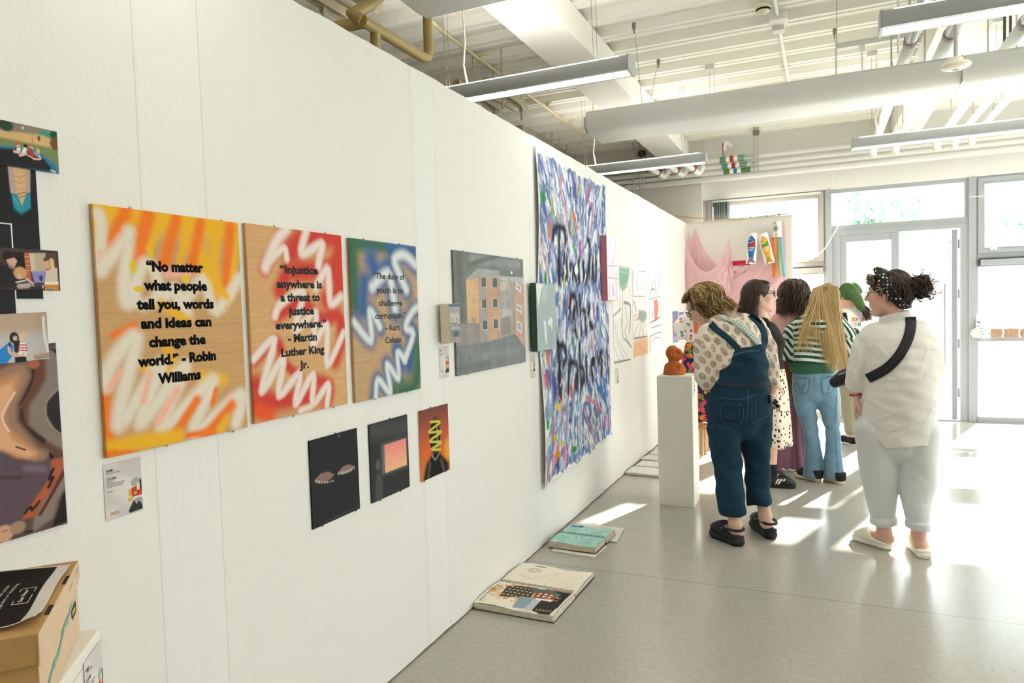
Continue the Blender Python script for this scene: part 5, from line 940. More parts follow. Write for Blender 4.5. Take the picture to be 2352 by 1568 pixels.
def spirals(c):
    pass
eb = board('small_painting', 'eyes', 1.741, 1.990, .991, .705, '#2d2e30', 'small black painting of two closed eyelids with white lashes', 'painting', None, None, 'small paintings under the quote boards', x=.006, m=mpaint, edge='#222222', scr=((1.875, .992), (1.79, .703), (1.97, .703)), clipm=mclip, res=1.1)
c = Canvas(253, 287, 1.1, '#38393a'); c.ops(ART['tv']); qd = [(92, 91), (237, 91), (238, 196), (93, 196)]
msk = ((c.X > 91) & (c.X < 238) & (c.Y > 91) & (c.Y < 196)).astype(float); tt = np.clip((c.Y-91)/105, 0, 1)[..., None]; colg = np.array(srgb('#e86a6e'))*(1-tt)+np.array(srgb('#efae72'))*tt
d = np.full(c.X.shape, 1e9)
rg2 = np.random.default_rng(5)
for i in range(6):
    for j in range(4):
        cx_, cy_ = 103+i*24+rg2.normal(0, 3)+(j % 2)*8, 103+j*27+rg2.normal(0, 3); q = np.hypot(c.X-cx_, c.Y-cy_); d = np.minimum(d, q)
lns = np.clip((np.sin(d*1.15)-.35)*2.2, 0, 1)[..., None]; colg = colg*(1-lns*.75)+np.array(srgb('#f6d9cc'))*lns*.75
c.C = c.C*(1-msk[..., None])+colg*msk[..., None]
t = empty('small_painting', (0, 2.188, .703), 0, 'small dark painting of a grey figure before a glowing pink and yellow patterned screen', 'painting', 'small paintings under the quote boards')
c.sheet('panel', mpaint, lambda X, Y, d: np.stack([.006-d/1000., 2.062+X/1000-2.188, .990-Y/1000-.703], -1), 5.5, t, edge='#222222'); screws(t, [(.01, .289), (.065, -.002), (-.07, -.002)], mclip, .006)
def sunset(c):
    tt = np.clip(c.Y/c.h, 0, 1)[..., None]; k1, k2, k3 = (np.array(srgb(v)) for v in ('#7d4a45', '#dd6a38', '#d9822f'))
    c.C = np.where(tt < .6, k1+(k2-k1)*(tt/.6)**1.3, k2+(k3-k2)*((tt-.6)/.4)); c.ell('#e8a23a', .9, (235, 200), (40, 50))
board('small_painting', 'zig', 2.402, 2.641, .989, .699, '#7d4a45', 'small orange painting of a dark figure with a yellow zigzag over the face', 'painting', None, None, 'small paintings under the quote boards', x=.006, m=mpaint, edge='#d8cdbb', scr=((2.50, .991), (2.43, .697), (2.61, .697)), clipm=mclip, res=1.1, pre=sunset)
board('building_painting', 'bld', 2.728, 3.522, 1.662, 1.100, '#7d8380', 'large grey painting of a flat roofed block of flats, beside the long banner', 'painting', x=.010, m=mpaint, edge='#6b6a66', scr=((2.83, 1.663), (3.45, 1.664), (2.83, 1.098), (3.45, 1.1)), clipm=mclip, res=2.)
# deep canvases: a stretcher box with the painted face in front
def box_canvas(name, key, y0, y1, zt, zb, depth, sidec, bgc, lab, res=1.5):
    t = empty(name, (0, (y0+y1)/2, zb), 0, lab, 'painting'); sh = np.array((0, (y0+y1)/2, zb))
    MB().box(.0135, depth+.012, y0-sh[1], y1-sh[1], 0, zt-zb, bev=.002).build('canvas_side', mat('side'+sidec, sidec, .6), t)
    c = Canvas((y1-y0)*1000-2, (zt-zb)*1000-2, res, bgc)
    if key: c.ops(ART[key])
    else:
        c.poly('#a9aaa8', .1, [(0, 0), (100, 0), (100, 45), (0, 45)]); c.poly('#5e7b80', .1, [(0, 0), (100, 0), (100, 12), (0, 12)])
        for i in range(240): c.ell(('#8d7d78', '#b7aaa4', '#6f6461')[i % 3], .3, (RNG.uniform(5, 93), RNG.uniform(82, 165)), (3, 3))
        for xx in (28, 66): c.ell('#cfc2bb', .2, (xx, 52), (17, 14)); c.poly('#c9cccc', .1, [(xx-13, 52), (xx+13, 52), (xx+13, 78), (xx-13, 78)]); c.ell('#9fa5a8', .3, (xx, 66), (8, 12))
        c.poly('#9fb3c4', .1, [(12, 98), (92, 98), (92, 112), (12, 112)]); c.poly('#7e8a92', .2, [(16, 112), (90, 112), (90, 145), (16, 145)]); c.ell('#5b6970', .4, (55, 130), (20, 10))
    c.fib(.03, 2, 2, 9)
    c.sheet('canvas_front', mpaint, lambda X, Y, d: np.stack([depth+.0128-d/1000., y0+.001+X/1000-sh[1], zt-.001-Y/1000-sh[2]], -1), .7, t); return t
box_canvas('block_painting', None, 2.588, 2.685, 1.423, 1.255, .045, '#d9cdb4', '#b9b3ae', 'tiny deep cream block painted with two arched windows, left of the block of flats')
box_canvas('figure_canvas', 'green', 3.60, 3.905, 1.535, 1.150, .038, '#2f4a40', '#a9b9b9', 'small pale green canvas with dark green sides, overlapping the banner on its left')
box_canvas('pink_canvas', 'pinkc', 4.985, 5.315, 1.915, 1.437, .05, '#b96f7c', '#eae8f2', 'small white canvas with pink sides, overlapping the banner on its right')
# ---- the banner: a loose painted cloth
c = Canvas(1460, 1966, 4.2, '#8490b8'); rb = np.random.default_rng(21)
pal = ['#4a5796', '#5b71a8', '#7d86b4', '#3f6ca0', '#8f93bd', '#9fb3c8', '#6a7fae', '#5a6fa0', '#7fa0bd', '#4f5b9c', '#a4a6c6', '#3d5a92']
def dabs(n, cols, w0, w1, l0, l1, op):
    for i in range(n):
        x0, y0 = rb.uniform(0, 1460), rb.uniform(0, 1966); L_ = rb.uniform(l0, l1); lean = .55*math.sin(x0/260+y0/420)+rb.normal(0, .25); w = rb.uniform(w0, w1)
        c.stroke(cols[rb.integers(len(cols))], w, .35, [(x0, y0), (x0+L_*lean, y0+L_)], op=rb.uniform(.5, .95)*op, rag=.5)
dabs(900, pal, 30, 80, 40, 160, 1.); dabs(950, ['#eceef0', '#f2f2ef', '#dfe4ea'], 18, 46, 25, 90, .95); dabs(500, pal, 14, 36, 30, 90, 1.)
c.ops([[o[0], o[1], o[2]*(2.7 if o[1] == '#26262a' else 1.6), .75, o[4]] if o[0] == 's' else o for o in ART['ban']], rag=.45)
dabs(200, ['#eef0f2', '#f2f2ef', '#c9d2de'], 9, 24, 18, 60, .8); dabs(90, pal, 9, 20, 20, 60, .9)
ed = np.minimum(c.X-14-8*np.sin(c.Y/37), 1446-c.X+8*np.sin(c.Y/51)); ed = np.minimum(ed, np.minimum(c.Y-22-10*np.sin(c.X/60)-6*np.sin(c.X/17), 1945-c.Y+9*np.sin(c.X/44)+7*np.sin(c.X/15)))
c.over(np.clip(.5-ed/10, 0, 1), '#efefeb'); c.fib(.05, 3, 3, 12)
def ban_place(X, Y, d):
    u, v = X/1460, Y/1966
    bul = .014+.010*np.sin(v*9+u*3)*np.exp(-((u-.02)/.25)**2)+.010*v*np.sin(u*14+v*2)**2+.016*np.exp(-((u-.97)/.06)**2-((v-.0)/.03)**2)+.008*np.exp(-((u-.75-.25*v)/.07)**2)*np.exp(-v*4)
    yy = 3.742+u*(1.405+.06*v)-.02*v+.006*np.sin(v*11); zz = 2.322-.012*u-.012*np.sin(u*3.14)*(1-v)-v*(1.985-.065*u)+.01*np.sin(u*9)*v
    bul = np.where((yy < 3.94) & (zz > 1.11) & (zz < 1.57), .011, np.where((yy > 4.95) & (zz > 1.40) & (zz < 1.95), .011, bul))
    return np.stack([bul-d/1000., yy, zz], -1)
o = c.sheet('painted_banner', mcloth, ban_place, 1.2); tag(o, 'tall blue and white painted cloth banner with black brushed words, hanging from the partition top', 'banner')
# ---- three street drawings
def drawing(key, y0, y1, zt, zb, lab, seed):
    c = Canvas((y1-y0)*1000, (zt-zb)*1000, 3., '#f1f1ee'); r = np.random.default_rng(seed)
    for i in range(620):
        x0, yy = r.uniform(0, c.w), r.uniform(c.h*.06, c.h*.97); an = r.choice([1.57, 1.5, 1.2, .1, 2.2])+r.normal(0, .2); L_ = r.uniform(20, 110)
        c.stroke(('#8f9290', '#a9acaa', '#6f7271')[i % 3], r.uniform(4, 13), .7, [(x0, yy), (x0+L_*math.cos(an), yy+L_*math.sin(an))], op=r.uniform(.2, .62))
    c.ops([[o[0], o[1], o[2]*1.2, 1., o[4]] if o[0] == 's' else o for o in ART[key]], rag=.5); c.fib(.03, 3, 3, seed)
    o = c.sheet('street_drawing', mcardp, wall_place(y0, zt, .0025), 2.2, edge='#eeeeea'); 
    return tag(o, lab, 'drawing', 'charcoal street drawings')
def fixsheet(o): return o
drawing('d1', 5.33, 5.915, 1.722, .929, 'charcoal street drawing with a big green tree, leftmost of three', 31)
drawing('d2', 5.955, 6.553, 1.732, .938, 'charcoal street drawing with a striped crossing and an orange patch at the bottom', 32)
drawing('d3', 6.60, 7.145, 1.720, .950, 'charcoal street drawing with a red smear in the middle', 33)
# ---- name cards
mink = mat('grey_ink', '#57504f', .7); mink2 = mat('dark_ink', '#2b2626', .7); mor = mat('orange_ink', '#c07a45', .6)
def card(pf, parent_loc, lab, w=96, h=131, full=True, name2='WILLOW KING'):
    """pf maps (x_mm, y_mm, depth_mm) to the card's own space"""
    c = Canvas(w, h, 1.2, '#d9d2d0'); r = np.random.default_rng(4); s_ = w/96
    for i in range(14): c.ell(('#e2dcd9', '#d2cac9')[i % 2], 1., (r.uniform(0, w), r.uniform(0, h)), (30, 24))
    c.ell('#a9aeb0', .12, (80*s_, 58*s_), (13*s_, 11*s_)); c.poly('#d8a24a', .05, [(60*s_, 72*s_), (72*s_, 72*s_), (72*s_, 88*s_), (60*s_, 88*s_)]); c.poly('#c2482f', .05, [(68*s_, 70*s_), (w-1, 66*s_), (w-1, 92*s_), (68*s_, 92*s_)]); c.poly('#e7d7a2', .05, [(82*s_, 62*s_), (90*s_, 60*s_), (90*s_, 78*s_), (82*s_, 78*s_)])
    c.poly('#2b2a2d', .05, [(90*s_, 55*s_), (95*s_, 53*s_), (95*s_, 80*s_), (91*s_, 80*s_)]); c.ell('#d9b25a', .1, (64*s_, 96*s_), (7*s_, 6*s_)); c.ell('#c9a08a', .1, (78*s_, 84*s_), (4*s_, 4*s_))
    c.ell('#a3a4a4', .1, (84*s_, 108*s_), (15*s_, 12*s_)); c.poly('#3a3a3c', .1, [(58*s_, 122*s_), (72*s_, 100*s_), (80*s_, 112*s_), (86*s_, 104*s_), (w-1, 118*s_), (w-1, 127*s_), (60*s_, 128*s_)])
    t = empty('name_card', parent_loc, 0, lab, 'label', 'exhibition name cards'); c.sheet('card', mcardp, pf, .5, t)
    letters('card_heading', [('NAME', 7*s_, 24*s_, 18*s_, 18*s_, 8*s_), ('COURSE', 7*s_, 31*s_, 37*s_, 37*s_, 8*s_)], pf, mink2, t, .02, .3)
    if full: letters('card_text', [(name2, 7*s_, 41*s_, 24*s_, 24*s_, 6.5*s_), ('LEVEL 3', 7*s_, 25*s_, 44*s_, 44*s_, 6.5*s_), ('EXTENDED DIPLOMA', 7*s_, 52*s_, 49.5*s_, 49.5*s_, 6.5*s_), ('IN ART & DESIGN', 7*s_, 47*s_, 55*s_, 55*s_, 6.5*s_), ('YEAR 1', 7*s_, 24*s_, 66*s_, 66*s_, 6.5*s_)], pf, mink, t, 0, .3)
    letters('card_year', [('2025', 11*s_, 34*s_, 118*s_, 118*s_, 10*s_)], pf, mor, t, .02, .3); return t
def wall_card(y0, zt, lab, w=96, h=131, full=True, **k):
    return card(lambda X, Y, d: np.stack([.0012-d/1000., X/1000, -Y/1000], -1), (0, y0, zt), lab, w, h, full, **k)
wall_card(1.051, 1.065, 'pinkish name card below the orange quote board')
wall_card(2.588, 1.238, 'name card below the tiny arched window block', 86, 136, False)
wall_card(3.605, 1.128, 'name card below the pale green canvas', 70, 128, False)
wall_card(5.36, .898, 'name card below the green tree drawing', 90, 128, False)
# ---- photographs and prints at the left edge
def print_sheet(name, key, y0, y1, zt, zb, x, bgc, lab, cat, res=1.0, border=0, tilt=0., edge='#e9e9ea', curl=None, crop=0):
    c = Canvas((y1-y0)*1000, (zt-zb)*1000, res, bgc)
    if key: c.ops(ART[key])
    if border:
        e = np.minimum(np.minimum(c.X, c.w-c.X), np.minimum(c.Y, c.h-c.Y)); c.over((e < border).astype(float), '#e6e7ea')
    if crop:
        j = int(round(crop/c.h*(c.ny-1))); c.C, c.X, c.Y = c.C[j:], c.X[j:], c.Y[j:]-c.Y[j, 0]; c.h = c.Y.max(); c.ny -= j; zt -= crop/1000
    c.fib(.03, 2, 2, 8)
    def pf(X, Y, d):
        o = curl(X/c.w, Y/c.h) if curl else 0*X
        return np.stack([x+o-d/1000., y1-(c.w-X)/1000, zt-Y/1000+tilt*(X-c.w)/1000], -1)
    o = c.sheet(name, mpaper, pf, .35, edge=edge); return tag(o, lab, cat)
print_sheet('print_sheet', 'bp', .62, .944, 1.76, 1.44, .0012, '#222122', 'black print with a stretched smear of fence and turf, under the trampoline photograph', 'print', border=2.5)
def bp2(c): pass
o = print_sheet('print_sheet', None, .62, .887, 1.595, 1.385, .0026, '#232326', 'black print with a white border and a dark blue landscape strip, behind the table photograph', 'print', border=2.5)
print_sheet('swirl_poster', 'post', .56, .962, 1.352, .955, .0016, '#5d4a45', 'large brown poster of a swirled stretched portrait at the left edge', 'poster', res=1.3, border=3, tilt=.02, curl=lambda u, v: .003*v*np.sin(u*5)**2+.004*(u > .0)*u**6)
print_sheet('photograph', 'ph1', .62, .987, 1.868, 1.710, .0044, '#7a8a58', 'colour photograph of four children on a trampoline, topmost at the left edge', 'photograph', crop=68, curl=lambda u, v: .003*u**4)
print_sheet('photograph', 'ph2', .60, .976, 1.545, 1.460, .0046, '#4a3c38', 'colour photograph of a woman and two girls at a table', 'photograph')
print_sheet('photograph', 'ph3', .60, .94, 1.415, 1.316, .0050, '#bda58f', 'beach photograph of two hugging girls with a curling glossy right edge', 'photograph', tilt=.04, curl=lambda u, v: .006*np.clip((u-.9)/.1, 0, 1)**2)
# ================================================================= THINGS ON THE FLOOR, THE PLINTHS AND THE END PANEL
mwp = mat('plinth_paint', '#e6e3d8', .5, spec=.35, noise=.012, nscale=6, bump=.05, bscale=50)
# --- plinth with the terracotta head
t = empty('plinth', (.575, 4.885, 0), 0, 'tall white plinth standing on the floor under the terracotta head', 'plinth')
MB().box(-.118, .122, -.112, .112, 0, .902, bev=.003).build('plinth_body', mwp, t); MB().box(-.1185, .1225, -.1125, .1125, .884, .8855).build('top_seam', mat('seam_line', '#c9c4b5', .7), t)
card(lambda X, Y, d: np.stack([.0012-d/1000., X/1000, -Y/1000], -1), (.697, 4.80, .885), 'small name card on the side of the tall plinth', 72, 130, False)
mter = mat('terracotta', '#b1602f', .75, spec=.2, noise=.10, nscale=26, bump=.35, bscale=70)
s = Sdf((-.13, -.1, -.01), (.16, .1, .235), .0028)
s.tube([(-.005, 0, .0), (-.005, 0, .03), (-.002, 0, .062)], [.074, .066, .040], [.062, .056, .036], k=.015); s.tube([(-.055, 0, .015), (-.055, 0, .05)], [.016, .012], k=.012); s.ell((.045, .0, .05), (.022, .045, .03), .02); s.ell((-.05, 0, .06), (.014, .03, .018), .012)
s.tube([(-.006, 0, .05), (-.014, 0, .10), (-.006, 0, .12)], [.032, .027, .032], k=.015); s.ell((-.012, 0, .152), (.046, .042, .052), .012); s.ell((.024, 0, .13), (.030, .030, .036), .015); s.ell((.030, 0, .160), (.024, .032, .022), .012)
s.tube([(.046, 0, .152), (.060, 0, .140)], [.012, .010], k=.008); s.tube([(.045, 0, .148), (.085, -.012, .134), (.115, -.02, .124)], [.007, .006, .004], k=.006); s.ell((.048, 0, .116), (.012, .018, .010), .01); s.ell((.058, .0, .128), (.009, .014, .006), .006)
s.ell((.030, -.03, .150), (.012, .008, .009), .01, 's'); s.ell((.030, .03, .150), (.012, .008, .009), .01, 's'); s.tube([(.004, 0, .19), (.005, 0, .209)], [.004, .002], k=.005); s.ell((-.02, -.040, .145), (.012, .008, .016), .006)
s.warp(lambda X, Y, Z: .0012*np.sin(60*X+40*Z)*np.sin(70*Y+30*Z)); s.cut((0, 0, 0), (0, 0, -1))
o = s.mesh('terracotta_head', mter, None, 1); o.location = (.56, 4.88, .9025); tag(o, 'small terracotta bust with a long thin nose, on top of the tall white plinth', 'sculpture')

# --- spiral bound sketchbooks lying open by the partition
mcov = mat('book_cover', '#3a2f2c', .5); mpg = mat('page_edges', '#d8d0c2', .8); mspi = mat('spiral_wire', '#35322f', .35, metal=.7)
def sketchbook(lab, loc, rz, w, h, paint, th=(.022, .018), cover='#3a2f2c', edgec='#d8d0c2', wave=.006):
    """open book: the binding runs along local x, near leaf y in (-h,0), far leaf y in (0,h)"""
    t = empty('sketchbook', loc, rz, lab, 'sketchbook', 'open sketchbooks on the floor')
    MB().box(-.004, w+.004, -h-.004, -.004, 0, .003).box(-.004, w+.004, .004, h+.004, 0, .003).build('book_cover', mat('cover'+cover, cover, .5), t)
    rb_ = np.random.default_rng(int(w*1e4)+int(h*1e3))
    for sg, z1 in ((-1, th[0]), (1, th[1])):
        b = MB(); k = 7
        for i in range(k):
            z0 = .003+(z1-.004)*i/k; dx = rb_.uniform(-.004, .004); b.box(.001+dx, w-.002+dx+.003*rb_.random(), *( (-h+.001-.004*rb_.random(), -.008) if sg < 0 else (.008, h-.001+.004*rb_.random())), z0, z0+(z1-.004)/k*.86)
        b.build('page_block', mat('pages'+edgec, edgec, .85, noise=.15, nscale=60), t)
    for sg, z1 in ((-1, th[0]), (1, th[1])):
        c = Canvas(w*1000, h*1000, 1.5, '#ece4d3'); paint(c, sg); c.fib(.015, 3, 3, 3)
        def pf(X, Y, d, sg=sg, z1=z1):
            u, v = X/1000/w, Y/1000/h; vv = v if sg > 0 else 1-v     # canvas top is the far edge
            yy = (h-Y/1000) if sg > 0 else -Y/1000
            dist = np.abs(yy)/h
            return np.stack([X/1000, yy, z1+wave*np.sin(3.1*dist)*(1-.3*u)+.5*wave*np.sin(7*u)*dist**2-d/1000.], -1)
        c.sheet('top_page', mcardp, pf, .4, t, edge='#d8d0c2')
    b = MB(); n = int(w/.0125)
    for i in range(n):
        x = .012+(w-.024)*i/(n-1); b.tube([(x, -.010, th[0]-.004), (x, -.009, th[0]+.004), (x, 0, th[0]+.009), (x, .009, th[1]+.004), (x, .010, th[1]-.004)], .0014, 5)
    b.build('spiral_binding', mspi, t, True); return t
def p_build(c, sg):
    w, h = c.w, c.h; r = np.random.default_rng(2)
    if sg < 0:
        for i in range(160):
            a = r.uniform(0, 6.28); rr = r.uniform(60, 120); c.stroke(('#d8932f', '#b8701f', '#e0b060')[i % 3], 6, .6, [(140+rr*math.cos(a), 110+rr*.8*math.sin(a)), (140+(rr+22)*math.cos(a), 110+(rr+22)*.8*math.sin(a))], op=.8)
        c.poly('#4a4030', .05, [(70, 60), (110, 30), (220, 22), (232, 150), (90, 190)]); 
        for j in range(4):
            for i in range(6): c.poly('#b9b4a0', .1, [(92+i*22, 50+j*34), (103+i*22, 49+j*34), (104+i*22, 62+j*34), (93+i*22, 63+j*34)])
        c.poly('#5b6660', .2, [(190, 30), (330, 20), (350, 60), (220, 90)]); c.poly('#a9806a', .1, [(250, 8), (392, 4), (392, 20), (260, 26)]); c.poly('#8a4a34', .05, [(236, 70), (330, 62), (340, 130), (240, 140)]); c.poly('#4f78a8', .05, [(330, 62), (350, 60), (356, 128), (340, 132)])
        for i in range(3):
            for j in range(2): c.poly('#e4dccb', .1, [(250+i*28, 76+j*28), (264+i*28, 75+j*28), (265+i*28, 92+j*28), (251+i*28, 93+j*28)])
        c.poly('#26262a', .1, [(300, 24), (392, 22), (392, 210), (330, 215), (352, 60)]); c.poly('#8fa2a8', .2, [(180, 150), (260, 140), (250, 250), (190, 262)]); c.poly('#b6c2c8', .1, [(252, 160), (290, 156), (282, 270), (250, 272)]); c.poly('#34302e', .15, [(290, 150), (392, 160), (380, 276), (284, 276)])
        for i in range(9): c.ell(('#d08a3a', '#c8702c', '#b09060')[i % 3], .4, (330+r.uniform(-30, 40), 110+r.uniform(-30, 40)), (7, 7))
        for i in range(5): c.poly('#8a7a50', .1, [(300+i*16, 232), (311+i*16, 232), (311+i*16, 250), (300+i*16, 250)])
        for i in range(110):
            x0, y0 = r.uniform(4, 60), r.uniform(60, 260); c.stroke('#6b6152', 1.6, .5, [(x0, y0), (x0+r.uniform(2, 8), y0+r.uniform(-2, 2))], op=.7)
        for i in range(13): c.stroke('#2c2824', 2.2, .3, [(16, 258-i*17), (26+2*(i % 3), 250-i*17), (18, 245-i*17)])
    else:
        c.ell('#7a736a', .5, (120, 30), (34, 8))
        for i in range(70):
            a = i*.55; rr = 10+i*.45; c.stroke('#9a9286', 1.8, .5, [(110+rr*math.cos(a), 95+rr*.8*math.sin(a)), (110+(rr+3)*math.cos(a+.7), 95+(rr+3)*.8*math.sin(a+.7))], op=.6)
        for i in range(4): c.stroke('#b5ad9e', 1.6, .5, [(60+i*10, 170), (120+i*14, 200), (190+i*12, 120), (210+i*16, 60)], op=.6)
        for i in range(12):
            for j in range(9): c.stroke('#a39b8c', 1.5, .5, [(225+i*12, 60+j*22), (228+i*12, 72+j*22)], op=.55)
sketchbook('open spiral sketchbook nearest the camera, with a painted brown house on its near page', (.012, 3.10, 0), rad(-1.5), .40, .278, p_build, (.030, .024), '#2e2624', wave=.009)
def p_teal(c, sg):
    c.C[:] = srgb('#a3cfc6'); r = np.random.default_rng(6)
    for i in range(7): c.ell('#e4e2d8', .3, (r.uniform(20, 260), r.uniform(15, 165)), (14, 6))
    for k in range(2):
        for j in range(12): c.stroke('#4b6a68', 1.4, .4, [(18+k*150, 60+j*9), (95+k*150+r.uniform(-10, 10), 58+j*9)], op=.6)
    c.stroke('#33484a', 3, .3, [(120, 80), (128, 60), (134, 82)]); c.stroke('#33484a', 3, .3, [(150, 70), (160, 50), (176, 60), (182, 40)])
    if sg > 0: c.poly('#3f77b0', .05, [(14, 8), (92, 8), (92, 50), (14, 50)]); c.ell('#e6e4da', .3, (52, 24), (13, 8)); c.ell('#2d5688', .3, (60, 38), (16, 6))
sketchbook('open spiral sketchbook with pale turquoise pages, under the banner', (.052, 3.878, .006), rad(-2.5), .285, .175, p_teal, (.034, .030), '#3a2620', '#cfc3b2')
for (x, y, w, h, rz, z, lab) in ((.07, 3.66, .27, .2, -4, .0008, 'loose pale sheet sticking out from under the near edge of the turquoise sketchbook'), (.10, 3.90, .29, .27, 5, .003, 'loose crumpled sheets sticking out at the far side of the turquoise sketchbook')):
    c = Canvas(w*1000, h*1000, 4, '#dcd8ce')
    for i in range(30): c.stroke('#a9a294', 3, .5, [(RNG.uniform(0, w*1000), RNG.uniform(0, h*1000)), (RNG.uniform(0, w*1000), RNG.uniform(0, h*1000))], op=.12)
    o = c.sheet('loose_sheet', mcardp, lambda X, Y, d: np.stack([X/1000, Y/1000, .0015+.0012*np.sin(X/35)*np.sin(Y/28)-d/1000.], -1), .4); o.location = (x, y, z); o.rotation_euler = (0, 0, rad(rz)); tag(o, lab, 'paper')
def p_grey(c, sg):
    c.C[:] = srgb('#e3e2de'); r = np.random.default_rng(int(c.w)+sg)
    for i in range(120): x0, y0 = r.uniform(5, c.w-15), r.uniform(5, c.h-12); c.stroke(('#9a9a9c', '#77777c', '#b9b6b4')[i % 3], r.uniform(1.5, 5), .5, [(x0, y0), (x0+r.uniform(4, 22), y0+r.uniform(-3, 3))], op=.5)
sketchbook('far open sketchbook with faint pencil notes, half behind the plinth', (.028, 5.79, 0), rad(-4), .38, .235, p_grey, (.022, .02), '#4a4644', '#d5c9b8', .004)
sketchbook('farthest open sketchbook with dark grey sketches, mostly behind the plinth', (.035, 6.285, 0), rad(-6), .30, .205, p_grey, (.02, .018), '#4a4644', '#c9c6c0', .004)

# --- the near plinth with the cardboard box and the black sheet
PD = np.array((.629, -.777)); PI_ = np.array((-.777, -.629)); A0 = np.array((.245, .857))
ang = math.atan2(PD[1], PD[0])
t = empty('plinth', (A0[0], A0[1], 0), ang, 'white plinth at the bottom left corner, under the cardboard box', 'plinth')     # local x along the seen edge, local y to the room
MB().box(0, .38, -.285, 0, 0, .81, bev=.004).build('plinth_body', mwp, t)
MB().box(-.0005, .3805, -.2855, .0006, .784, .786).build('top_seam', mat('seam_line'), t)
PX = np.array((PD[0], PD[1], 0)); PN = np.array((.777, .629, 0))
card(lambda X, Y, d: PX*(.105-X[:, None]/1000)*1.+PN*(.0012-d[:, None]/1000.)+np.array((0, 0, 1))*(-Y[:, None]/1000) if False else PX*((96-X[:, None])/1000)+PN*(.0012-d[:, None]/1000.)+np.array((0, 0, 1))*(-Y[:, None]/1000), (A0[0]+PD[0]*.008+PN[0]*.0006, A0[1]+PD[1]*.008+PN[1]*.0006, .792), 'name card on the near plinth at the bottom left corner', name2='L MOORE')
mkr = mat('kraft_board', '#b8935f', .8, spec=.15, noise=.05, nscale=30, bump=.05); mkr2 = mat('printed_kraft', '#d6bb9c', .7, spec=.2, noise=.03, nscale=25)
BD = np.array((.737, -.676)); bang = math.atan2(BD[1], BD[0]); BA = np.array((.212, .843))
t = empty('cardboard_box', (BA[0], BA[1], .811), bang, 'brown lidded cardboard box with a printed teal wave, on the near plinth', 'box')
BL_, BW = .333, .225
MB().box(.006, BL_-.006, -BW+.006, -.004, 0, .10).build('box_body', mkr, t)
b = MB().box(.006, BL_-.006, -.0038, -.0026, .0, .085); b.build('printed_side', mkr2, t)
lid = MB().box(0, BL_, -BW, 0, .128, .1305).box(BL_-.003, BL_, -BW, -.001, .085, .128).box(0, .003, -BW, -.001, .085, .128).box(0, BL_, -BW, -BW+.003, .085, .128).build('box_lid', mkr, t)
V = [(0, .0002, .1298), (BL_, .0002, .1298), (BL_+.003, .004, .083), (BL_-.14, .003, .088), (BL_-.20, .003, .078), (.06, .003, .086), (.02, .003, .092), (-.004, .002, .100)]
MB().prism([(v[0], v[2]) for v in V], 1, -.0008, .0012).build('lid_front', mkr2, lid)
MB().box(.222, .262, -.006, .0006, .1290, .1312).build('hand_slot', mat('slot_dark', '#2b1f16', .9), lid); MB().box(.085, .128, -.005, .0006, .1292, .1311).build('tuck_slot', mat('slot_dark'), lid)
tw = []; n = 40
for i in range(n+1):
    u = i/n; x = .02+u*.32; zc = .086-u*.075+.004*math.sin(u*20); hw = .0035+.0035*(math.sin(u*26)**2); tw.append((x, zc, hw))
b = MB()
for (x0, z0, h0), (x1, z1, h1) in zip(tw[:-1], tw[1:]):
    if z0-h0 > .002: b.add([(x0, -.0018, z0-h0), (x1, -.0018, z1-h1), (x1, -.0018, z1+h1), (x0, -.0018, z0+h0)], [(0, 1, 2, 3)])
b.build('teal_wave', mat('teal_print', '#74a79c', .7), t)
side = lambda X, Y, d: np.stack([(330-X)/1000, .0018-d/1000, Y*-.001+.128], -1)
letters('box_print', [('WWW.', 262, 285, 20, 24, 12), ('.COM', 296, 318, 26, 30, 12)], lambda X, Y, d: np.stack([.33-X/1000, .0018-d/1000, .128-Y/1000], -1), mat('grey_print', '#8a7a68', .7), lid) if False else None
letters('box_print', [('WWW', 22, 50, 20, 16, 11), ('COM', 84, 112, 12, 9, 11)], lambda X, Y, d: np.stack([.125-X/1000, .0022-d/1000, .128-Y/1000], -1), mat('grey_print', '#8a7a68', .7), lid)
b = MB()
for i in range(7): b.box(.035+i*.006, .039+i*.006, -.0018, -.0014, .048-.002*(i % 3), .066+.003*(i % 2)-i*.0006)
b.build('printed_logo', mat('ink'), t); MB().box(.045, .072, -.0016, -.0012, .052, .060).build('logo_yellow', mat('yellow_print', '#c9b43c', .7), t)
# black printed sheet curling on the lid
c = Canvas(297, 205, 1.6, '#d6d0c8'); c.poly('#1c1a19', .02, [(-2, 3), (269, 3), (269, 202), (-2, 202)])
c.fib(.02, 2, 2, 2)
t2 = empty('printed_sheet', (BA[0], BA[1], .9425), bang, 'black printed sheet with a white margin, curling on top of the cardboard box', 'paper')
# sheet space: X runs away from the viewer along -box depth, Y along the box length
def shp(X, Y, d):
    u, v = X/297, Y/205
    xx = .028+v*.275; yy = -.007-(1-u)*.212-.003*np.sin(v*3); zz = .0018+.010*np.exp(-((1-u)/.10)**2)*np.exp(-((v-1)/.12)**2)+.008*(v-.5)**2*4*(1-u)+.003*np.sin(v*5+u*3)**2
    return np.stack([xx, yy, zz-d/1000.], -1)
c.sheet('sheet_paper', mcardp, shp, .4, t2)
mwi = mat('white_ink', '#e9e6df', .6)
def sh_txt(X, Y, d): return shp(297-(297-X), 205-Y, d)
tl = lambda X, Y, d: shp(Y, 205-X, d-.3)
letters('sheet_button', [('See Now', 79, 117, 241, 241, 12)], tl, mwi, t2, .02, .3)
letters('sheet_lines', [('content which', 92, 150, 190, 190, 11), ('objective or detaching', 60, 152, 207, 207, 11), ('you just', 30, 90, 172, 172, 11)], tl, mwi, t2, 0, .3)
b = MB()
P_ = [(73, 226), (123, 226), (123, 256), (73, 256), (73, 226)]; vv = []
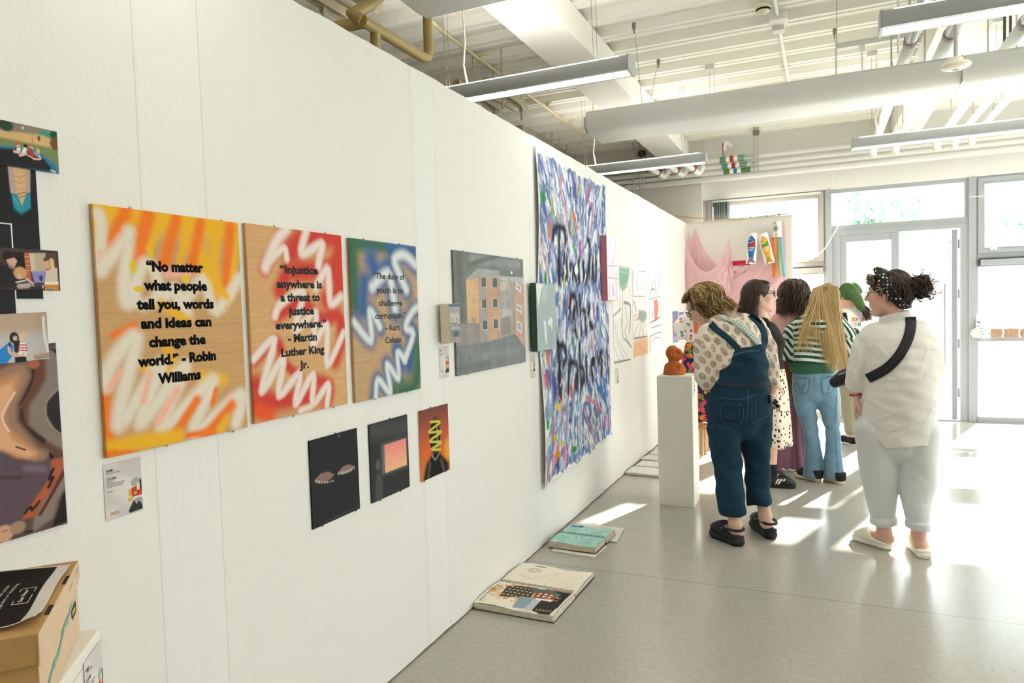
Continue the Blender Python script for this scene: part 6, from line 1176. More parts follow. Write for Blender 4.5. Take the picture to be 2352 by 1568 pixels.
for (x0, y0), (x1, y1) in zip(P_[:-1], P_[1:]):
    q = tl(np.array([x0, x1, x1, x0], float)+np.array([0, 0, 1.6, 1.6])*(1 if x0 == x1 else 0), np.array([y0, y1, y1, y0], float)+np.array([0, 0, 1.6, 1.6])*(1 if y0 == y1 else 0), np.full(4, -.2)); b.add(q.tolist(), [(0, 1, 2, 3)])
b.build('button_frame', mwi, t2)

# --- drapes, wind socks and pictures at the end panel (face at y = 8.70)
mpk = bpy.data.materials.new('pink_voile'); mpk.use_nodes = True; MATS['pink_voile'] = mpk; g = NT(mpk); g.b.inputs['Roughness'].default_value = .8; g.b.inputs['Alpha'].default_value = .55
g.base(srgb('#fde4e7')); g.b.inputs['Sheen Weight'].default_value = .2
tl_ = g.N.new('ShaderNodeBsdfTranslucent'); tl_.inputs['Color'].default_value = (*srgb('#fde4e7'), 1); mxs = g.N.new('ShaderNodeMixShader'); mxs.inputs[0].default_value = .4
g.L.new(g.b.outputs[0], mxs.inputs[1]); g.L.new(tl_.outputs[0], mxs.inputs[2]); g.L.new(mxs.outputs[0], g.N['Material Output'].inputs[0])
def drape(lab, pins, y0, amp=.02, n=70, k=36, floor_z=None):
    """cloth swagged between pins: pins are (x, ztop, zbottom, depth) columns, folded between them"""
    P = np.array(pins, float); tt = np.linspace(0, len(P)-1, n); Q = np.stack([np.interp(tt, np.arange(len(P)), P[:, i]) for i in range(4)], 1); m = n; V = []
    for i, (x, zt, zb, dp) in enumerate(Q):
        for j in range(k):
            v = j/(k-1); z = zt+(zb-zt)*v; spread = v**.7
            fo = amp*spread*math.sin(v*14+i*.55)*(.5+.5*math.sin(i*.9+v*3))+amp*.6*math.sin(j*.75+i*.12)*math.sin(math.pi*min(1, v*1.2))
            V.append((x+.012*math.sin(v*9+i*.3)*spread, y0-dp-abs(fo)-.01*spread, z))
    V = np.array(V); idx = np.arange(m*k).reshape(m, k); F = np.stack([idx[:-1, :-1], idx[:-1, 1:], idx[1:, 1:], idx[1:, :-1]], -1).reshape(-1, 4)
    o = mesh_np('voile_drape', V, F, mpk, None, True); md_ = o.modifiers.new('thick', 'SOLIDIFY'); md_.thickness = .0012; return tag(o, lab, 'drape', 'pink voile drapes on the end panel')
drape('pink voile swag pinned high at the partition corner, dipping between two pins', [(.004, 2.33, .9, .10), (.010, 2.24, .92, .11), (.035, 2.10, .95, .12), (.07, 1.98, 1.1, .13), (.12, 1.88, 1.35, .14), (.18, 1.80, 1.50, .15), (.24, 1.77, 1.50, .15), (.30, 1.775, 1.50, .14), (.36, 1.82, 1.50, .13), (.41, 1.90, 1.50, .11), (.46, 2.01, 1.50, .09), (.50, 2.12, 1.52, .075), (.514, 2.17, 1.55, .07), (.525, 2.10, 1.58, .07), (.55, 1.98, 1.62, .07)], 8.69, .022)
drape('pink voile hanging in a fan from a pin at the top of the end panel', [(.012, 2.05, 1.55, .004), (.025, 2.29, 1.55, .004), (.05, 2.20, 1.55, .004), (.075, 2.18, 1.58, .004), (.10, 2.27, 1.6, .004), (.113, 2.315, 1.6, .004), (.13, 2.26, 1.62, .004), (.17, 2.15, 1.65, .004), (.23, 2.02, 1.72, .004), (.30, 1.92, 1.74, .004), (.36, 1.84, 1.76, .004)], 8.693, .008)
drape('long pink voile sweeping from the right corner down across the end panel', [(.12, 1.30, .60, .01), (.28, 1.42, .7, .015), (.42, 1.60, 1.0, .018), (.56, 1.68, 1.22, .018), (.68, 1.74, 1.30, .018), (.80, 1.86, 1.30, .015), (.90, 2.02, 1.20, .012), (.98, 2.14, 1.1, .01), (1.06, 2.26, 1.0, .006), (1.12, 2.33, .9, .004), (1.13, 2.2, .9, .004)], 8.685, .013)
drape('lower pink voile bunched behind the visitors on the end panel', [(.45, 1.30, 1.12, .03), (.6, 1.33, 1.15, .04), (.8, 1.42, 1.16, .05), (1.0, 1.6, 1.1, .05), (1.12, 1.75, 1.0, .03)], 8.645, .012)
def flat_art(name, x0, x1, zt, zb, bgc, fn, lab, cat, y=8.6975, parent=None, res=2., rz=None, m=None):
    c = Canvas((x1-x0)*1000, (zt-zb)*1000, res, bgc); fn(c); c.fib(.02, 3, 3, 4)
    o = c.sheet(name, m or mcardp, lambda X, Y, d: np.stack([x0+X/1000, y+d/1000., zt-Y/1000], -1), 1.5); return tag(o, lab, cat)
def a_red(c): c.poly('#c8344c', .05, [(0, 0), (400, 0), (400, 60), (0, 60)]); [c.ell(('#e8b0b4', '#d9c6c8', '#c98a94')[i % 3], .6, (RNG.uniform(0, 330), RNG.uniform(65, 190)), (30, 18)) for i in range(50)]
flat_art('wall_painting', .40, .74, 1.89, 1.68, '#dcc9c9', a_red, 'painting with a red top band, half hidden by the pink voile', 'painting')
def a_orange(c): c.ell('#e8582c', .1, (70, 26), (52, 42)); c.stroke('#2a59a8', 12, .1, [(10, 60), (50, 100), (120, 96), (150, 80)]); c.stroke('#3b3a8c', 5, .1, [(20, 10), (30, 56), (90, 78), (140, 20)]); c.stroke('#e06a3a', 10, .2, [(20, 128), (140, 120)])
flat_art('wall_painting', .515, .68, 1.44, 1.28, '#eeeae6', a_orange, 'small painting of an orange and blue bowl shape, above the collar of the denim dungarees', 'painting')
def a_flower(c):
    for k in range(9):
        a = k*.7; x, y_ = 105+62*math.cos(a), 120+78*math.sin(a); c.stroke(('#d2447e', '#e06a9c', '#b8327a')[k % 3], 40, .25, [(105+26*math.cos(a), 120+30*math.sin(a)), (x, y_)])
    c.ell('#c7bfe0', .5, (105, 120), (24, 28))
flat_art('wall_painting', .82, 1.06, 1.34, 1.05, '#e9e4ea', a_flower, 'painting of a large pink flower seen between two visitors', 'painting')
def a_eye(c): c.stroke('#b39ac8', 14, .4, [(10, 70), (80, 25), (160, 60)]); c.stroke('#c9b3d8', 8, .4, [(20, 85), (80, 55), (150, 78)])
flat_art('wall_painting', .56, .74, 1.60, 1.49, '#e6c3cb', a_eye, 'faint lilac arch painted on a panel behind the pink voile', 'painting')
def a_strip(seed):
    def f(c):
        r = np.random.default_rng(seed); 
        for j in range(16): c.poly(('#7f9fc4', '#d9b56a', '#c8a0b8', '#8f86bd', '#5f93b5', '#d98a6a')[r.integers(6)], .05, [(0, j*c.h/16), (c.w, j*c.h/16), (c.w, (j+1)*c.h/16), (0, (j+1)*c.h/16)])
        c.poly('#8f86b4', .03, [(9, 14), (c.w-9, 14), (c.w-9, c.h*.78), (9, c.h*.78)]); 
        for j in range(24): c.stroke('#6b6596', 1.6, .3, [(13, 20+j*c.h*.03), (c.w-14, 20+j*c.h*.03)], op=.6)
        c.poly('#a9a0cc', .05, [(12, c.h*.83), (c.w-12, c.h*.83), (c.w-12, c.h*.95), (12, c.h*.95)])
    return f
for i, (y0, y1, zt, zb, lab) in enumerate(((7.72, 8.04, 1.315, .965, 'left one of two lilac patchwork bordered panels at the partition corner'), (8.10, 8.42, 1.30, .98, 'right one of two lilac patchwork bordered panels at the partition corner'))):
    c = Canvas((y1-y0)*1000, (zt-zb)*1000, 2.5, '#c9c2d8'); a_strip(i+3)(c); o = c.sheet('pattern_panel', mcardp, wall_place(y0, zt, .004), 3.6); tag(o, lab, 'print')
# cane with the wind socks
t = empty('bamboo_cane', (-.10, 8.45, 2.45), 0, 'thin bamboo cane laid from the partition top across the end panel, wrapped with coloured tape', 'cane')
cp_ = [(0, 0, 0), (.28, .06, -.045), (.52, .16, -.066), (.80, .26, -.067), (1.02, .32, -.055), (1.25, .33, -.04)]
MB().tube(cp_[:4], .006, 8).build('cane_rod', mat('bamboo', '#c09468', .5), t, True); MB().tube(cp_[3:], .0065, 8).build('taped_end', mat('cane_tape', '#6f8a4c', .5), t, True)
b = MB()
for x, y_, z in ((.845, .27, -.062), (1.02, .32, -.055), (1.16, .325, -.047)): b.lathe([(.004, -.012), (.016, -.004), (.016, .008), (.005, .014)], (x, y_, z), 8)
b.split('red_tie', mat('red_ribbon', '#c8372c', .6), t, True)
msock = mat('sock_paper', attr='col', rough=.6, spec=.2)
def sock(lab, x, z, w, h, tilt, c1, c2, c3, y=8.575):
    c = Canvas(w*1000, h*1000, 1.6, '#e9e8e4'); W_, H_ = w*1000, h*1000
    fish = [(W_*.16, H_*.30), (W_*.28, H_*.16), (W_*.5, H_*.10), (W_*.8, H_*.22), (W_*.86, H_*.45), (W_*.74, H_*.72), (W_*.70, H_*.84), (W_*.92, H_*.97), (W_*.5, H_*.92), (W_*.14, H_*.98), (W_*.34, H_*.82), (W_*.26, H_*.66), (W_*.14, H_*.45)]
    c.poly('#25252a', .02, [(W_*.5+(a-W_*.5)*1.07, H_*.5+(b_-H_*.5)*1.03) for a, b_ in fish]); c.poly(c1, .02, fish); c.poly(c2, .1, [(W_*.2, H_*.36), (W_*.8, H_*.26), (W_*.85, H_*.42), (W_*.18, H_*.46)])
    c.ell('#f0efe8', .2, (W_*.36, H_*.20), (8, 8)); c.ell('#1f1f22', .2, (W_*.36, H_*.20), (4, 4)); c.stroke('#f0efe8', 4, .2, [(W_*.2, H_*.31), (W_*.5, H_*.32), (W_*.62, H_*.26)])
    for j in range(3):
        for i in range(5-j): c.ell('#f0efe8', .2, (W_*(.24+.13*i+.05*j), H_*(.48+.05*j)), (6, 7)); c.ell(c1, .2, (W_*(.24+.13*i+.05*j), H_*(.495+.05*j)), (5, 6))
    for i in range(5): c.stroke(c3, 3, .2, [(W_*(.36+.07*i), H_*.8), (W_*(.26+.12*i), H_*.94)])
    o = c.sheet('sock_skin', msock, lambda X, Y, d: np.stack([(X/W_-.5)*w, -.028*np.sin(np.clip(X/W_, 0, 1)*3.1416)+.002*d, -Y/1000], -1), 1.2)
    t = empty('wind_sock', (x, y, z), 0, lab, 'wind sock', 'fish wind socks'); t.rotation_euler = (0, rad(tilt), 0); o.parent = t
    MB().tube([(-w*.42, 0, 0), (0, -.005, .155), (w*.42, 0, 0)], .0012, 5).build('hanging_thread', mat('thread', '#d9c9b5', .6), t); return t
sock('blue and red fish wind sock hanging from the cane', .775, 2.195, .115, .36, 3, '#2c66b4', '#a8382c', '#c8874a')
sock('yellow and green fish wind sock hanging tilted from the cane', .885, 2.18, .115, .36, -13, '#e6a52c', '#5a9a3c', '#2c3a2c', 8.585)
t = empty('streamer_banner', (1.047, 8.595, 2.31), 0, 'white paper tube with red characters, a black flower disc and coloured ribbon tails', 'streamer')
def a_str(c): 
    c.stroke('#c23a34', 5, .2, [(8, 18), (38, 14)]); c.stroke('#c23a34', 5, .2, [(24, 6), (22, 22), (10, 34)]); c.stroke('#c23a34', 5, .2, [(24, 20), (38, 34)])
    c.ell('#1f1f22', .05, (38, 84), (32, 40)); c.ell('#efeeea', .05, (38, 84), (28, 36)); [c.stroke('#1f1f22', 10, .2, [(38+8*math.cos(a), 84+10*math.sin(a)), (38+18*math.cos(a), 84+24*math.sin(a))]) for a in (0, 1.05, 2.1, 3.14, 4.2, 5.25)]
    c.stroke('#c23a34', 4, .2, [(34, 136), (48, 136)]); c.stroke('#c23a34', 4, .2, [(41, 130), (41, 144)]); c.stroke('#c23a34', 4, .2, [(34, 152), (52, 150), (52, 170), (36, 172), (34, 152)])
c = Canvas(105, 185, 1.6, '#ecebe7'); a_str(c); o = c.sheet('paper_tube', msock, lambda X, Y, d: np.stack([(X/105-.5)*.10, -.025*np.sin(X/105*3.1416)+.001*d, -Y/1000], -1), 1.); o.parent = t
for x0, x1, w, L_, col, nm in ((-.03, -.035, .045, .46, '#e8752c', 'orange'), (-.008, .008, .012, .40, '#7f9fb5', 'grey'), (.008, .03, .022, .44, '#9cc45a', 'green'), (.04, .075, .032, .46, '#7fbcd6', 'blue')):
    V = []; k = 14
    for j in range(k):
        v = j/(k-1); xx = x0+(x1-x0)*v; yy = -.012+.012*math.sin(v*6+x0*60); V += [(xx-w/2, yy, -.185-L_*v), (xx+w/2, yy+.004, -.185-L_*v*(.97 if j == k-1 else 1))]
    mesh_np('ribbon_tail', V, [(2*j, 2*j+1, 2*j+3, 2*j+2) for j in range(k-1)], mat('ribbon'+col, col, .5), t, True).modifiers.new('thick', 'SOLIDIFY').thickness = .0008
MB().tube([(-.04, 0, 0), (.0, 0, .10), (.04, 0, 0)], .0012, 5).build('hanging_thread', mat('thread'), t)
# vertical blinds bunched at the left window, blind cord
t = empty('vertical_blind', (.31, 8.93, 2.63), 0, 'dark grey vertical blind slats bunched at the left of the far window', 'blind'); b = MB()
for i in range(12): b.box(-.022, .022, -.0015, .0015, -1.55, 0, Matrix.Translation((i*.0135+(.016 if i > 9 else 0), .008*(-1)**i, 0)) @ Matrix.Rotation(rad(52), 4, 'Z'))
b.split('blind_slat', mat('blind_grey', '#6a706b', .6), t); MB().box(-.02, 1.2, -.012, .012, .0, .02).build('blind_track', mat('white_plastic'), t)
cc = cat_rom([(1.66, 8.93, 2.62), (1.70, 8.9, 2.30), (1.60, 8.9, 2.08), (1.52, 8.9, 1.96), (1.40, 8.93, 1.88), (1.28, 8.95, 1.86)], 6)
t = empty('blind_cord', (0, 0, 0), 0, 'loose white cord looping from the transom down to the left window catch', 'cord'); MB().tube(cc, .006, 8).build('cord_line', mat('white_cord', '#f2f1ec', .5), t, True)
t = empty('roof_cord', (1.62, 8.9, 2.66), 0, 'thin white string hanging slanted in front of the wall above the door', 'cord'); MB().tube([(.0, 0, 0), (.09, 0, .40)], .003, 6).build('cord_line', mat('white_cord'), t, True)
t = empty('window_cord', (3.04, 8.94, 2.455), 0, 'short white cord across the post beside the right window', 'cord'); MB().tube([(-.06, 0, 0), (.12, 0, -.004)], .004, 6).build('cord_line', mat('white_cord'), t, True)
# objects on the window rail
mdl = mat('dotted_glaze', '#ebe9e2', .4); g = NT(mdl); o_ = g.obj(); vv = g.voro(o_, 38); g.base(g.mix(g.math('LESS_THAN', vv['Distance'], .27), srgb('#ebe9e2'), srgb('#4a4a44')))
s = Sdf((-.1, -.06, -.01), (.11, .06, .24), .005); s.tube([(0, 0, .03), (0, 0, .17)], [.05, .032], k=.02); s.ell((0, 0, .20), (.028, .025, .026), .015); s.ell((-.055, 0, .05), (.03, .03, .05), .02); s.ell((.05, 0, .04), (.035, .03, .04), .02); s.tube([(.05, 0, .06), (.085, 0, .045)], [.014, .01]); s.cut((0, 0, 0), (0, 0, -1))
o = s.mesh('dotted_figure', mdl, None, 1); o.location = (3.075, 8.965, .9302); tag(o, 'white dotted ceramic figure on the window rail beside the door', 'sculpture')
mbk = mat('brick_clay', '#b08f78', .85, noise=.12, nscale=40, bump=.5, bscale=60)
for x, w, lab in ((3.225, .10, 'broken brick piece next to the white dotted figure on the window rail'), (3.36, .12, 'second brick piece on the window rail, toward the right edge'), (3.50, .11, 'third pale brick piece on the window rail, cut by the right edge')):
    s = Sdf((-.09, -.06, -.01), (.09, .06, .11), .006); s.box((0, 0, .048), (w/2, .04, .048), rnd=.008); s.warp(lambda X, Y, Z: .006*np.sin(40*X+50*Z+x*30)*np.sin(55*Y+20*Z)); s.cut((0, 0, 0), (0, 0, -1))
    o = s.mesh('brick_piece', mbk, None, 1); o.location = (x, 8.965, .9302); tag(o, lab, 'brick', 'brick pieces on the window rail')
# dressed stand by the corner
# ================================================================= THE VISITORS
from mathutils.bvhtree import BVHTree
V3 = lambda *a: np.array(a, float)
def bvh_of(o): return BVHTree.FromPolygons([tuple(v.co) for v in o.data.vertices], [tuple(p.vertices) for p in o.data.polygons])
def onto(bv, x, z, off, y0=-1.2, d=(0, 1, 0)):
    h = bv.ray_cast(Vector((x, y0, z)), Vector(d))
    return (h[0].y if h[0] is not None else None)
def ribbon_on(bv, pts, w, off, name, m, parent, sub=8, thick=.0, nw=3):
    """a strip of cloth lying on a garment, followed from (x, z) points seen from behind"""
    P = cat_rom(pts, sub) if len(pts) > 2 else np.array([np.array(pts[0])+(np.array(pts[1])-np.array(pts[0]))*t for t in np.linspace(0, 1, 12)])
    T = np.gradient(P, axis=0); T /= np.linalg.norm(T, axis=1)[:, None]; Nn = np.stack([-T[:, 1], T[:, 0]], 1); V = []; last = None; ys = []
    for p, n in zip(P, Nn):
        for j in range(nw):
            q = p+n*w*(j/(nw-1)-.5); y = onto(bv, q[0], q[1], off); ys.append(y)
    ok = [y for y in ys if y is not None]
    if not ok: return None
    k = len(P); Y = np.array([np.nan if y is None else y for y in ys]).reshape(k, nw)
    for i in range(k):
        row = Y[i]; g_ = np.nanmean(row) if not np.all(np.isnan(row)) else np.nan
        Y[i] = np.where(np.isnan(row), g_, row)
    for j in range(nw):
        c_ = Y[:, j]; b = np.isnan(c_); c_[b] = np.interp(np.flatnonzero(b), np.flatnonzero(~b), c_[~b]) if (~b).any() else 0
        Y[:, j] = np.convolve(np.pad(c_, 2, 'edge'), np.ones(5)/5, 'valid')
    for i in range(k):
        for j in range(nw):
            q = P[i]+Nn[i]*w*(j/(nw-1)-.5); V.append((q[0], Y[i, j]-off, q[1]))
    F = [(i*nw+j, i*nw+j+1, (i+1)*nw+j+1, (i+1)*nw+j) for i in range(k-1) for j in range(nw-1)]
    o = mesh_np(name, V, F, m, parent, True)
    if thick: md_ = o.modifiers.new('thick', 'SOLIDIFY'); md_.thickness = thick; md_.offset = 0
    return o
def stitched_pocket(bv, quad, parent, m, mline, nm='back_pocket'):
    a, b, c, d = [np.array(q) for q in quad]; n = 9; V = []; ok = True
    for i in range(n):
        for j in range(n):
            u, v = i/(n-1), j/(n-1); q = (a*(1-u)+b*u)*(1-v)+(d*(1-u)+c*u)*v; y = onto(bv, q[0], q[1], 0)
            V.append((q[0], (y if y is not None else V[-1][1] if V else 0)-.003, q[1]))
    F = [(i*n+j, (i+1)*n+j, (i+1)*n+j+1, i*n+j+1) for i in range(n-1) for j in range(n-1)]
    o = mesh_np(nm, V, F, m, parent, True); md_ = o.modifiers.new('thick', 'SOLIDIFY'); md_.thickness = .003; md_.offset = 0
    ribbon_on(bv, [a, d, c, b, a], .0035, .0055, 'pocket_stitching', mline, o, 6)
    return o
def glasses(p, M, parent, m, sc=1., w=.024, hgt=.019, rim=.0022):
    o = None; b = MB()
    for sg in (-1, 1):
        pts = [p((.033+w*math.cos(a))*sg, .104-.006*abs(math.cos(a)), .012+hgt*math.sin(a)) for a in np.linspace(0, 2*math.pi, 17)]; b.tube(pts, rim, 6, False)
        b.tube([p((.033+w)*sg, .098, .018), p(.071*sg, .075, .016), p(.080*sg, .02, .012), p(.080*sg, -.02, .006)], rim*.9, 6)
    b.tube([p(-.009, .106, .016), p(0, .110, .019), p(.009, .106, .016)], rim, 6); return b.build('glasses', m, parent, True)
def body_sdf(J, h=.0065, k=.03, build=1., leg=.84):
    allp = np.array([J[q] for q in ('neck', 'chest', 'pelvis', 'shL', 'shR', 'elL', 'elR', 'wrL', 'wrR', 'hipL', 'hipR', 'knL', 'knR', 'anL', 'anR', 'toL', 'toR')]+[J['head'][0]])
    s = Sdf(allp.min(0)-.22, allp.max(0)+.22, h); B = build; side = J['side']
    s.tube([J['pelvis'], (J['pelvis']+J['chest'])/2, J['chest'], J['neck']-V3(0, 0, .05)], [.135*B, .115*B, .135*B, .09*B], [.10*B, .085*B, .10*B, .07*B], side=side, k=.0)
    s.tube([J['shL'], J['chest']+(J['neck']-J['chest'])*.62, J['shR']], [.050*B, .056*B, .050*B], [.048*B, .052*B, .048*B], side=(0, 0, 1), k=k)
    c, F_, U_ = J['head']; F_, U_ = unit(F_), unit(U_)
    s.tube([J['neck']-V3(0, 0, .04), J['neck']+(c-U_*.07-F_*.012-J['neck'])*.5, c-U_*.06-F_*.014], [.062, .052, .052], k=.025)
    p, M = add_head(s, c, F_, U_, ears=J.get('ears', (1, 1)))
    for q in 'LR':
        s.tube([J['sh'+q], J['el'+q], J['wr'+q]], [.050*B, .042*B, .027], [.050*B, .042*B, .023], k=k)
        d = J['hd'+q]; add_hand(s, J['wr'+q], d, J['pn'+q], J.get('cu'+q, .45), .95, 1 if q == 'R' else -1)
        s.tube([J['hip'+q], J['kn'+q], J['an'+q]], [.085*B*leg, .056*B*leg, .036], k=k)
        a, t = J['an'+q], J['to'+q]; d2 = unit((t-a)*V3(1, 1, 0)); s.tube([a, a-V3(0, 0, .035)-d2*.015], [.035, .032], k=.02); s.tube([V3(a[0], a[1], a[2]-.045)-d2*.03, V3(a[0], a[1], a[2]-.04)+d2*.07, V3(t[0], t[1], a[2]-.058)], [.028, .032, .026], [.022, .022, .012], side=np.cross(d2, (0, 0, 1)), k=.02)
    return s, p, M
def make_body(label, base, rz, J, skin, iris='#4b3a2a', h=.0065, build=.86, grp=None, eyes_on=True, lip='#b5655c', brow='#4a3626'):
    s, p, M = body_sdf(J, h, build=build); m = mat('skin'+skin, skin, .5, spec=.35, attr='col', sss=.06)
    c, F_, U_ = J['head']; o = s.mesh('person', m, None, 1, cols=head_cols(c, F_, U_, skin, lip, brow=brow))
    o.location = (base[0], base[1], 0); o.rotation_euler = (0, 0, rad(rz)); tag(o, label, 'person', 'visitors at the exhibition')
    if eyes_on: eyes(p, M, o, iris)
    return o, p, M
def hair_guides(p, n, seed, ax=(.088, .104, .098), e1=-35, hang=.06, amp=.010, freq=5., gap=62, fringe=None, spread=.012, part=.0, down=None, steps=15, top=78, face_e=10):
    """locks growing from the crown and combed down round the head (p maps head space to person space)"""
    r = np.random.default_rng(seed); out = []
    for i in range(n):
        a = r.uniform(0, 360); df = abs((a+180) % 360-180)                # 0 = straight ahead
        lo = face_e if df < gap else e1
        if df < gap and r.random() < .45: continue
        e0 = top-r.uniform(0, 25); R = 1+r.normal(0, .035)+.02; ph = r.uniform(0, 6.28); fq = freq*r.uniform(.7, 1.3); am = amp*r.uniform(.5, 1.3); tw = r.normal(0, 8)
        P = []; hg = hang*r.uniform(.55, 1.2) if df >= gap else (0. if fringe is None else fringe*r.uniform(.3, 1))
        for t in np.linspace(0, 1, steps):
            tt = min(t/.7, 1) if hg > 0 else t; e = rad(e0+(lo-e0)*tt); aa = rad(a+tw*tt+part*(1-tt)); rr = R+am*6*math.sin(fq*t*2+ph)*tt*.5
            x, y, z = ax[0]*rr*math.cos(e)*math.sin(aa), ax[1]*rr*math.cos(e)*math.cos(aa)-.012, ax[2]*rr*math.sin(e)+.02
            q = p(x, y, z)
            if hg > 0 and t > .7:
                f_ = (t-.7)/.3; dn = np.array(down if down is not None else (0, 0, -1.)); q = q+dn*hg*f_+(p(x*.12, y*.12, 0)-p(0, 0, 0))*f_
            q = q+am*(math.sin(fq*2.3*t+ph)*(p(1, 0, 0)-p(0, 0, 0))+math.cos(fq*2.1*t+ph*1.3)*(p(0, 0, 1)-p(0, 0, 0))*.6)*tt
            P.append(q)
        out.append(np.array(P))
    return out
def hair_mass(lo, hi, p, M, parts, cuts, m, parent, h=.006, w=None, cols=None, name='hair'):
    s = Sdf(lo, hi, h)
    for c, r, k in parts: s.ell(p(*c), r, k, M=M)
    for c, r, k in cuts: s.ell(p(*c), r, k, 's', M=M)
    if w: s.warp(w)
    return s.mesh(name, m, parent, 1, cols=cols)
def tone(pal, seed=0, rootdark=.0):
    C = [np.array(srgb(c)) for c in pal]; r = np.random.default_rng(seed); tab = [C[r.integers(len(C))]*r.uniform(.85, 1.15) for _ in range(4000)]
    return lambda gi, P: tab[gi % 4000]
mhair = mat('hair_locks', attr='col', rough=.42, spec=.45)
HX = lambda h, n='': mat('hair'+h+n, h, .5, spec=.3, noise=.25, nscale=60, bump=.4, bscale=120)
def sole_shoe(name, heel, toe, m_up, m_so, parent, w=.044, hgt=.085, so=.028, kind='trainer', h=.005, sub=None):
    """a shoe on the floor from heel to toe; its own upper and sole"""
    heel, toe = V3(*heel), V3(*toe); d = toe-heel; L = np.linalg.norm(d[:2]); d = V3(d[0], d[1], 0)/L; sd = np.cross(d, (0, 0, 1)); c = heel
    pt = lambda a, z, b=0: V3(c[0], c[1], 0)+d*a*L+sd*b+V3(0, 0, z)
    lo = np.minimum(heel, toe)-.1; hi = np.maximum(heel, toe)+.1; lo[2] = -.02; hi[2] = .2
    s = Sdf(lo, hi, h)
    s.tube([pt(.12, so*.5), pt(.45, so*.5), pt(.78, so*.5), pt(.90, so*.5)], [w*.80, w*.80, w*1.02, w*.80], [so*.75, so*.72, so*.7, so*.66], side=sd, k=0)
    s.cut((0, 0, .0), (0, 0, -1)); s.cut((0, 0, so), (0, 0, 1)); root = s.mesh(name, m_so, parent, 1)
    u = Sdf(lo, hi, h)
    if kind == 'clog':
        u.tube([pt(.42, so+.02), pt(.62, so+.022), pt(.86, so+.012)], [w*.92, w*1.05, w*.8], [.050, .046, .030], side=sd, k=0); u.tube([pt(.10, so), pt(.4, so)], [w*.78, w*.9], [.016, .02], side=sd, k=.012)
        u.ell(pt(.33, so+.075), (.062, .062, .062), .012, 's'); u.ell(pt(.24, so+.055), (.05, .05, .045), .012, 's')
    elif kind == 'mule':
        u.tube([pt(.38, so+.02), pt(.62, so+.02), pt(.86, so+.008)], [w*.95, w*1.0, w*.75], [.050, .042, .022], side=sd, k=0); u.tube([pt(.1, so), pt(.4, so)], [w*.78, w*.9], [.016, .024], side=sd, k=.012)
        u.ell(pt(.26, so+.075), (.07, .07, .066), .012, 's')
    else:
        u.tube([pt(.10, so+.03), pt(.32, so+.038), pt(.52, so+.03), pt(.72, so+.016), pt(.88, so+.006)], [w*.82, w*.84, w*.92, w*.96, w*.72], [.052, .058, .050, .036, .020], side=sd, k=0); u.tube([pt(.17, so+.02), pt(.20, hgt+.01)], [.044, .046], k=.015); u.cut(pt(.1, hgt), (0, 0, 1))
    u.cut((0, 0, so-.004), (0, 0, -1)); u.mesh('shoe_upper', m_up, root, 1)
    return root, pt, d, sd
mden = mat('dark_denim', '#1d384b', .85, spec=.15, noise=.13, nscale=34, bump=.12, bscale=260); mden2 = mat('dark_denim_seam', '#162b3b', .85); mstd = mat('denim_thread', '#34506a', .8)
mjean = mat('light_denim', '#6d8ea4', .85, spec=.15, noise=.14, nscale=16, bump=.12, bscale=240); mjs = mat('jean_stitch', '#54758c', .8)

# ----------------------------------------------------------------- 1. dungarees
mbl = mat('block_print_blouse', '#e6ddcd', .85, spec=.15); g = NT(mbl); o_ = g.obj(); P_ = g.xyz(o_)
xx = g.math('DIVIDE', g.math('MULTIPLY_ADD', P_['Y'], .55, P_['X']), .060); zz = g.math('DIVIDE', g.math('MULTIPLY_ADD', P_['X'], .35, P_['Z']), .047); row_ = g.math('FLOOR', zz)
fx = g.math('SUBTRACT', g.math('FRACT', g.math('MULTIPLY_ADD', row_, .5, xx)), .5); fz = g.math('SUBTRACT', g.math('FRACT', zz), .5)
el = g.math('SQRT', g.math('ADD', g.math('POWER', g.math('DIVIDE', fx, .30), 2.), g.math('POWER', g.math('DIVIDE', fz, .46), 2.)))
spk = g.noise(o_, 260, 1)['Fac']; inm = g.math('MULTIPLY', g.math('LESS_THAN', el, 1.), g.math('GREATER_THAN', spk, .44)); g.base(g.mix(g.math('MULTIPLY', inm, .72), srgb('#e6ddcd'), srgb('#8a544c'))); g.bump(g.noise(o_, 14, 3)['Fac'], .25, .02)
J = dict(side=V3(.83, .55, 0), pelvis=V3(-.07, .0, .80), chest=V3(-.075, .02, 1.13), neck=V3(-.125, .075, 1.30), shL=V3(-.21, -.012, 1.222), shR=V3(.035, .14, 1.25), elL=V3(-.245, -.03, .99), elR=V3(.105, .12, 1.05), wrL=V3(-.235, .17, .95), wrR=V3(.117, .07, .865), hdL=(.5, .85, .1), hdR=(.08, -.05, -1.), pnL=(.8, -.4, -.2), pnR=(-.9, .3, 0), cuR=.75,
         hipL=V3(-.145, -.045, .76), hipR=V3(.0, .05, .76), knL=V3(-.145, -.08, .45), knR=V3(.02, .04, .46), anL=V3(-.100, -.155, .11), anR=V3(.067, .01, .12), toL=V3(-.215, -.05, .05), toR=V3(.015, .22, .05), head=(V3(-.272, .13, 1.375), V3(-.78, .24, -.56), V3(-.5, .1, .85)))
p1, hp, hM = make_body('woman in denim dungarees and a printed cream blouse, bending to look at the terracotta head', (1.12, 4.30), 5.05, J, '#dab59f', h=.0055, lip='#b0625a', brow='#6b5238')
s = Sdf((-.40, -.22, .80), (.25, .36, 1.42), .0065); sd = J['side']
s.tube([(-.06, -.01, .90), (-.06, -.01, 1.02), J['chest'], (-.10, .045, 1.23), (-.115, .065, 1.285)], [.148, .15, .165, .155, .105], [.115, .115, .125, .11, .085], side=sd, k=0)
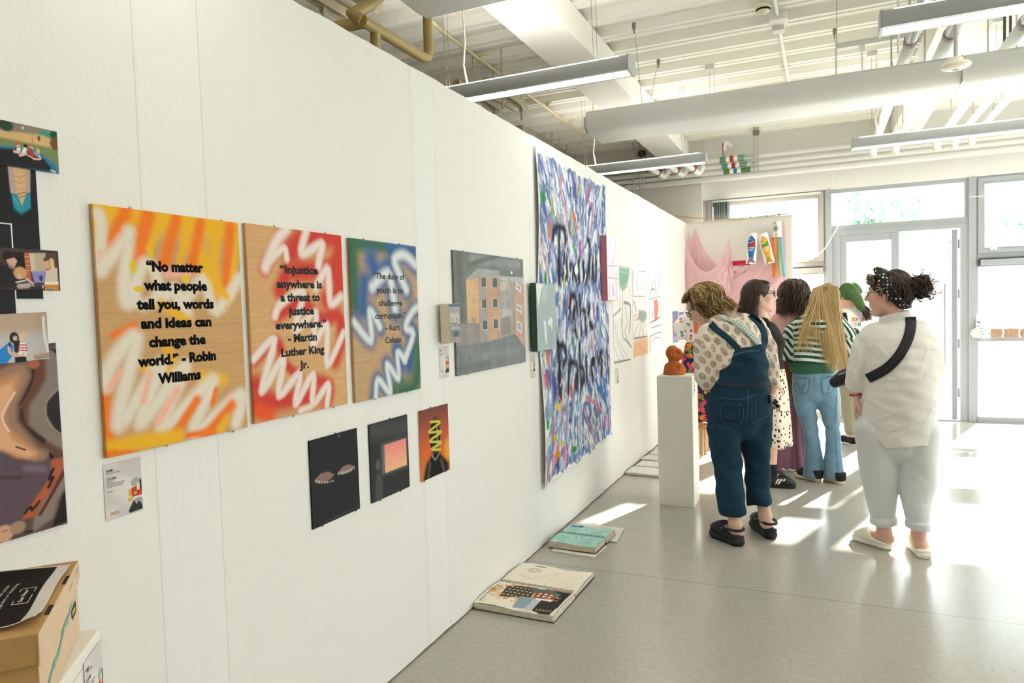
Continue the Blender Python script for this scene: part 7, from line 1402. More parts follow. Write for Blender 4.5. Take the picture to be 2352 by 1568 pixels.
s.tube([(-.19, .0, 1.235), (-.235, -.025, 1.18), (-.245, -.03, 1.04), (-.24, -.02, .955), (-.235, .02, .915)], [.065, .078, .082, .080, .055], [.065, .085, .092, .085, .05], side=sd, k=.035); s.tube([(-.24, -.0, .95), (-.235, .11, .945)], [.055, .045], k=.03)
s.tube([(.0, .115, 1.24), (.055, .135, 1.19), (.10, .12, 1.06), (.113, .085, .93), (.116, .078, .895)], [.062, .066, .058, .048, .034], k=.035)
s.ell((-.105, .03, 1.352), (.085, .10, .056), .02, 's'); s.warp(folds(.0035, (30, 25, 42, 0, 1), (55, -20, 18, 1, .7), (12, 30, 75, 2, .5))); blouse = s.mesh('blouse', mbl, p1, 2); bbl = bvh_of(blouse)
s = Sdf((-.35, -.30, .10), (.22, .30, 1.18), .0065)
s.tube([(-.055, -.01, 1.00), (-.055, -.01, .93), (-.065, .0, .84), (-.07, .0, .76), (-.068, .0, .70)], [.150, .158, .176, .180, .160], [.122, .130, .150, .152, .13], side=sd, k=0)
s.tube([(-.145, -.04, .75), (-.15, -.065, .60), (-.143, -.085, .45), (-.122, -.115, .28), (-.105, -.145, .07)], [.108, .098, .083, .078, .080], side=sd, k=.025); s.tube([(.012, .045, .75), (.02, .042, .60), (.024, .04, .45), (.03, .03, .30), (.042, .018, .12)], [.105, .092, .077, .072, .072], side=sd, k=.02)
s.tube([(-.03, -.045, .97), (-.02, -.06, 1.05), (-.005, -.070, 1.12)], [.14, .115, .085], [.085, .080, .072], side=sd, k=.03); s.cut((0, 0, 1.125), (-.25, .1, 1))
s.D = np.maximum(s.D, (.158+.42*np.clip(s.lo[0]+s.h*np.arange(s.n[0])+.075, 0, .09)[:, None, None]-(s.lo[2]+s.h*np.arange(s.n[2]))[None, None, :]).astype(np.float32)); s.warp(folds(.004, (22, 30, 20, .5, 1), (38, -16, 34, 2, .8), (8, 20, 70, 1, .5))); s.warp(creases([(-.05, .70, -.17, .66), (-.05, .69, -.20, .60), (-.04, .70, .08, .64), (-.2, .5, -.11, .44), (-.2, .42, -.10, .47), (.09, .5, .0, .45), (-.17, .3, -.10, .27), (.0, .32, .08, .36), (-.03, 1.06, .02, .98), (.03, 1.06, .02, .97)])); den = s.mesh('dungarees', mden, p1, 2, fix=None); bden = bvh_of(den)
ribbon_on(bden, [(-.20, .925), (-.08, .912), (.03, .915), (.10, .93)], .030, .004, 'waistband', mden2, den, 8, .003)
ribbon_on(bden, [(-.10, 1.085), (-.03, 1.11), (.05, 1.115)], .010, .004, 'bib_edge', mstd, den, 6)
ribbon_on(bden, [(-.02, .90), (-.018, .82), (-.03, .72)], .004, .004, 'seat_seam', mstd, den, 8); ribbon_on(bden, [(-.185, .845), (-.08, .838), (-.015, .85), (.06, .862), (.11, .88)], .004, .004, 'yoke_seam', mstd, den, 8)
stitched_pocket(bden, [(-.165, .815), (-.055, .81), (-.06, .70), (-.165, .715)], den, mden, mstd); stitched_pocket(bden, [(.025, .83), (.105, .85), (.100, .745), (.035, .725)], den, mden, mstd)
for pts, nm in (([(-.055, 1.075), (-.075, 1.13), (-.13, 1.19), (-.185, 1.235), (-.222, 1.272)], 'dungaree_strap'), ([(.045, 1.075), (.075, 1.14), (.075, 1.21), (.045, 1.27), (.0, 1.318)], 'dungaree_strap')): ribbon_on(bbl, pts, .034, .006, nm, mden, p1, 8, .005, 4)
mstr = mat('woven_strap', '#b5c0b8', .8); g = NT(mstr); o_ = g.obj(); P_ = g.xyz(o_); zz = g.math('ADD', g.math('MULTIPLY', P_['Z'], 45.), g.math('MULTIPLY', g.math('PINGPONG', g.math('MULTIPLY', P_['X'], 60.), 1.), 1.)); g.base(g.mix(g.math('LESS_THAN', g.math('FRACT', zz), .45), srgb('#c9cdbd'), srgb('#7f9fa2')))
st = ribbon_on(bbl, [(-.165, 1.312), (-.10, 1.292), (-.03, 1.235), (.03, 1.165), (.075, 1.08), (.10, 1.0)], .032, .011, 'bag_strap', mstr, p1, 8, .003, 4)
ribbon_on(bden, [(.10, 1.0), (.112, .95), (.118, .90)], .006, .012, 'bag_strap', mat('ink'), p1, 6, .004)
hm = hair_mass((-.50, -.08, 1.15), (.02, .34, 1.62), hp, hM, [((0, -.025, .038), (.090, .104, .092), .02), ((0, -.065, -.035), (.084, .052, .075), .03), ((.066, -.015, -.035), (.026, .05, .07), .02), ((-.066, -.015, -.035), (.026, .05, .07), .02)], [((0, .112, -.035), (.064, .080, .105), .02)], HX('#6a5230'), p1, .0055, folds(.006, (60, 50, 40, 0, 1), (30, 80, 60, 1, .8)))
strands('hair', hair_guides(hp, 900, 3, (.106, .126, .110), -24, .085, .017, 8., 86, None, face_e=40, down=(.8, -.3, -.75)), mhair, hm, .0036, 4, tone(['#8a6c3e', '#a5854f', '#6b5230', '#b5965e', '#775b34', '#c4a872', '#5d4628'], 1))
glasses(hp, hM, p1, mat('dark_frame', '#20262c', .3), rim=.0026)
mcro = mat('black_foam', '#26262a', .6, spec=.25)
for heel, toe in (((-.066, -.215), (-.232, -.035)), ((.105, -.055), (.005, .225))):
    rt, pt, d, sdv = sole_shoe('clog', (*heel, 0), (*toe, 0), mcro, mcro, p1, .052, so=.048, kind='clog')
    MB().tube(cat_rom([pt(.44, .088, .046), pt(.26, .092, .047), pt(.05, .094, .030), pt(-.01, .095, 0), pt(.05, .094, -.030), pt(.26, .092, -.047), pt(.44, .088, -.046)], 4), .008, 6).build('heel_strap', mcro, rt, True)
    b = MB()
    for a, bb, zz_ in ((.62, .012, .112), (.62, -.012, .112), (.70, .0, .106), (.70, .024, .100), (.70, -.024, .100), (.78, .012, .094), (.78, -.012, .094)): b.lathe([(.0042, 0), (.0042, .002)], pt(a, zz_, bb), 8)
    b.build('vent_holes', mat('hole_dark', '#0c0c0d', .9), rt); MB().lathe([(.008, -.002), (.008, .003)], pt(.44, .088, -.050), 10).build('strap_rivet', mat('rivet_grey', '#8d9590', .4), rt)
t = empty('key_bunch', (0, 0, 0), 0, 'bunch of keys with charms in the hand of the woman in dungarees', 'keys'); t.parent = None
km = Matrix.Translation((1.12, 4.30, 0)) @ Matrix.Rotation(rad(5.05), 4, 'Z'); t.location = km @ Vector((.128, .055, .79))
for i in range(9): MB().lathe([(.004, -.010), (.013, -.006), (.014, .006), (.004, .010)], (RNG.uniform(-.016, .02), RNG.uniform(-.02, .01), RNG.uniform(-.035, .035)), 8).build('charm', mat(('charm_navy', 'charm_cream', 'charm_green', 'ink')[i % 4], ('#2b3550', '#d9d3b4', '#5a6e3c', '#1b1b1b')[i % 4], .5), t, True)
b = MB()
for i in range(3): b.box(.010+i*.008, .016+i*.008, -.02, -.018, -.050, -.010)
b.split('key', mat('satin_steel'), t); MB().tube([(.012*math.cos(a), -.012, .045+.012*math.sin(a)) for a in np.linspace(0, 6.28, 13)], .0016, 5, False).build('key_ring', mat('satin_steel'), t, True)
MB().tube([(.105+.034*math.cos(a), .07+.03*math.sin(a), .862) for a in np.linspace(0, 6.28, 17)], .0035, 6, False).build('bracelet', mat('brass_screw'), p1, True)

# ----------------------------------------------------------------- 2. white shirt
mwsh = mat('white_cotton', '#e2e0db', .8, spec=.15, noise=.012, nscale=9, bump=.22, bscale=26); mwtr = mat('pale_grey_trouser', '#d5d9da', .8, spec=.15, noise=.02, nscale=8, bump=.15, bscale=30)
J = dict(side=V3(.95, .30, 0), pelvis=V3(.03, .02, .72), chest=V3(.04, .02, 1.06), neck=V3(.03, .03, 1.275), shL=V3(-.105, .0, 1.185), shR=V3(.14, .06, 1.165), elL=V3(-.185, -.03, .985), elR=V3(.19, .09, .98), wrL=V3(-.172, .035, .848), wrR=V3(.16, .24, .95), hdL=(-.12, .1, -1), hdR=(-.7, .6, .2), pnL=(.95, .1, 0), pnR=(-.2, -.5, -.8), cuL=.25,
         hipL=V3(-.06, -.005, .70), hipR=V3(.115, .03, .70), knL=V3(-.055, .0, .40), knR=V3(.125, .0, .40), anL=V3(-.040, -.01, .10), anR=V3(.125, -.04, .10), toL=V3(-.16, .075, .04), toR=V3(.085, .10, .04), head=(V3(-.016, .03, 1.412), V3(-.96, .26, -.05), V3(-.05, .0, 1.)))
p2, hp, hM = make_body('woman in a loose white shirt with a black crossbody strap and a dotted headband', (1.85, 4.32), -4.63, J, '#d8ab98', h=.0055, build=.90, brow='#6d5a4c')
s = Sdf((-.33, -.24, .54), (.36, .34, 1.38), .0065); sd = J['side']
s.tube([(.045, .02, .44), (.04, .02, .58), (.035, .02, .72), (.04, .02, .90), (.045, .02, 1.06), (.04, .02, 1.15), (.035, .03, 1.235)], [.168, .172, .185, .188, .180, .150, .072], [.16, .165, .17, .172, .155, .12, .068], side=sd, k=0)
s.tube([(-.07, .0, 1.185), (-.122, -.005, 1.12), (-.155, -.02, 1.03), (-.174, -.02, .955), (-.176, .0, .918)], [.078, .074, .060, .057, .056], [.08, .08, .068, .06, .058], k=.02); s.tube([(-.190, -.012, .928), (-.160, .012, .905)], [.060, .058], [.034, .034], side=(.1, 1, 0), k=.012)
s.tube([(.13, .06, 1.185), (.175, .07, 1.11), (.198, .08, 1.01), (.195, .13, .97)], [.072, .068, .055, .048], k=.05)
s.tube([(.03, .03, 1.21), (.022, .03, 1.255), (.015, .03, 1.30)], [.076, .072, .080], [.066, .062, .066], side=sd, k=.025, cap=.3); s.ell((-.01, .03, 1.325), (.068, .058, .05), .012, 's'); s.cut((.0, 0, 1.305), (-.35, 0, 1))
s.cut((.0, 0, .612), (-.30, -.10, -1)) if False else s.cut((.04, 0, .592), (.10, 0, -1)); s.cut((-.13, 0, .68), (-.75, -.1, -.66)); s.warp(folds(.0022, (18, 14, 12, .2, 1), (46, -15, 38, 1.4, .7), (16, 28, 90, 2, .45)))
s.warp(creases([(-.11, 1.16, -.085, .97), (-.10, 1.1, -.12, .98), (-.16, 1.12, -.15, 1.0), (-.08, .99, .05, .93), (-.06, .95, .12, .97), (.17, 1.12, .12, .96), (.2, 1.02, .10, .88), (.21, .9, .08, .80), (-.12, .84, .02, .78), (-.10, .72, .06, .80), (-.02, .68, .12, .74), (.02, .65, .10, .70), (.19, .80, .14, .70), (-.19, .99, -.14, .96), (-.20, 1.04, -.15, 1.02), (-.05, 1.12, .0, 1.04), (.10, 1.1, .06, 1.0)], .0042, .010)); shirt = s.mesh('shirt', mwsh, p2, 1); bsh = bvh_of(shirt)
ribbon_on(bsh, [(-.13, 1.115), (.04, 1.135), (.21, 1.11)], .003, .003, 'yoke_seam', mat('shirt_seam', '#d2cdc2', .8), shirt, 8)
s = Sdf((-.25, -.22, .10), (.32, .28, .82), .0065)
s.tube([(.03, .02, .78), (.03, .02, .68), (.03, .02, .60)], [.13, .148, .15], [.115, .135, .135], side=sd, k=0)
s.tube([(-.07, .0, .66), (-.070, .0, .52), (-.060, .0, .36), (-.053, -.005, .23), (-.046, -.008, .16)], [.115, .105, .092, .073, .058], [.12, .105, .09, .066, .056], side=sd, k=.014); s.tube([(.125, .02, .66), (.125, .01, .52), (.120, .0, .36), (.120, -.03, .23), (.122, -.04, .17)], [.105, .100, .088, .066, .052], [.12, .10, .086, .06, .05], side=sd, k=.010)
s.tube([(-.046, -.008, .168), (-.045, -.008, .140)], [.069, .069], side=sd, k=.003, cap=.15); s.tube([(.122, -.04, .175), (.121, -.04, .148)], [.061, .061], side=sd, k=.003, cap=.15)
s.warp(folds(.003, (24, 18, 14, .4, 1), (34, -14, 20, 2, .6))); s.warp(creases([(.02, .56, -.10, .50), (.03, .57, .15, .50), (-.12, .5, -.10, .3), (-.06, .45, -.05, .22), (.10, .45, .16, .38), (.17, .3, .12, .24), (.14, .28, .10, .2), (-.02, .3, -.08, .2)], .004, .012)); s.mesh('trousers', mwtr, p2, 1)
mblk = mat('black_webbing', '#1d1d20', .6, spec=.3)
t = empty('crossbody_bag', (1.85, 4.32, 0), rad(-4.63), 'black crossbody bag strap over the back of the white shirt', 'bag')
ribbon_on(bsh, [(.092, 1.285), (.092, 1.235), (.075, 1.165), (.035, 1.085), (-.02, 1.02), (-.075, .98), (-.115, .955)], .050, .007, 'bag_strap', mblk, t, 8, .004, 5)
s = Sdf((-.36, -.06, .86), (-.13, .22, 1.02), .005); s.tube([(-.295, .10, .905), (-.25, .10, .935), (-.20, .10, .955)], [.03, .045, .045], [.022, .032, .035], side=(.5, 0, .8), k=0); s.warp(folds(.0015, (40, 20, 50, 0, 1))); pb = s.mesh('bag_pouch', mat('black_leather', '#1f1f21', .4, spec=.45), t, 2)
MB().tube([(-.27, .075, .955), (-.20, .07, .985), (-.17, .06, .985)], .004, 6).build('bag_zip', mat('satin_steel'), pb, True)
# hair: dark curls tied back, grey front curls
hm = hair_mass((-.20, -.16, 1.22), (.30, .24, 1.64), hp, hM, [((0, -.025, .040), (.086, .108, .090), .02), ((0, -.085, .0), (.070, .05, .07), .03)], [((0, .118, -.04), (.07, .075, .105), .02)], HX('#3a2a22'), p2, .0055, folds(.004, (70, 60, 50, 0, 1), (40, 90, 70, 1, .8)))
s = Sdf((.06, -.12, 1.33), (.30, .12, 1.58), .005); s.ell((.125, .0, 1.462), (.044, .05, .042), .02); s.ell((.16, -.005, 1.448), (.03, .035, .034), .02); s.ell((.14, .01, 1.405), (.024, .03, .022), .02); s.warp(folds(.007, (120, 90, 110, 0, 1), (80, 130, 60, 1, .8))); s.mesh('hair_bun', HX('#3a2a22'), hm, 1)
r_b = np.random.default_rng(9); gl_ = []
for i in range(620):
    c0 = V3(.140, .0, 1.448)+r_b.normal(0, 1, 3)*V3(.026, .024, .026); rr = r_b.uniform(.006, .015); ax_ = unit(r_b.normal(0, 1, 3)); a1 = unit(np.cross(ax_, (0, .3, 1))); a2 = np.cross(ax_, a1)
    gl_.append(np.array([c0+rr*(a1*math.cos(t_*4.5)+a2*math.sin(t_*4.5))+ax_*.012*t_ for t_ in np.linspace(0, 1, 9)]))
gl_ += hair_guides(hp, 520, 12, (.093, .116, .103), -34, 0.0, .006, 9., 104, None, face_e=40)
strands('hair', gl_, mhair, hm, .0026, 4, tone(['#2e211b', '#3d2b22', '#4a352a', '#1f1714'], 2))
gl_ = []
for i in range(150):
    a = r_b.uniform(-1, 1); c0 = hp(-.045+.045*a if i % 3 else -.074, .080-.03*abs(a)-(0 if i % 3 else .055), r_b.uniform(.062, .110) if i % 3 else r_b.uniform(.0, .07)); rr = r_b.uniform(.008, .017); a1 = unit(r_b.normal(0, 1, 3)); a2 = unit(np.cross(a1, (0, .3, 1)))
    gl_.append(np.array([c0+rr*(a1*math.cos(t_*4.2)+a2*math.sin(t_*4.2)) for t_ in np.linspace(0, 1, 9)]))
strands('front_curls', gl_, mhair, hm, .0024, 4, tone(['#8d7d68', '#b9ab94', '#5a4a3c', '#cfc4ae', '#6f6050'], 4))
mdot = mat('dotted_headband', '#15171b', .7); g = NT(mdot); o_ = g.obj(); vv = g.voro(o_, 52, .25); g.base(g.mix(g.math('LESS_THAN', vv['Distance'], .27), srgb('#15171b'), srgb('#e6e0cc')))
s = Sdf((-.16, -.14, 1.24), (.22, .22, 1.62), .0045); ring_ = []
for a in np.linspace(0, 2*math.pi, 22): ring_.append(hp(.095*math.cos(a), -.032+.054*math.sin(a), .024+.104*math.sin(a)))
s.tube(ring_, [.026]*22, [.011]*22, side=hM[:, 1], k=.004, sub=2); s.tube([hp(-.02, .035, .130), hp(.012, .04, .135), hp(.02, .02, .128)], [.022, .02, .016], k=.01); s.ell(hp(-.01, .045, .142), (.018, .016, .014), .008); s.mesh('headband', mdot, p2, 1)
glasses(hp, hM, p2, mat('thin_frame', '#4a4541', .3, metal=.4), rim=.0016)
MB().lathe([(.002, -.004), (.0045, 0), (.002, .004)], hp(-.079, -.004, -.036), 8).build('earring', mat('pearl', '#efe9dc', .25), p2, True)
MB().tube([(-.172+.034*math.cos(a), .035+.028*math.sin(a), .852+.006*math.cos(a)) for a in np.linspace(0, 6.28, 19)], .007, 8, False).build('wristband', mat('red_silicone', '#b5333a', .5), p2, True)
mmu = mat('cream_foam', '#ebe7dc', .6, spec=.25)
for heel, toe in (((-.005, -.035), (-.198, .10)), ((.155, -.125), (.098, .115))): sole_shoe('mule', (*heel, 0), (*toe, 0), mmu, mmu, p2, .048, so=.034, kind='mule')

# ----------------------------------------------------------------- 3. striped hoodie, long fair hair
J = dict(side=V3(.97, .22, 0), pelvis=V3(-.025, .02, .74), chest=V3(.0, .05, 1.08), neck=V3(.045, .09, 1.26), shL=V3(-.115, .05, 1.18), shR=V3(.155, .10, 1.17), elL=V3(-.205, .06, 1.0), elR=V3(.205, .12, .98), wrL=V3(-.09, .18, 1.0), wrR=V3(.10, .22, 1.0), hdL=(.6, .7, .3), hdR=(-.4, .8, .3), pnL=(0, 0, -1), pnR=(0, 0, -1),
         hipL=V3(-.10, .01, .72), hipR=V3(.065, .03, .72), knL=V3(-.055, .02, .40), knR=V3(.10, .0, .40), anL=V3(-.035, .02, .09), anR=V3(.115, -.03, .09), toL=V3(-.15, .08, .04), toR=V3(.045, .06, .04), head=(V3(.085, .14, 1.385), V3(.25, .85, -.48), V3(.1, .45, .88)))
p3, hp, hM = make_body('woman with very long fair hair, green striped hoodie and pale flared jeans, seen from behind', (1.47, 5.80), .3, J, '#d9ad95', eyes_on=True)
mst = mat('striped_hoodie', '#1f4a3c', .85, spec=.15); g = NT(mst); bnd = g.attr('stripe')['Fac']; g.base(g.mix(g.math('GREATER_THAN', g.math('FRACT', g.math('DIVIDE', bnd, .043)), .5), srgb('#23503f'), srgb('#dfe3de'))); o_ = g.obj(); g.bump(g.noise(o_, 22, 3)['Fac'], .2, .02)
mgr = mat('green_rib', '#2c5a48', .85, noise=.05, nscale=40)
s = Sdf((-.33, -.14, .80), (.34, .34, 1.36), .0065); sd = J['side']
s.tube([(-.03, .03, .88), (-.02, .035, .98), (.0, .05, 1.08), (.02, .07, 1.18), (.035, .085, 1.245)], [.165, .168, .168, .15, .09], [.125, .125, .125, .11, .085], side=sd, k=0)
s.tube([(-.10, .055, 1.20), (-.165, .055, 1.15), (-.21, .055, 1.04), (-.215, .07, .985), (-.16, .17, .975)], [.068, .068, .06, .06, .045], k=.04); s.tube([(.15, .10, 1.20), (.205, .10, 1.13), (.225, .11, 1.02), (.215, .14, .97), (.15, .25, .99)], [.066, .066, .058, .056, .045], k=.04)
s.ell((.02, -.03, 1.185), (.10, .05, .075), .03)
s.warp(folds(.005, (24, 20, 36, .1, 1), (36, -18, 20, 1.7, .8), (8, 22, 60, 2, .5)))
def band_(V): 
    z = V[:, 2]-.10*V[:, 0]*(V[:, 2] > 1.1); arm = (V[:, 0] < -.165) | (V[:, 0] > .165); return np.where(arm, z*.6+(V[:, 0]*1.0+V[:, 1]*.5), z+.010*np.sin(V[:, 0]*14))
hood = s.mesh('hoodie', mst, p3, 2, fl={'stripe': band_})
s = Sdf((-.25, -.14, .78), (.2, .22, .93), .006); s.tube([(-.035, .025, .900), (-.036, .025, .84)], [.174, .160], [.136, .124], side=sd, k=0, cap=.2); s.mesh('hem_rib', mgr, p3, 1)
s = Sdf((-.28, -.16, .0), (.28, .24, .90), .0065)
s.tube([(-.032, .025, .86), (-.028, .02, .78), (-.025, .015, .71)], [.142, .155, .15], [.105, .125, .12], side=sd, k=0)
s.tube([(-.098, .01, .70), (-.09, .01, .58), (-.055, .015, .42), (-.04, .015, .26), (-.034, .01, .10), (-.034, .005, .03)], [.086, .078, .056, .060, .072, .078], side=sd, k=.025); s.tube([(.062, .03, .70), (.075, .02, .58), (.10, .0, .42), (.105, -.01, .26), (.108, -.02, .10), (.108, -.02, .04)], [.084, .072, .053, .057, .068, .072], side=sd, k=.025)
s.cut((0, 0, .028), (0, 0, -1)); s.warp(lambda X, Y, Z: .0035*np.sin(75*Z+14*X+2*np.sin(20*X))*np.exp(-((Z-.45)/.16)**2)+.002*np.sin(30*X+20*Z)); jeans = s.mesh('jeans', mjean, p3, 2); bj = bvh_of(jeans)
stitched_pocket(bj, [(-.165, .80), (-.065, .795), (-.075, .69), (-.15, .695)], jeans, mjean, mjs); stitched_pocket(bj, [(.025, .80), (.105, .81), (.098, .70), (.035, .685)], jeans, mjean, mjs)
for pts in ([(-.155, .76), (-.135, .745), (-.122, .70)], [(-.078, .76), (-.10, .745), (-.110, .70)], [(.098, .77), (.082, .75), (.074, .71)]): ribbon_on(bj, pts, .011, .007, 'pocket_curve', mjs, jeans, 6)
ribbon_on(bj, [(-.022, .82), (-.02, .74), (-.016, .70)], .004, .003, 'seat_seam', mjs, jeans, 6)
for x0, x1 in ((-.095, -.10), (.04, .055)): ribbon_on(bj, [(-.16 if x0 < 0 else .13, .66), (-.095 if x0 < 0 else .12, .42), (-.085 if x0 < 0 else .13, .20), (-.08 if x0 < 0 else .14, .06)], .004, .003, 'side_seam', mjs, jeans, 8)
hm = hair_mass((-.05, -.02, 1.2), (.24, .32, 1.60), hp, hM, [((0, -.022, .036), (.084, .100, .090), .02), ((0, -.07, -.02), (.076, .046, .08), .03)], [((0, .115, -.04), (.066, .08, .105), .02)], HX('#8a6c42'), p3, .0065)
r_h = np.random.default_rng(5); gl_ = []
for i in range(1000):
    u = r_h.uniform(-1, 1); q = r_h.random(); P = [hp(r_h.normal(0, .010), .062-.02*q, .104), hp(.020*u, .02, .133-.014*u*u), hp(.048*u, -.03, .135-.030*u*u), hp(.078*u, -.078, .105-.05*u*u), hp(.092*u, -.118, .030)]
    w_ = (u+1)/2; stray = u < -.45 and q < .75; xe = (-.15+.16*r_h.random() if stray else .035+.165*w_)+r_h.normal(0, .012); ze = (1.10-.10*r_h.random() if stray else 1.00-.13*w_)+r_h.normal(0, .05); ze = max(ze, .84)
    a = P[-1]; e = V3(xe, -.115+.05*abs(u)-.02*q, ze); m1 = a*.62+e*.38+V3(0, -.045, -.03); m2 = a*.28+e*.72+V3(0, -.03, -.01); gl_.append(cat_rom(P+[m1, m2, e], 4)+np.outer(np.linspace(0, 1, 29)**2, r_h.normal(0, .006, 3)))
def fair(gi, P):
    t_ = np.linspace(0, 1, len(P))[:, None]; k_ = (.8+.45*((gi*37) % 100)/100); return (np.array(srgb('#6b5434'))*(1-t_)**1.6+np.array(srgb('#d9bd86'))*(1-(1-t_)**1.6))*k_
strands('hair', gl_, mhair, hm, .0028, 4, fair)
for nm, heel, toe in (('canvas_shoe', (.018, -.05), (-.165, .085)), ('canvas_shoe', (.168, -.085), (.04, .055))): rt, pt, d, sdv = sole_shoe(nm, (*heel, 0), (*toe, 0), mat('black_canvas', '#1f1f22', .8), mat('cream_rubber', '#d9cbb0', .6), p3, .040, .09, .030); MB().lathe([(.036, .028), (.034, .040), (.02, .050), (.004, .053)], pt(.86, 0), 14).build('toe_cap', mat('cream_rubber'), rt, True)

# ----------------------------------------------------------------- 4. glasses, black vest, spotted skirt
J = dict(side=V3(-.15, .98, 0), pelvis=V3(-.06, .0, .74), chest=V3(-.085, .0, 1.08), neck=V3(-.115, .0, 1.275), shL=V3(-.11, .15, 1.21), shR=V3(-.125, -.145, 1.215), elL=V3(-.10, .20, .97), elR=V3(-.10, -.17, .98), wrL=V3(-.07, .20, .80), wrR=V3(-.02, -.14, .80), hdL=(.1, -.1, -1), hdR=(.3, .1, -1), pnL=(0, -1, 0), pnR=(0, 1, 0),
         hipL=V3(-.06, .075, .72), hipR=V3(-.06, -.075, .72), knL=V3(-.05, .08, .41), knR=V3(-.045, -.06, .41), anL=V3(-.10, .10, .10), anR=V3(-.055, -.045, .10), toL=V3(.05, .12, .04), toR=V3(.09, -.035, .04), head=(V3(-.118, .0, 1.432), V3(.98, .1, .06), V3(-.06, 0, 1.)))
p4, hp, hM = make_body('dark haired woman in glasses, black vest top and a spotted skirt, in profile', (1.20, 5.55), 3.09, J, '#e3bda8', iris='#5a4632', brow='#2e211b')
s = Sdf((-.32, -.24, .78), (.14, .24, 1.29), .0065); sd = J['side']; s.tube([(-.06, 0, .84), (-.065, 0, .96), (-.075, 0, 1.08), (-.085, 0, 1.16)], [.135, .13, .15, .12], [.105, .10, .118, .09], side=sd, k=0); s.ell((-.01, -.06, 1.085), (.06, .06, .06), .03); s.ell((-.01, .06, 1.085), (.06, .06, .06), .03)
for y in (-.085, .085): s.tube([(-.03, y*.9, 1.14), (-.07, y, 1.255), (-.14, y, 1.25), (-.16, y*.9, 1.15)], [.026]*4, [.012]*4, side=(0, 1, 0), k=.015)
s.warp(folds(.002, (30, 25, 40, 0, 1))); s.mesh('vest_top', mat('black_jersey', '#202023', .85, noise=.08, nscale=40), p4, 1)
mdal = mat('spotted_skirt', '#e9dccb', .85, spec=.15); g = NT(mdal); o_ = g.obj(); vv = g.voro(g.vec(*[g.math('MULTIPLY', a_, b_) for a_, b_ in zip(g.xyz(o_), (1, 1, .75))]), 40); g.base(g.mix(g.math('LESS_THAN', g.math('ADD', vv['Distance'], g.math('MULTIPLY', g.noise(o_, 90, 2)['Fac'], .18)), .40), srgb('#e9dccb'), srgb('#2a2a2c')))
s = Sdf((-.26, -.24, .28), (.16, .24, .92), .0065); s.tube([(-.06, 0, .87), (-.055, 0, .74), (-.04, 0, .55), (-.03, 0, .33)], [.135, .165, .17, .18], [.11, .125, .12, .118], side=sd, k=0, cap=.4); s.cut((0, 0, .318), (0, 0, -1)); s.warp(lambda X, Y, Z: .010*np.sin(np.arctan2(Y, X+.04)*7+3*Z)*np.clip((.85-Z)/.5, 0, 1)); s.mesh('skirt', mdal, p4, 2)
hm = hair_mass((-.34, -.16, 1.08), (.06, .16, 1.62), hp, hM, [((0, -.025, .040), (.090, .108, .092), .02), ((0, -.085, -.06), (.074, .044, .12), .03), ((-.05, -.072, -.10), (.034, .042, .11), .03), ((.05, -.072, -.10), (.034, .042, .11), .03)], [((0, .108, -.035), (.07, .082, .105), .02), ((-.09, .005, -.02), (.03, .032, .045), .01), ((.09, .005, -.02), (.03, .032, .045), .01)], HX('#3a2820'), p4, .006, folds(.003, (20, 20, 6, 0, 1), (60, 50, 10, 1, .7)))
strands('hair', hair_guides(hp, 620, 8, (.094, .116, .099), -8, .25, .003, 3., 98, None, face_e=44, down=(-.22, 0, -1)), mhair, hm, .0030, 4, tone(['#35251d', '#432f25', '#2b1e18', '#513a2d'], 6))
MB().lathe([(.006, -.006), (.010, 0), (.006, .006)], hp(-.02, -.05, .128), 8).build('hair_tie', mat('teal_tie', '#2f8a7c', .6), hm, True)
glasses(hp, hM, p4, mat('blue_frame', '#33414f', .3), rim=.003, hgt=.021)
msk = mat('black_sock', '#1c1c1f', .9)
for an, q in ((J['anR'], -1), (J['anL'], 1)): s = Sdf(an-.08, an+V3(.08, .08, .12), .005); s.tube([an+V3(0, 0, -.03), an+V3(0, 0, .075)], [.042, .043], k=0, cap=.2); s.mesh('sock', msk, p4, 1)
mbt = mat('black_leather_trainer', '#242427', .5, spec=.35); mws = mat('white_leather', '#ecebe6', .5)
for heel, toe in (((-.095, -.055), (.122, -.035)), ((-.14, .095), (.08, .12))):
    rt, pt, d, sdv = sole_shoe('trainer', (*heel, 0), (*toe, 0), mbt, mat('black_rubber', '#1e1e20', .7), p4, .042, .085, .024)
    for a in (.34, .44, .54): MB().box(-.006, .006, -.0016, .0016, -.026, .026, Matrix.Translation(Vector(pt(a, .052, .0385-(a-.34)*.012))) @ Matrix.Rotation(math.atan2(d[1], d[0]), 4, 'Z') @ Matrix.Rotation(rad(32), 4, 'Y') @ Matrix.Rotation(rad(12), 4, 'X')).build('shoe_stripe', mws, rt)
    b = MB()
    for a in (.46, .53, .60): b.tube([pt(a, .098-(a-.46)*.15, -.02), pt(a+.02, .103-(a-.46)*.15, 0), pt(a, .098-(a-.46)*.15, .02)], .003, 5)
    b.split('shoe_lace', mat('ink'), rt, True)

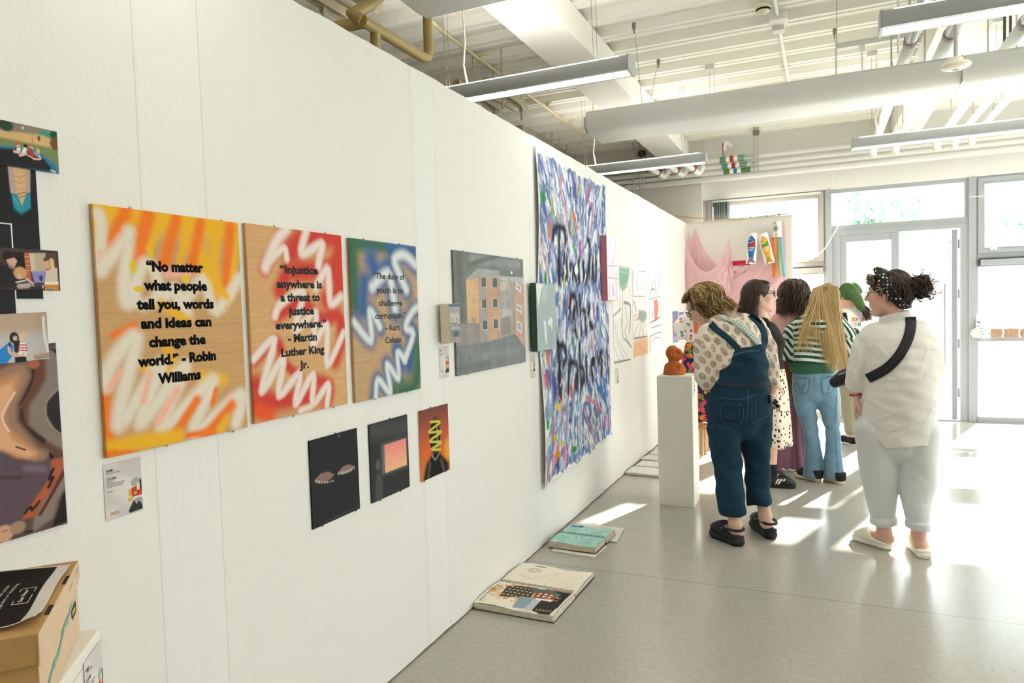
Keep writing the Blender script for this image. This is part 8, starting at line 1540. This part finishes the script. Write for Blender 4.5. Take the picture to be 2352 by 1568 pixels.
# ----------------------------------------------------------------- 5. dusty pink top, brown satchel
J = dict(side=V3(.96, .28, 0), pelvis=V3(.0, .02, .78), chest=V3(.03, .04, 1.12), neck=V3(.045, .06, 1.29), shL=V3(-.085, .03, 1.235), shR=V3(.155, .10, 1.235), elL=V3(-.135, .06, 1.04), elR=V3(.20, .14, 1.01), wrL=V3(-.05, .22, 1.02), wrR=V3(.12, .26, 1.0), hdL=(.6, .6, .3), hdR=(-.4, .8, .3), pnL=(0, 0, -1), pnR=(0, 0, -1),
         hipL=V3(-.075, .0, .76), hipR=V3(.075, .03, .76), knL=V3(-.08, .01, .42), knR=V3(.08, .03, .42), anL=V3(-.09, .0, .10), anR=V3(.085, .02, .10), toL=V3(-.12, .15, .04), toR=V3(.10, .17, .04), head=(V3(.045, .08, 1.435), V3(.1, .97, -.12), V3(0, .1, 1.)))
p5, hp, hM = make_body('woman with dark wavy shoulder hair, dusty pink top and wide purple trousers, seen from behind', (1.25, 6.10), 2.35, J, '#d39f86')
mpt = mat('dusty_pink_jersey', '#c9a19a', .85, spec=.15, noise=.03, nscale=20, bump=.1, bscale=30)
s = Sdf((-.26, -.16, .92), (.30, .28, 1.36), .0065); sd = J['side']; s.tube([(.01, .03, .95), (.015, .03, 1.02), (.03, .04, 1.12), (.04, .05, 1.20), (.043, .055, 1.255)], [.128, .128, .138, .13, .085], [.10, .098, .105, .095, .075], side=sd, k=0); s.tube([(-.055, .035, 1.235), (-.11, .04, 1.185), (-.125, .045, 1.13)], [.06, .062, .062], k=.035); s.tube([(.125, .09, 1.24), (.185, .105, 1.185), (.20, .115, 1.13)], [.06, .062, .062], k=.035); s.cut((-.13, .04, 1.13), (-.4, 0, -1)) if False else None; s.warp(folds(.003, (26, 22, 30, 0, 1), (40, -20, 24, 1, .7))); s.mesh('top', mpt, p5, 2)
mpu = mat('purple_plisse', '#7d5560', .85, spec=.15); g = NT(mpu); o_ = g.obj(); P_ = g.xyz(o_); g.base(g.mix(g.noise(g.vec(g.math('MULTIPLY', P_['X'], 60.), g.math('MULTIPLY', P_['Y'], 60.), g.math('MULTIPLY', P_['Z'], 4.)), 1., 3)['Fac'], srgb('#6a4450'), srgb('#8f6570')))
s = Sdf((-.28, -.2, .0), (.28, .24, 1.02), .007); s.tube([(.01, .03, .985), (.0, .025, .88), (.0, .02, .78)], [.125, .15, .16], [.10, .12, .125], side=sd, k=0, cap=.3); s.tube([(-.075, .0, .76), (-.08, .0, .50), (-.085, .0, .25), (-.085, .0, .03)], [.095, .088, .092, .10], side=sd, k=.03); s.tube([(.075, .03, .76), (.08, .03, .50), (.085, .02, .25), (.09, .02, .03)], [.095, .088, .092, .10], side=sd, k=.03); s.cut((0, 0, .022), (0, 0, -1)); s.warp(lambda X, Y, Z: .006*np.sin(np.arctan2(Y-.015, np.abs(X)-.085)*9+6*Z)); s.mesh('trousers', mpu, p5, 2)
for x, y in ((-.095, .0), (.09, .02)): sole_shoe('sandal', (x, y-.075, 0), (x-.01, y+.16, 0), mat('tan_suede', '#b08a6c', .8), mat('cream_rubber'), p5, .042, .06, .022)
hm = hair_mass((-.14, -.12, 1.16), (.24, .28, 1.62), hp, hM, [((0, -.025, .038), (.090, .104, .090), .02), ((0, -.07, -.05), (.088, .05, .09), .03), ((.066, -.03, -.06), (.03, .05, .08), .03), ((-.066, -.03, -.06), (.03, .05, .08), .03)], [((0, .115, -.04), (.066, .08, .11), .02)], HX('#35251e'), p5, .0065, folds(.008, (60, 50, 40, 0, 1), (30, 80, 60, 1, .8)))
strands('hair', hair_guides(hp, 800, 18, (.108, .126, .108), -14, .17, .014, 7., 66, None, face_e=30), mhair, hm, .0042, 4, tone(['#35251d', '#4a362b', '#2a1d17', '#634b39'], 8))
mle = mat('brown_leather', '#7d4a30', .45, spec=.4, noise=.12, nscale=18, bump=.08)
t = empty('satchel', (1.25, 6.10, 0), rad(2.35), 'brown leather satchel on the hip of the woman in purple trousers', 'bag')
MB().box(-.115, .045, -.20, -.13, .655, .90, bev=.012).build('satchel_body', mle, t, True); MB().box(-.118, .048, -.207, -.199, .735, .905, bev=.003).build('satchel_flap', mat('brown_leather_flap', '#70402a', .45, spec=.4, noise=.1, nscale=18), t)
MB().box(-.117, .047, -.205, -.132, .637, .657, bev=.004).build('satchel_base', mat('orange_leather', '#b4593a', .5), t)
for x in (-.07,): MB().box(x-.014, x+.014, -.2125, -.2065, .66, .90).lathe([(.016, -.002), (.016, .002)], (x, -.214, .80), 12, Matrix.Rotation(rad(90), 3, 'X')).split('satchel_buckle', mle, t)
MB().tube(cat_rom([(-.09, -.17, .90), (-.08, -.135, 1.05), (.02, -.085, 1.20), (.13, .03, 1.31)], 5), .010, 6).build('satchel_strap', mle, t, True)

# ----------------------------------------------------------------- 6. green headscarf, backpack
J = dict(side=V3(.80, .60, 0), pelvis=V3(.03, .02, .78), chest=V3(.03, .02, 1.10), neck=V3(.015, .03, 1.29), shL=V3(-.06, -.06, 1.235), shR=V3(.13, .10, 1.235), elL=V3(-.075, -.07, 1.0), elR=V3(.17, .13, 1.0), wrL=V3(-.10, .07, .90), wrR=V3(.06, .25, .98), hdL=(-.2, .6, -.6), hdR=(-.5, .7, .2), pnL=(.5, 0, 0), pnR=(0, 0, -1),
         hipL=V3(-.02, -.03, .76), hipR=V3(.08, .06, .76), knL=V3(-.015, -.02, .42), knR=V3(.09, .07, .42), anL=V3(.0, -.02, .10), anR=V3(.10, .08, .10), toL=V3(-.10, .08, .04), toR=V3(.02, .19, .04), head=(V3(-.01, .05, 1.425), V3(-.62, .76, -.1), V3(0, .05, 1.)))
p6, hp, hM = make_body('person in a green headscarf and white printed T-shirt with a black backpack, by the doors', (1.75, 7.35), -1.95, J, '#dbb09a', eyes_on=False)
s = Sdf((-.2, -.22, .86), (.3, .26, 1.34), .007); sd = J['side']; s.tube([(.03, .02, .90), (.03, .02, 1.0), (.03, .02, 1.10), (.025, .025, 1.20), (.02, .03, 1.255)], [.142, .142, .145, .13, .08], [.115, .11, .11, .095, .075], side=sd, k=0); s.tube([(-.03, -.04, 1.235), (-.075, -.065, 1.17), (-.085, -.07, 1.09)], [.062, .068, .07], k=.03); s.tube([(.10, .08, 1.235), (.15, .12, 1.17), (.165, .13, 1.09)], [.062, .066, .068], k=.03); s.warp(folds(.003, (26, 22, 30, 0, 1))); tee = s.mesh('t_shirt', mat('white_jersey', '#eeeeea', .85, spec=.15), p6, 1); bt = bvh_of(tee)
def tee_pl(X, Y, d):
    out = []
    for x, y_, dd in zip(X, Y, d):
        x_, z_ = .02+x/1000, 1.20-y_/1000; y0 = onto(bt, x_, z_, 0); out.append((x_, (y0 if y0 is not None else -.08)-.004, z_))
    return np.array(out)
for ch, x0, c_, yy in (('E', 0, '#e8862c', 0), ('N', 28, '#d8629c', 3), ('J', 60, '#8fb0e0', 6), ('O', 82, '#e8b06a', 9), ('T', 20, '#e8b878', 50), ('H', 48, '#2f9a94', 52)): letters('shirt_letter', [(ch, x0, x0+22, yy, yy, 44)], tee_pl, mat('print'+c_, c_, .7), tee, .06, 0)
s = Sdf((-.2, -.2, .03), (.3, .3, .93), .007); s.tube([(.03, .02, .90), (.03, .02, .80), (.03, .02, .74)], [.13, .15, .145], [.105, .12, .12], side=sd, k=0); s.tube([(-.025, -.03, .74), (-.02, -.03, .5), (-.01, -.025, .25), (.0, -.02, .13)], [.08, .07, .058, .05], k=.03); s.tube([(.08, .06, .74), (.085, .065, .5), (.09, .07, .25), (.10, .08, .13)], [.08, .07, .058, .05], k=.03); s.warp(folds(.003, (26, 22, 40, 0, 1))); s.mesh('trousers', mat('olive_cotton', '#8d8a74', .85, noise=.05, nscale=15), p6, 1)
for a, t_ in ((J['anL'], J['toL']), (J['anR'], J['toR'])): d_ = unit((t_-a)*V3(1, 1, 0)); sole_shoe('trainer', tuple(a*V3(1, 1, 0)-d_*.07), tuple(a*V3(1, 1, 0)+d_*.17), mat('black_canvas'), mws, p6, .043, .08, .022)
mgs = mat('green_scarf', '#4b6740', .85, spec=.15, noise=.08, nscale=30, bump=.2, bscale=40)
s = Sdf((-.16, -.12, 1.18), (.26, .22, 1.60), .006); s.ell(hp(0, -.015, .035), (.092, .108, .096), .02, M=hM); s.tube([hp(0, -.08, .03), hp(-.01, -.12, -.03), V3(.10, -.045, 1.315), V3(.135, -.05, 1.285)], [.07, .06, .045, .035], [.04, .04, .03, .02], side=sd, k=.03); s.ell(hp(0, .12, -.04), (.075, .08, .1), .015, 's', M=hM); s.warp(folds(.003, (30, 20, 26, 0, 1), (60, 50, 20, 1, .8))); s.mesh('headscarf', mgs, p6, 1)
gl_ = [cat_rom([V3(.11, -.05, 1.31)+r_h.normal(0, .012, 3), V3(.135, -.06, 1.27)+r_h.normal(0, .016, 3), V3(.15, -.06, 1.20)+r_h.normal(0, .02, 3)], 5) for i in range(90)]; strands('hair', gl_, mhair, p6, .004, 4, tone(['#4a3024', '#35231b', '#5f3f2e'], 4))
t = empty('backpack', (1.75, 7.35, 0), rad(-1.95), 'small black backpack on the person in the green headscarf', 'backpack')
s = Sdf((-.12, -.32, .74), (.2, .0, 1.14), .006); s.tube([(.025, -.165, .80), (.025, -.175, .93), (.03, -.16, 1.06)], [.105, .115, .09], [.055, .065, .045], side=sd, k=0); s.tube([(.03, -.22, .80), (.03, -.225, .90)], [.08, .08], [.03, .03], side=sd, k=.02); s.mesh('pack_body', mat('black_nylon', '#202124', .6, spec=.3, bump=.1), t, 1)
ribbon_on(bt, [(-.045, 1.265), (-.035, 1.18), (-.03, 1.06), (-.02, .96)], .034, .008, 'pack_strap', mblk, t, 6, .005); MB().tube(cat_rom([(-.0, -.15, 1.07), (.03, -.17, 1.115), (.065, -.14, 1.10), (.075, -.12, 1.05)], 5), .006, 6).build('pack_handle', mblk, t, True)

# ----------------------------------------------------------------- the dressed figure behind the plinth
t = empty('dressed_stand', (.62, 6.40, 0), rad(7.83), 'butterfly print blouse and floral skirt dressed on a stand, behind the tall white plinth', 'display stand')
def blobs(m, base, cols, scale, thr):
    g = NT(m); o_ = g.obj(); vv = g.voro(o_, scale); n2 = g.noise(o_, scale*2.6, 2)['Fac']; rc = g.ramp(g.xyz(vv['Color'])['X'], [(i/len(cols), c) for i, c in enumerate(cols)], True)
    g.base(g.mix(g.math('LESS_THAN', g.math('ADD', vv['Distance'], g.math('MULTIPLY', n2, .35)), thr), srgb(base), rc)); return m
mbf = blobs(mat('butterfly_print', '#eceae6', .8), '#eceae6', ['#3a7ab8', '#e07a3a', '#d84a7c', '#4a9a8a', '#2c4a8c', '#e8a04a', '#c8506a'], 24, .50); mfl = blobs(mat('floral_print', '#23233c', .8), '#23233c', ['#d8406e', '#e0632c', '#e6a52c', '#c8325c', '#5a8a3c', '#e8862c', '#e0457c'], 21, .68)
sd = V3(1, 0, 0); s = Sdf((-.40, -.2, 1.02), (.14, .2, 1.40), .007); s.tube([(-.12, 0, 1.05), (-.13, 0, 1.15), (-.14, 0, 1.25), (-.14, 0, 1.31)], [.115, .13, .135, .06], [.09, .10, .10, .06], side=sd, k=0); s.tube([(-.22, 0, 1.27), (-.285, -.02, 1.20), (-.27, -.06, 1.12)], [.05, .062, .05], k=.03); s.tube([(-.06, 0, 1.27), (.01, -.02, 1.20), (.02, -.06, 1.12)], [.05, .062, .05], k=.03); s.warp(folds(.004, (30, 25, 40, 0, 1))); s.mesh('butterfly_blouse', mbf, t, 1)
s = Sdf((-.28, -.16, 1.0), (.04, .16, 1.1), .007); s.tube([(-.12, 0, 1.072), (-.12, 0, 1.035)], [.112, .116], [.09, .093], side=sd, k=0, cap=.3); s.mesh('denim_belt', mat('belt_blue', '#86a3b0', .8), t, 1)
s = Sdf((-.34, -.22, .33), (.14, .22, 1.06), .007); s.tube([(-.12, 0, 1.03), (-.12, 0, .85), (-.11, 0, .6), (-.10, 0, .36)], [.125, .165, .18, .19], [.10, .13, .14, .14], side=sd, k=0, cap=.3); s.cut((0, 0, .345), (0, 0, -1)); s.warp(lambda X, Y, Z: .012*np.sin(np.arctan2(Y, X+.12)*9)*np.clip((1-Z)/.4, 0, 1)); s.mesh('floral_skirt', mfl, t, 2)
for x0, c_, L_ in ((-.20, '#c8dcc4', .10), (-.165, '#e86a4c', .14), (-.13, '#e8a0a8', .13), (-.09, '#e6a02c', .09)): MB().box(x0, x0+.030, -.118, -.114, 1.27-L_, 1.275).build('ribbon_end', mat('rib'+c_, c_, .6), t)
MB().tube([(-.12, 0, .01), (-.12, 0, 1.33)], .014, 10).build('stand_pole', mat('pine', '#c79a66', .6), t, True)
MB().tube([(-.09+.11*math.cos(a), .11*math.sin(a)-.0, .30+.02*math.cos(a*2)) for a in np.linspace(0, 6.28, 25)], .016, 8, False).build('wooden_hoop', mat('pine'), t, True); MB().tube([(-.20, 0, .30), (-.24, 0, .0)], .012, 8).tube([(.02, 0, .30), (.05, 0, .0)], .012, 8).tube([(-.09, .11, .30), (-.09, .14, 0)], .012, 8).split('stand_leg', mat('pine'), t, True)
# ================================================================= BEYOND THE WINDOWS
struct(MB().box(-20, 40, 9.3, 60, -.12, -.02).build('ground_outside', mat('paving', '#cfccc4', .8, noise=.04, nscale=.6)))
struct(MB().box(-14, 34, 16.0, 16.25, -.05, 2.55).box(-14, 34, 15.97, 16.28, 2.55, 2.62).box(-14, 34, 15.985, 16.0, 1.6, 1.63).build('wall_garden', mat('garden_render', '#d9d6cf', .8)))
t = empty('mesh_fence', (3.6, 16.3, 2.6), 0, 'green mesh fence along the top of the white garden wall outside', 'fence')
mgf = mat('fence_green', '#86bcb0', .5); b = MB()
for i in range(12): b.tube([(-14+i*2.5, 0, -.4), (-14+i*2.5, 0, 1.15)], .02, 8)
b.split('fence_post', mgf, t, True)
b = MB()
for i in range(230): b.box(-14+i*.12-.0012, -14+i*.12+.0012, .02, .023, 0, 1.05)
for i in (0, 5): b.box(-14, 13.5, .024, .028, i*.2, i*.2+.006)
b.build('fence_mesh', mgf, t)
mlf = mat('leaf_green', '#93b09b', .7, noise=.3, nscale=3); mtk = mat('bark', '#6b5a48', .9)
rt_ = np.random.default_rng(77)
def tree(x, y, h, w, lab, n=1500):
    t = empty('tree', (x, y, -.02), 0, lab, 'tree', 'trees beyond the garden wall')
    MB().tube([(0, 0, 0), (.05, .02, h*.4), (-.03, .05, h*.75)], [.12, .09, .04], 8).tube([(.05, 0, h*.45), (w*.3, .1, h*.75)], [.05, .02], 6).build('trunk', mtk, t, True)
    cl = [(rt_.normal(0, w*.28), rt_.normal(0, w*.25), h*.68+rt_.normal(0, h*.11), rt_.uniform(.3, .62)*w*.55) for _ in range(12)]; V = []; F = []
    for i in range(n):
        cx, cy, cz, cr = cl[i % 12]; d = unit(rt_.normal(0, 1, 3))*cr*rt_.uniform(.6, 1.05); c = V3(cx, cy, cz)+d; a = unit(rt_.normal(0, 1, 3)); b_ = np.cross(a, unit(rt_.normal(0, 1, 3))); L = rt_.uniform(.07, .15); k = len(V)
        V += [c-a*L, c+b_*L*.5, c+a*L, c-b_*L*.5]; F.append((k, k+1, k+2, k+3))
    mesh_np('crown', V, F, mlf, t)
tree(-.2, 20.5, 4.3, 2.0, 'leafy tree beyond the garden wall, seen through the left window above the wind socks'); tree(2.7, 19.6, 4.3, 1.9, 'leafy tree beyond the garden wall, seen in the transom pane over the closed door leaf'); tree(3.9, 25.0, 4.6, 2.4, 'lower leafy tree beyond the garden wall, seen in the middle of the transom pane'); tree(5.2, 20.2, 3.5, 1.7, 'leafy tree beyond the garden wall, seen through the top of the open doorway'); tree(-3.8, 19.8, 4.2, 2.0, 'leafy tree beyond the garden wall, at the left edge of the left window')
